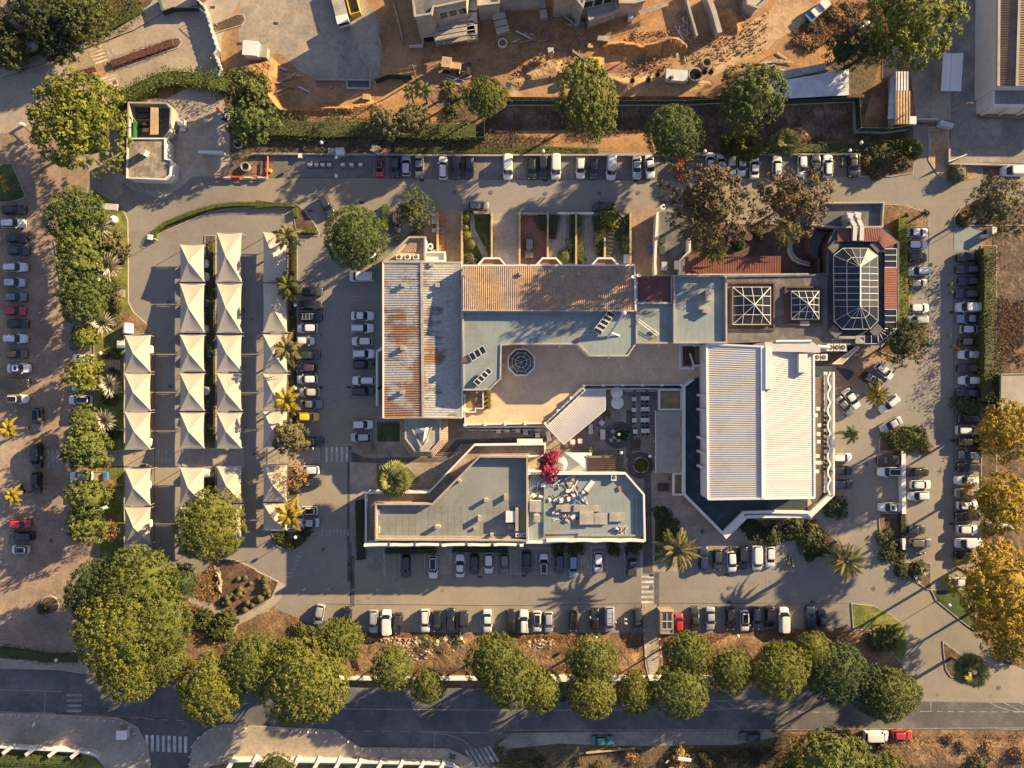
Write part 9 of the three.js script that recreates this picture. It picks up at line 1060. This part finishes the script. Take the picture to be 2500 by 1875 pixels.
simpleWall('verge_rail', 'low pale rail along the far verge',pts(32,600,1540,1000,1500),0.12,0.6,M.tan, 'rail');
{const P=W(pts(0,1545,-60,1660,60,1700,210,1760,400,1740,440,1790,560,1770,625),1.6),c=centre(P),o=thing('site_hoarding', 'white crumpled mesh hoarding at the site gate', 'fence',c[0],c[1]);part(o, 'mesh_sheet',geo(g=>{const Q=[];for (let i=0;i<P.length-1;i++) for (let k=0;k<8;k++){const t=k/8;Q.push([P[i][0]+(P[i+1][0]-P[i][0])*t+(k % 2?0.12 : -0.12),P[i][1]+(P[i+1][1]-P[i][1])*t]);}g.ribbon(Q,0.25,0,1.7);}),M.whiteRoof);for (const q of P) part(o, 'post',geo(g=>g.bar([q[0],0,q[1]],[q[0],2,q[1]],0.06)),M.steel);const gt=thing('site_gate', 'open steel mesh gate leaf at the building site', 'gate',...at(pts(0,1690,140)[0]));part(gt, 'frame',geo(g=>{const a=v3(pts(0,1620,70)[0],2),b=v3(pts(0,1740,180)[0],2);for (const y of [0.2,1.1,2]) g.bar([a[0],y,a[2]],[b[0],y,b[2]],0.05);for (let i=0;i<=6;i++){const q=lerp3(a,b,i/6);g.bar([q[0],0.1,q[2]],[q[0],2,q[2]],0.04);}}),M.steel);}
simpleWall('approach_fence', 'dark fence beyond the end of the approach road',pts(0,1275,-30,1310,92,1400,60,1590,60),0.08,1.6,M.green, 'fence');
// cabinet and board at the head of the strip
sign(pts(10,890,148)[0],2.9,1.2,2.2,4,M.tin, 'grey notice board with a white frame at the strip head');{const c=at(pts(10,1028,1132)[0],1.4),o=thing('utility_cabin', 'white cylinder roofed cabinet at the strip end', 'cabinet',c[0],c[1]);mesh('casing',geo(g=>g.box(-0.65,0,-0.95,0.65,1.5,0.95)),M.white,o);mesh('roof',geo(g=>{g.bar([0,1.5,-1.0],[0,1.5,1.0],0.68,0.68,16);}),M.white,o);}{const c=at(pts(10,985,1265)[0],1),o=thing('utility_cabin', 'pink fronted cabinet beside the first strip sail', 'cabinet',c[0],c[1]);mesh('casing',geo(g=>g.box(-0.7,0,-0.7,0.7,1.2,0.7)),M.paverPink,o);mesh('roof',geo(g=>g.box(-0.75,1.202,-0.75,0.75,1.3,0.75)),M.white,o);}
{const c=at(pts(21,900,575)[0],1),o=thing('pay_booth', 'brown pay booth at the crossing to the hall', 'booth',c[0],c[1]);mesh('casing',geo(g=>g.box(-0.9,0,-1.1,0.9,1.6,1.1)),M.wood,o);mesh('roof',geo(g=>g.box(-1.0,1.602,-1.2,1.0,1.72,1.2)),M.paver,o);}
for (const [tl,x,y,w,d] of [[11,1440,240,0.9,2.2],[11,1440,335,0.7,0.7],[11,1498,322,1.2,0.6]]){const c=at(pts(tl,x,y)[0],0.8);const o=thing('garden_furniture',y===240?'pale green lounger in the first garden' : y===335?'white garden chair beside the deck' : 'blue towel draped over a deck rack', 'furniture',c[0],c[1],null,0.02);mesh('top',geo(g=>g.box(-w/2,0.4,-d/2,w/2,0.5,d/2)),y===240?M.tin : y===335?M.white : M.blue,o);for (const a of [-1,1]) for (const b of [-1,1]) mesh('leg',geo(g=>g.box(a*w*0.42-0.03,0,b*d*0.42-0.03,a*w*0.42+0.03,0.4,b*d*0.42+0.03)),M.pole,o);}
for (const [x,y,m,lab] of [[1145,495,M.blue, 'blue wheeled bin in the side drive'],[1220,410,M.green, 'green wheeled bin in the service yard'],[1215,500,M.green, 'second green wheeled bin in the service yard'],[1145,590,M.tan, 'stack of pallets in the side drive'],[930,570,M.white, 'white planter box on the slate patio'],[1235,630,M.steel, 'metal stair frame in the service yard'],[1340,620,M.frame, 'white rack of crates in the service yard']]){const c=at(pts(12,x,y)[0],1),o=thing('yard_bin',lab, 'bin',c[0],c[1],null,0.02);mesh('body',geo(g=>g.box(-0.5,0.08,-0.8,0.5,1.0,0.8)),m,o);mesh('lid',geo(g=>g.box(-0.55,1.002,-0.85,0.55,1.1,0.85)),m,o);}
// ------------------------------------------------------------------ road markings and covers
function marks(name,label,quads,m,y,h){const o=new THREE.Group();o.name=numbered(name);tag(o,label, 'marking',null, 'structure');scene.add(o);for (const q of quads) mesh('stripe',geo(g=>g.sheet(W(q),y)),m,o);return o;}
const bars=(tl,x0,y0,dx,dy,n,w,d)=>Array.from({length: n},(_,i)=>pts(tl,x0+dx*i,y0+dy*i,x0+dx*i+w,y0+dy*i,x0+dx*i+w,y0+dy*i+d,x0+dx*i,y0+dy*i+d));
marks('zebra_crossing', 'zebra crossing between the sails and the hall',bars(21,565,570,41,0,5,17,118),M.paint,0.012);marks('zebra_crossing', 'worn zebra crossing below the palm bed',bars(21,530,1235,30,0,8,16,55),M.wornPaint,0.012);marks('zebra_crossing', 'worn zebra crossing between the shade sails',bars(20,1275,590,32,0,6,15,120),M.wornPaint,0.012);marks('zebra_crossing', 'faint zebra crossing on the brown paving',bars(20,385,590,36,0,4,16,145),M.wornPaint,0.02);marks('zebra_crossing', 'zebra crossing on the side street by the cabinet',bars(30,1178,1390,45,2,8,24,130),M.paint,0.024);marks('zebra_crossing', 'faded zebra crossing at the stop line',Array.from({length: 6},(_,i)=>{const x=1690+i*38,y=1515-i*6;return pts(31,x,y,x+18,y-3,x+95,y+120,x+72,y+125);}),M.wornPaint,0.024);marks('zebra_crossing', 'worn crossing on the main street under the pines',[...bars(30,540,1060,0,42,4,120,18)],M.wornPaint,0.02);marks('zebra_crossing', 'zebra crossing to the glass kiosk',bars(32,1048,100,0,41,6,98,20),M.paint,0.012);marks('zebra_crossing', 'wide worn crossing by the approach medians',[...Array.from({length: 5},(_,i)=>pts(0,710+i*14,405+i*26,820+i*14,368+i*26,826+i*14,381+i*26,716+i*14,418+i*26)),...Array.from({length: 5},(_,i)=>pts(0,800+i*12,640+i*26,930+i*12,597+i*26,935+i*12,610+i*26,805+i*12,653+i*26))],M.paint,0.018);marks('zebra_crossing', 'slanted faded crossing beside the cactus garden',Array.from({length: 7},(_,i)=>{const x=340-i*16,y=1415+i*33;return pts(21,x,y,x+48,y+6,x+44,y+18,x-6,y+12);}),M.wornPaint,0.012);
const line=(tl,...v)=>W(pts(tl,...v));function lines(name,label,list,w,y,m=M.paint){const o=new THREE.Group();o.name=numbered(name);tag(o,label, 'marking',null, 'structure');scene.add(o);for (const l of list) mesh('line',geo(g=>g.ribbon(l,w,y,y)),m,o);}
const dash=(tl,x0,y0,x1,y1,n,k=0.5)=>Array.from({length: n},(_,i)=>line(tl,x0+(x1-x0)*i/n,y0+(y1-y0)*i/n,x0+(x1-x0)*(i+k)/n,y0+(y1-y0)*(i+k)/n));
lines('lane_lines', 'white lane lines on the main street',[line(30,-200,1020,500,1038),line(30,-200,1195,450,1215),[...line(31,680,1180,2074,1190),...line(32,1600,1190)],[...line(32,0,1352,2074,1348),...line(33,900,1340,2400,1332)],line(30,370,1040,360,1215),line(31,1450,1370,1445,1495),line(33,1320,1100,1318,1200),line(33,1230,1200,1330,1200),...dash(33,1370,1200,2074,1205,8),...dash(33,0,1205,600,1205,5),line(33,1240,1100,2074,1110),[...line(33,1770,1110,1850,1160,1980,1198,2200,1210)],...dash(31,720,1358,1320,1360,4),line(31,1320,1362,1900,1376),line(30,760,1240,960,1250),...dash(30,1050,1252,1560,1280,4),line(31,760,1008,1140,1010),line(32,1540,1120,2074,1108),line(32,1600,1190,1900,1170,2074,1135),...[0,1,2,3].map(i=>line(32,1620+i*130,1135-i*6,1720+i*110,1180-i*10)),...[0,1].map(i=>line(33,1900+i*130,1125,2040+i*130,1192)),[...line(31,1330,1365,1560,1390,1690,1440,1760,1510)]],0.14,0.022,M.wornPaint);
lines('lane_lines', 'white edge lines of the approach road',[line(0,840,355,905,485),line(0,880,345,945,465),line(0,960,565,1010,690)],0.5,0.016,M.wornPaint);
{const bay=[];for (let i=0;i<24;i++) bay.push(line(1,960+i*100,1262,960+i*100,1440));lines('bay_lines', 'faint parking bay lines of the north row',bay.map(l=>l),0.09,0.01,M.wornPaint);}
lines('bay_lines', 'faint parking bay lines along the dry verge',Array.from({length: 36},(_,i)=>line(31,780+i*104,360,780+i*104,555)),0.09,0.006,M.wornPaint);lines('bay_lines', 'parking bay lines beside the palm bed',Array.from({length: 18},(_,i)=>line(11,345,485+i*101,520,485+i*101)),0.09,0.006,M.wornPaint);lines('bay_lines', 'parking bay lines below the rusty hall',Array.from({length: 12},(_,i)=>line(11,765,775+i*101,945,775+i*101)),0.09,0.006,M.wornPaint);lines('bay_lines', 'parking bay lines along the east hedge',Array.from({length: 26},(_,i)=>line(13,1505,505+i*100,1720,505+i*100)),0.09,0.006,M.wornPaint);lines('bay_lines', 'parking bay lines of the south bays',[...[1045,1165,1265,1365,1465].map(x=>line(21,x,1420,x,1605)),...[1580,1700,1825,1945,2060].map(x=>line(21,x,1420,x,1605)),...[75,195,310,430,540].map(x=>line(22,x,1420,x,1605)),...[645,775,910,1045].map(x=>line(22,x,1420,x,1605))],0.1,0.03,M.paint);
lines('bay_rim', 'white low rims round the south parking bays',[line(21,1035,1605,1035,1400,1475,1400),line(21,1575,1605,1575,1398,2060,1395),line(22,70,1605,70,1390,320,1388),line(22,640,1605,640,1380,930,1378)],0.22,0.034,M.concrete);lines('paving_band', 'dark bands across the court road',[line(31,780,-60,780,350),line(22,1172,1580,1172,1900),line(21,757,560,757,1659),line(31,757,0,757,20)],0.9,0.008,M.darkBand);lines('lane_lines', 'grey gutter lines of the south road',[[...line(31,560,330,2074,345),...line(32,1040,325)],[...line(32,1180,325,2074,325),...line(33,660,325)],[...line(1,100,1440,960,1440,2074,1455),...line(2,1290,1458)],line(13,1505,300,1505,1659),line(23,1505,0,1505,1500),line(13,1300,320,1300,1250),line(10,1250,1170,1255,1659),line(20,1255,0,1250,1400)],0.14,0.008,M.darkBand);
{const covers=[[2,270,1570],[2,707,1568],[2,1022,1563],[1,1608,1560],[1,1903,1560],[1,520,1545],[10,1370,922],[10,1380,1605],[21,545,1398],[23,792,705],[33,855,205],[33,1868,1008],[32,1758,200],[32,1128,197],[20,415,1328],[0,932,668],[0,888,290],[22,1540,1252]];for (const [tl,x,y] of covers){const c=at(pts(tl,x,y)[0]),o=mesh(numbered('manhole_cover'),geo(g=>g.disc(0,0,0,0.02,0.42,18)),M.darkRoof,scene);o.position.set(c[0],tl===22||tl===0&&y<300?0.12 : tl===20?0.02 : 0.03,c[1]);tag(o, 'round dark manhole cover in the paving', 'manhole', 'manhole covers');}}
{const gr=[[1,1345,1462],[2,1002,1462],[2,270,1462],[3,515,1457],[11,440,182],[11,858,115],[21,755,85],[21,527,85],[31,1815,112],[32,97,102],[32,1130,97],[32,1740,92],[32,1760,316],[33,358,312],[23,1497,515],[23,1485,1190],[1,160,190],[0,1940,355],[0,1722,60],[13,1485,1005]];for (const [tl,x,y] of gr){const c=at(pts(tl,x,y)[0]),o=mesh(numbered('drain_grate'),geo(g=>{for (let i=0;i<5;i++) g.box(-0.42+i*0.17,0,-0.22,-0.32+i*0.17,0.02,0.22);g.box(-0.45,-0.01,-0.25,0.45,0.008,0.25);}),M.darkMetal,scene);o.position.set(c[0],0.022,c[1]);tag(o, 'small dark drain grate at the road edge', 'drain', 'drain grates');}}
renderer.render(scene,camera);
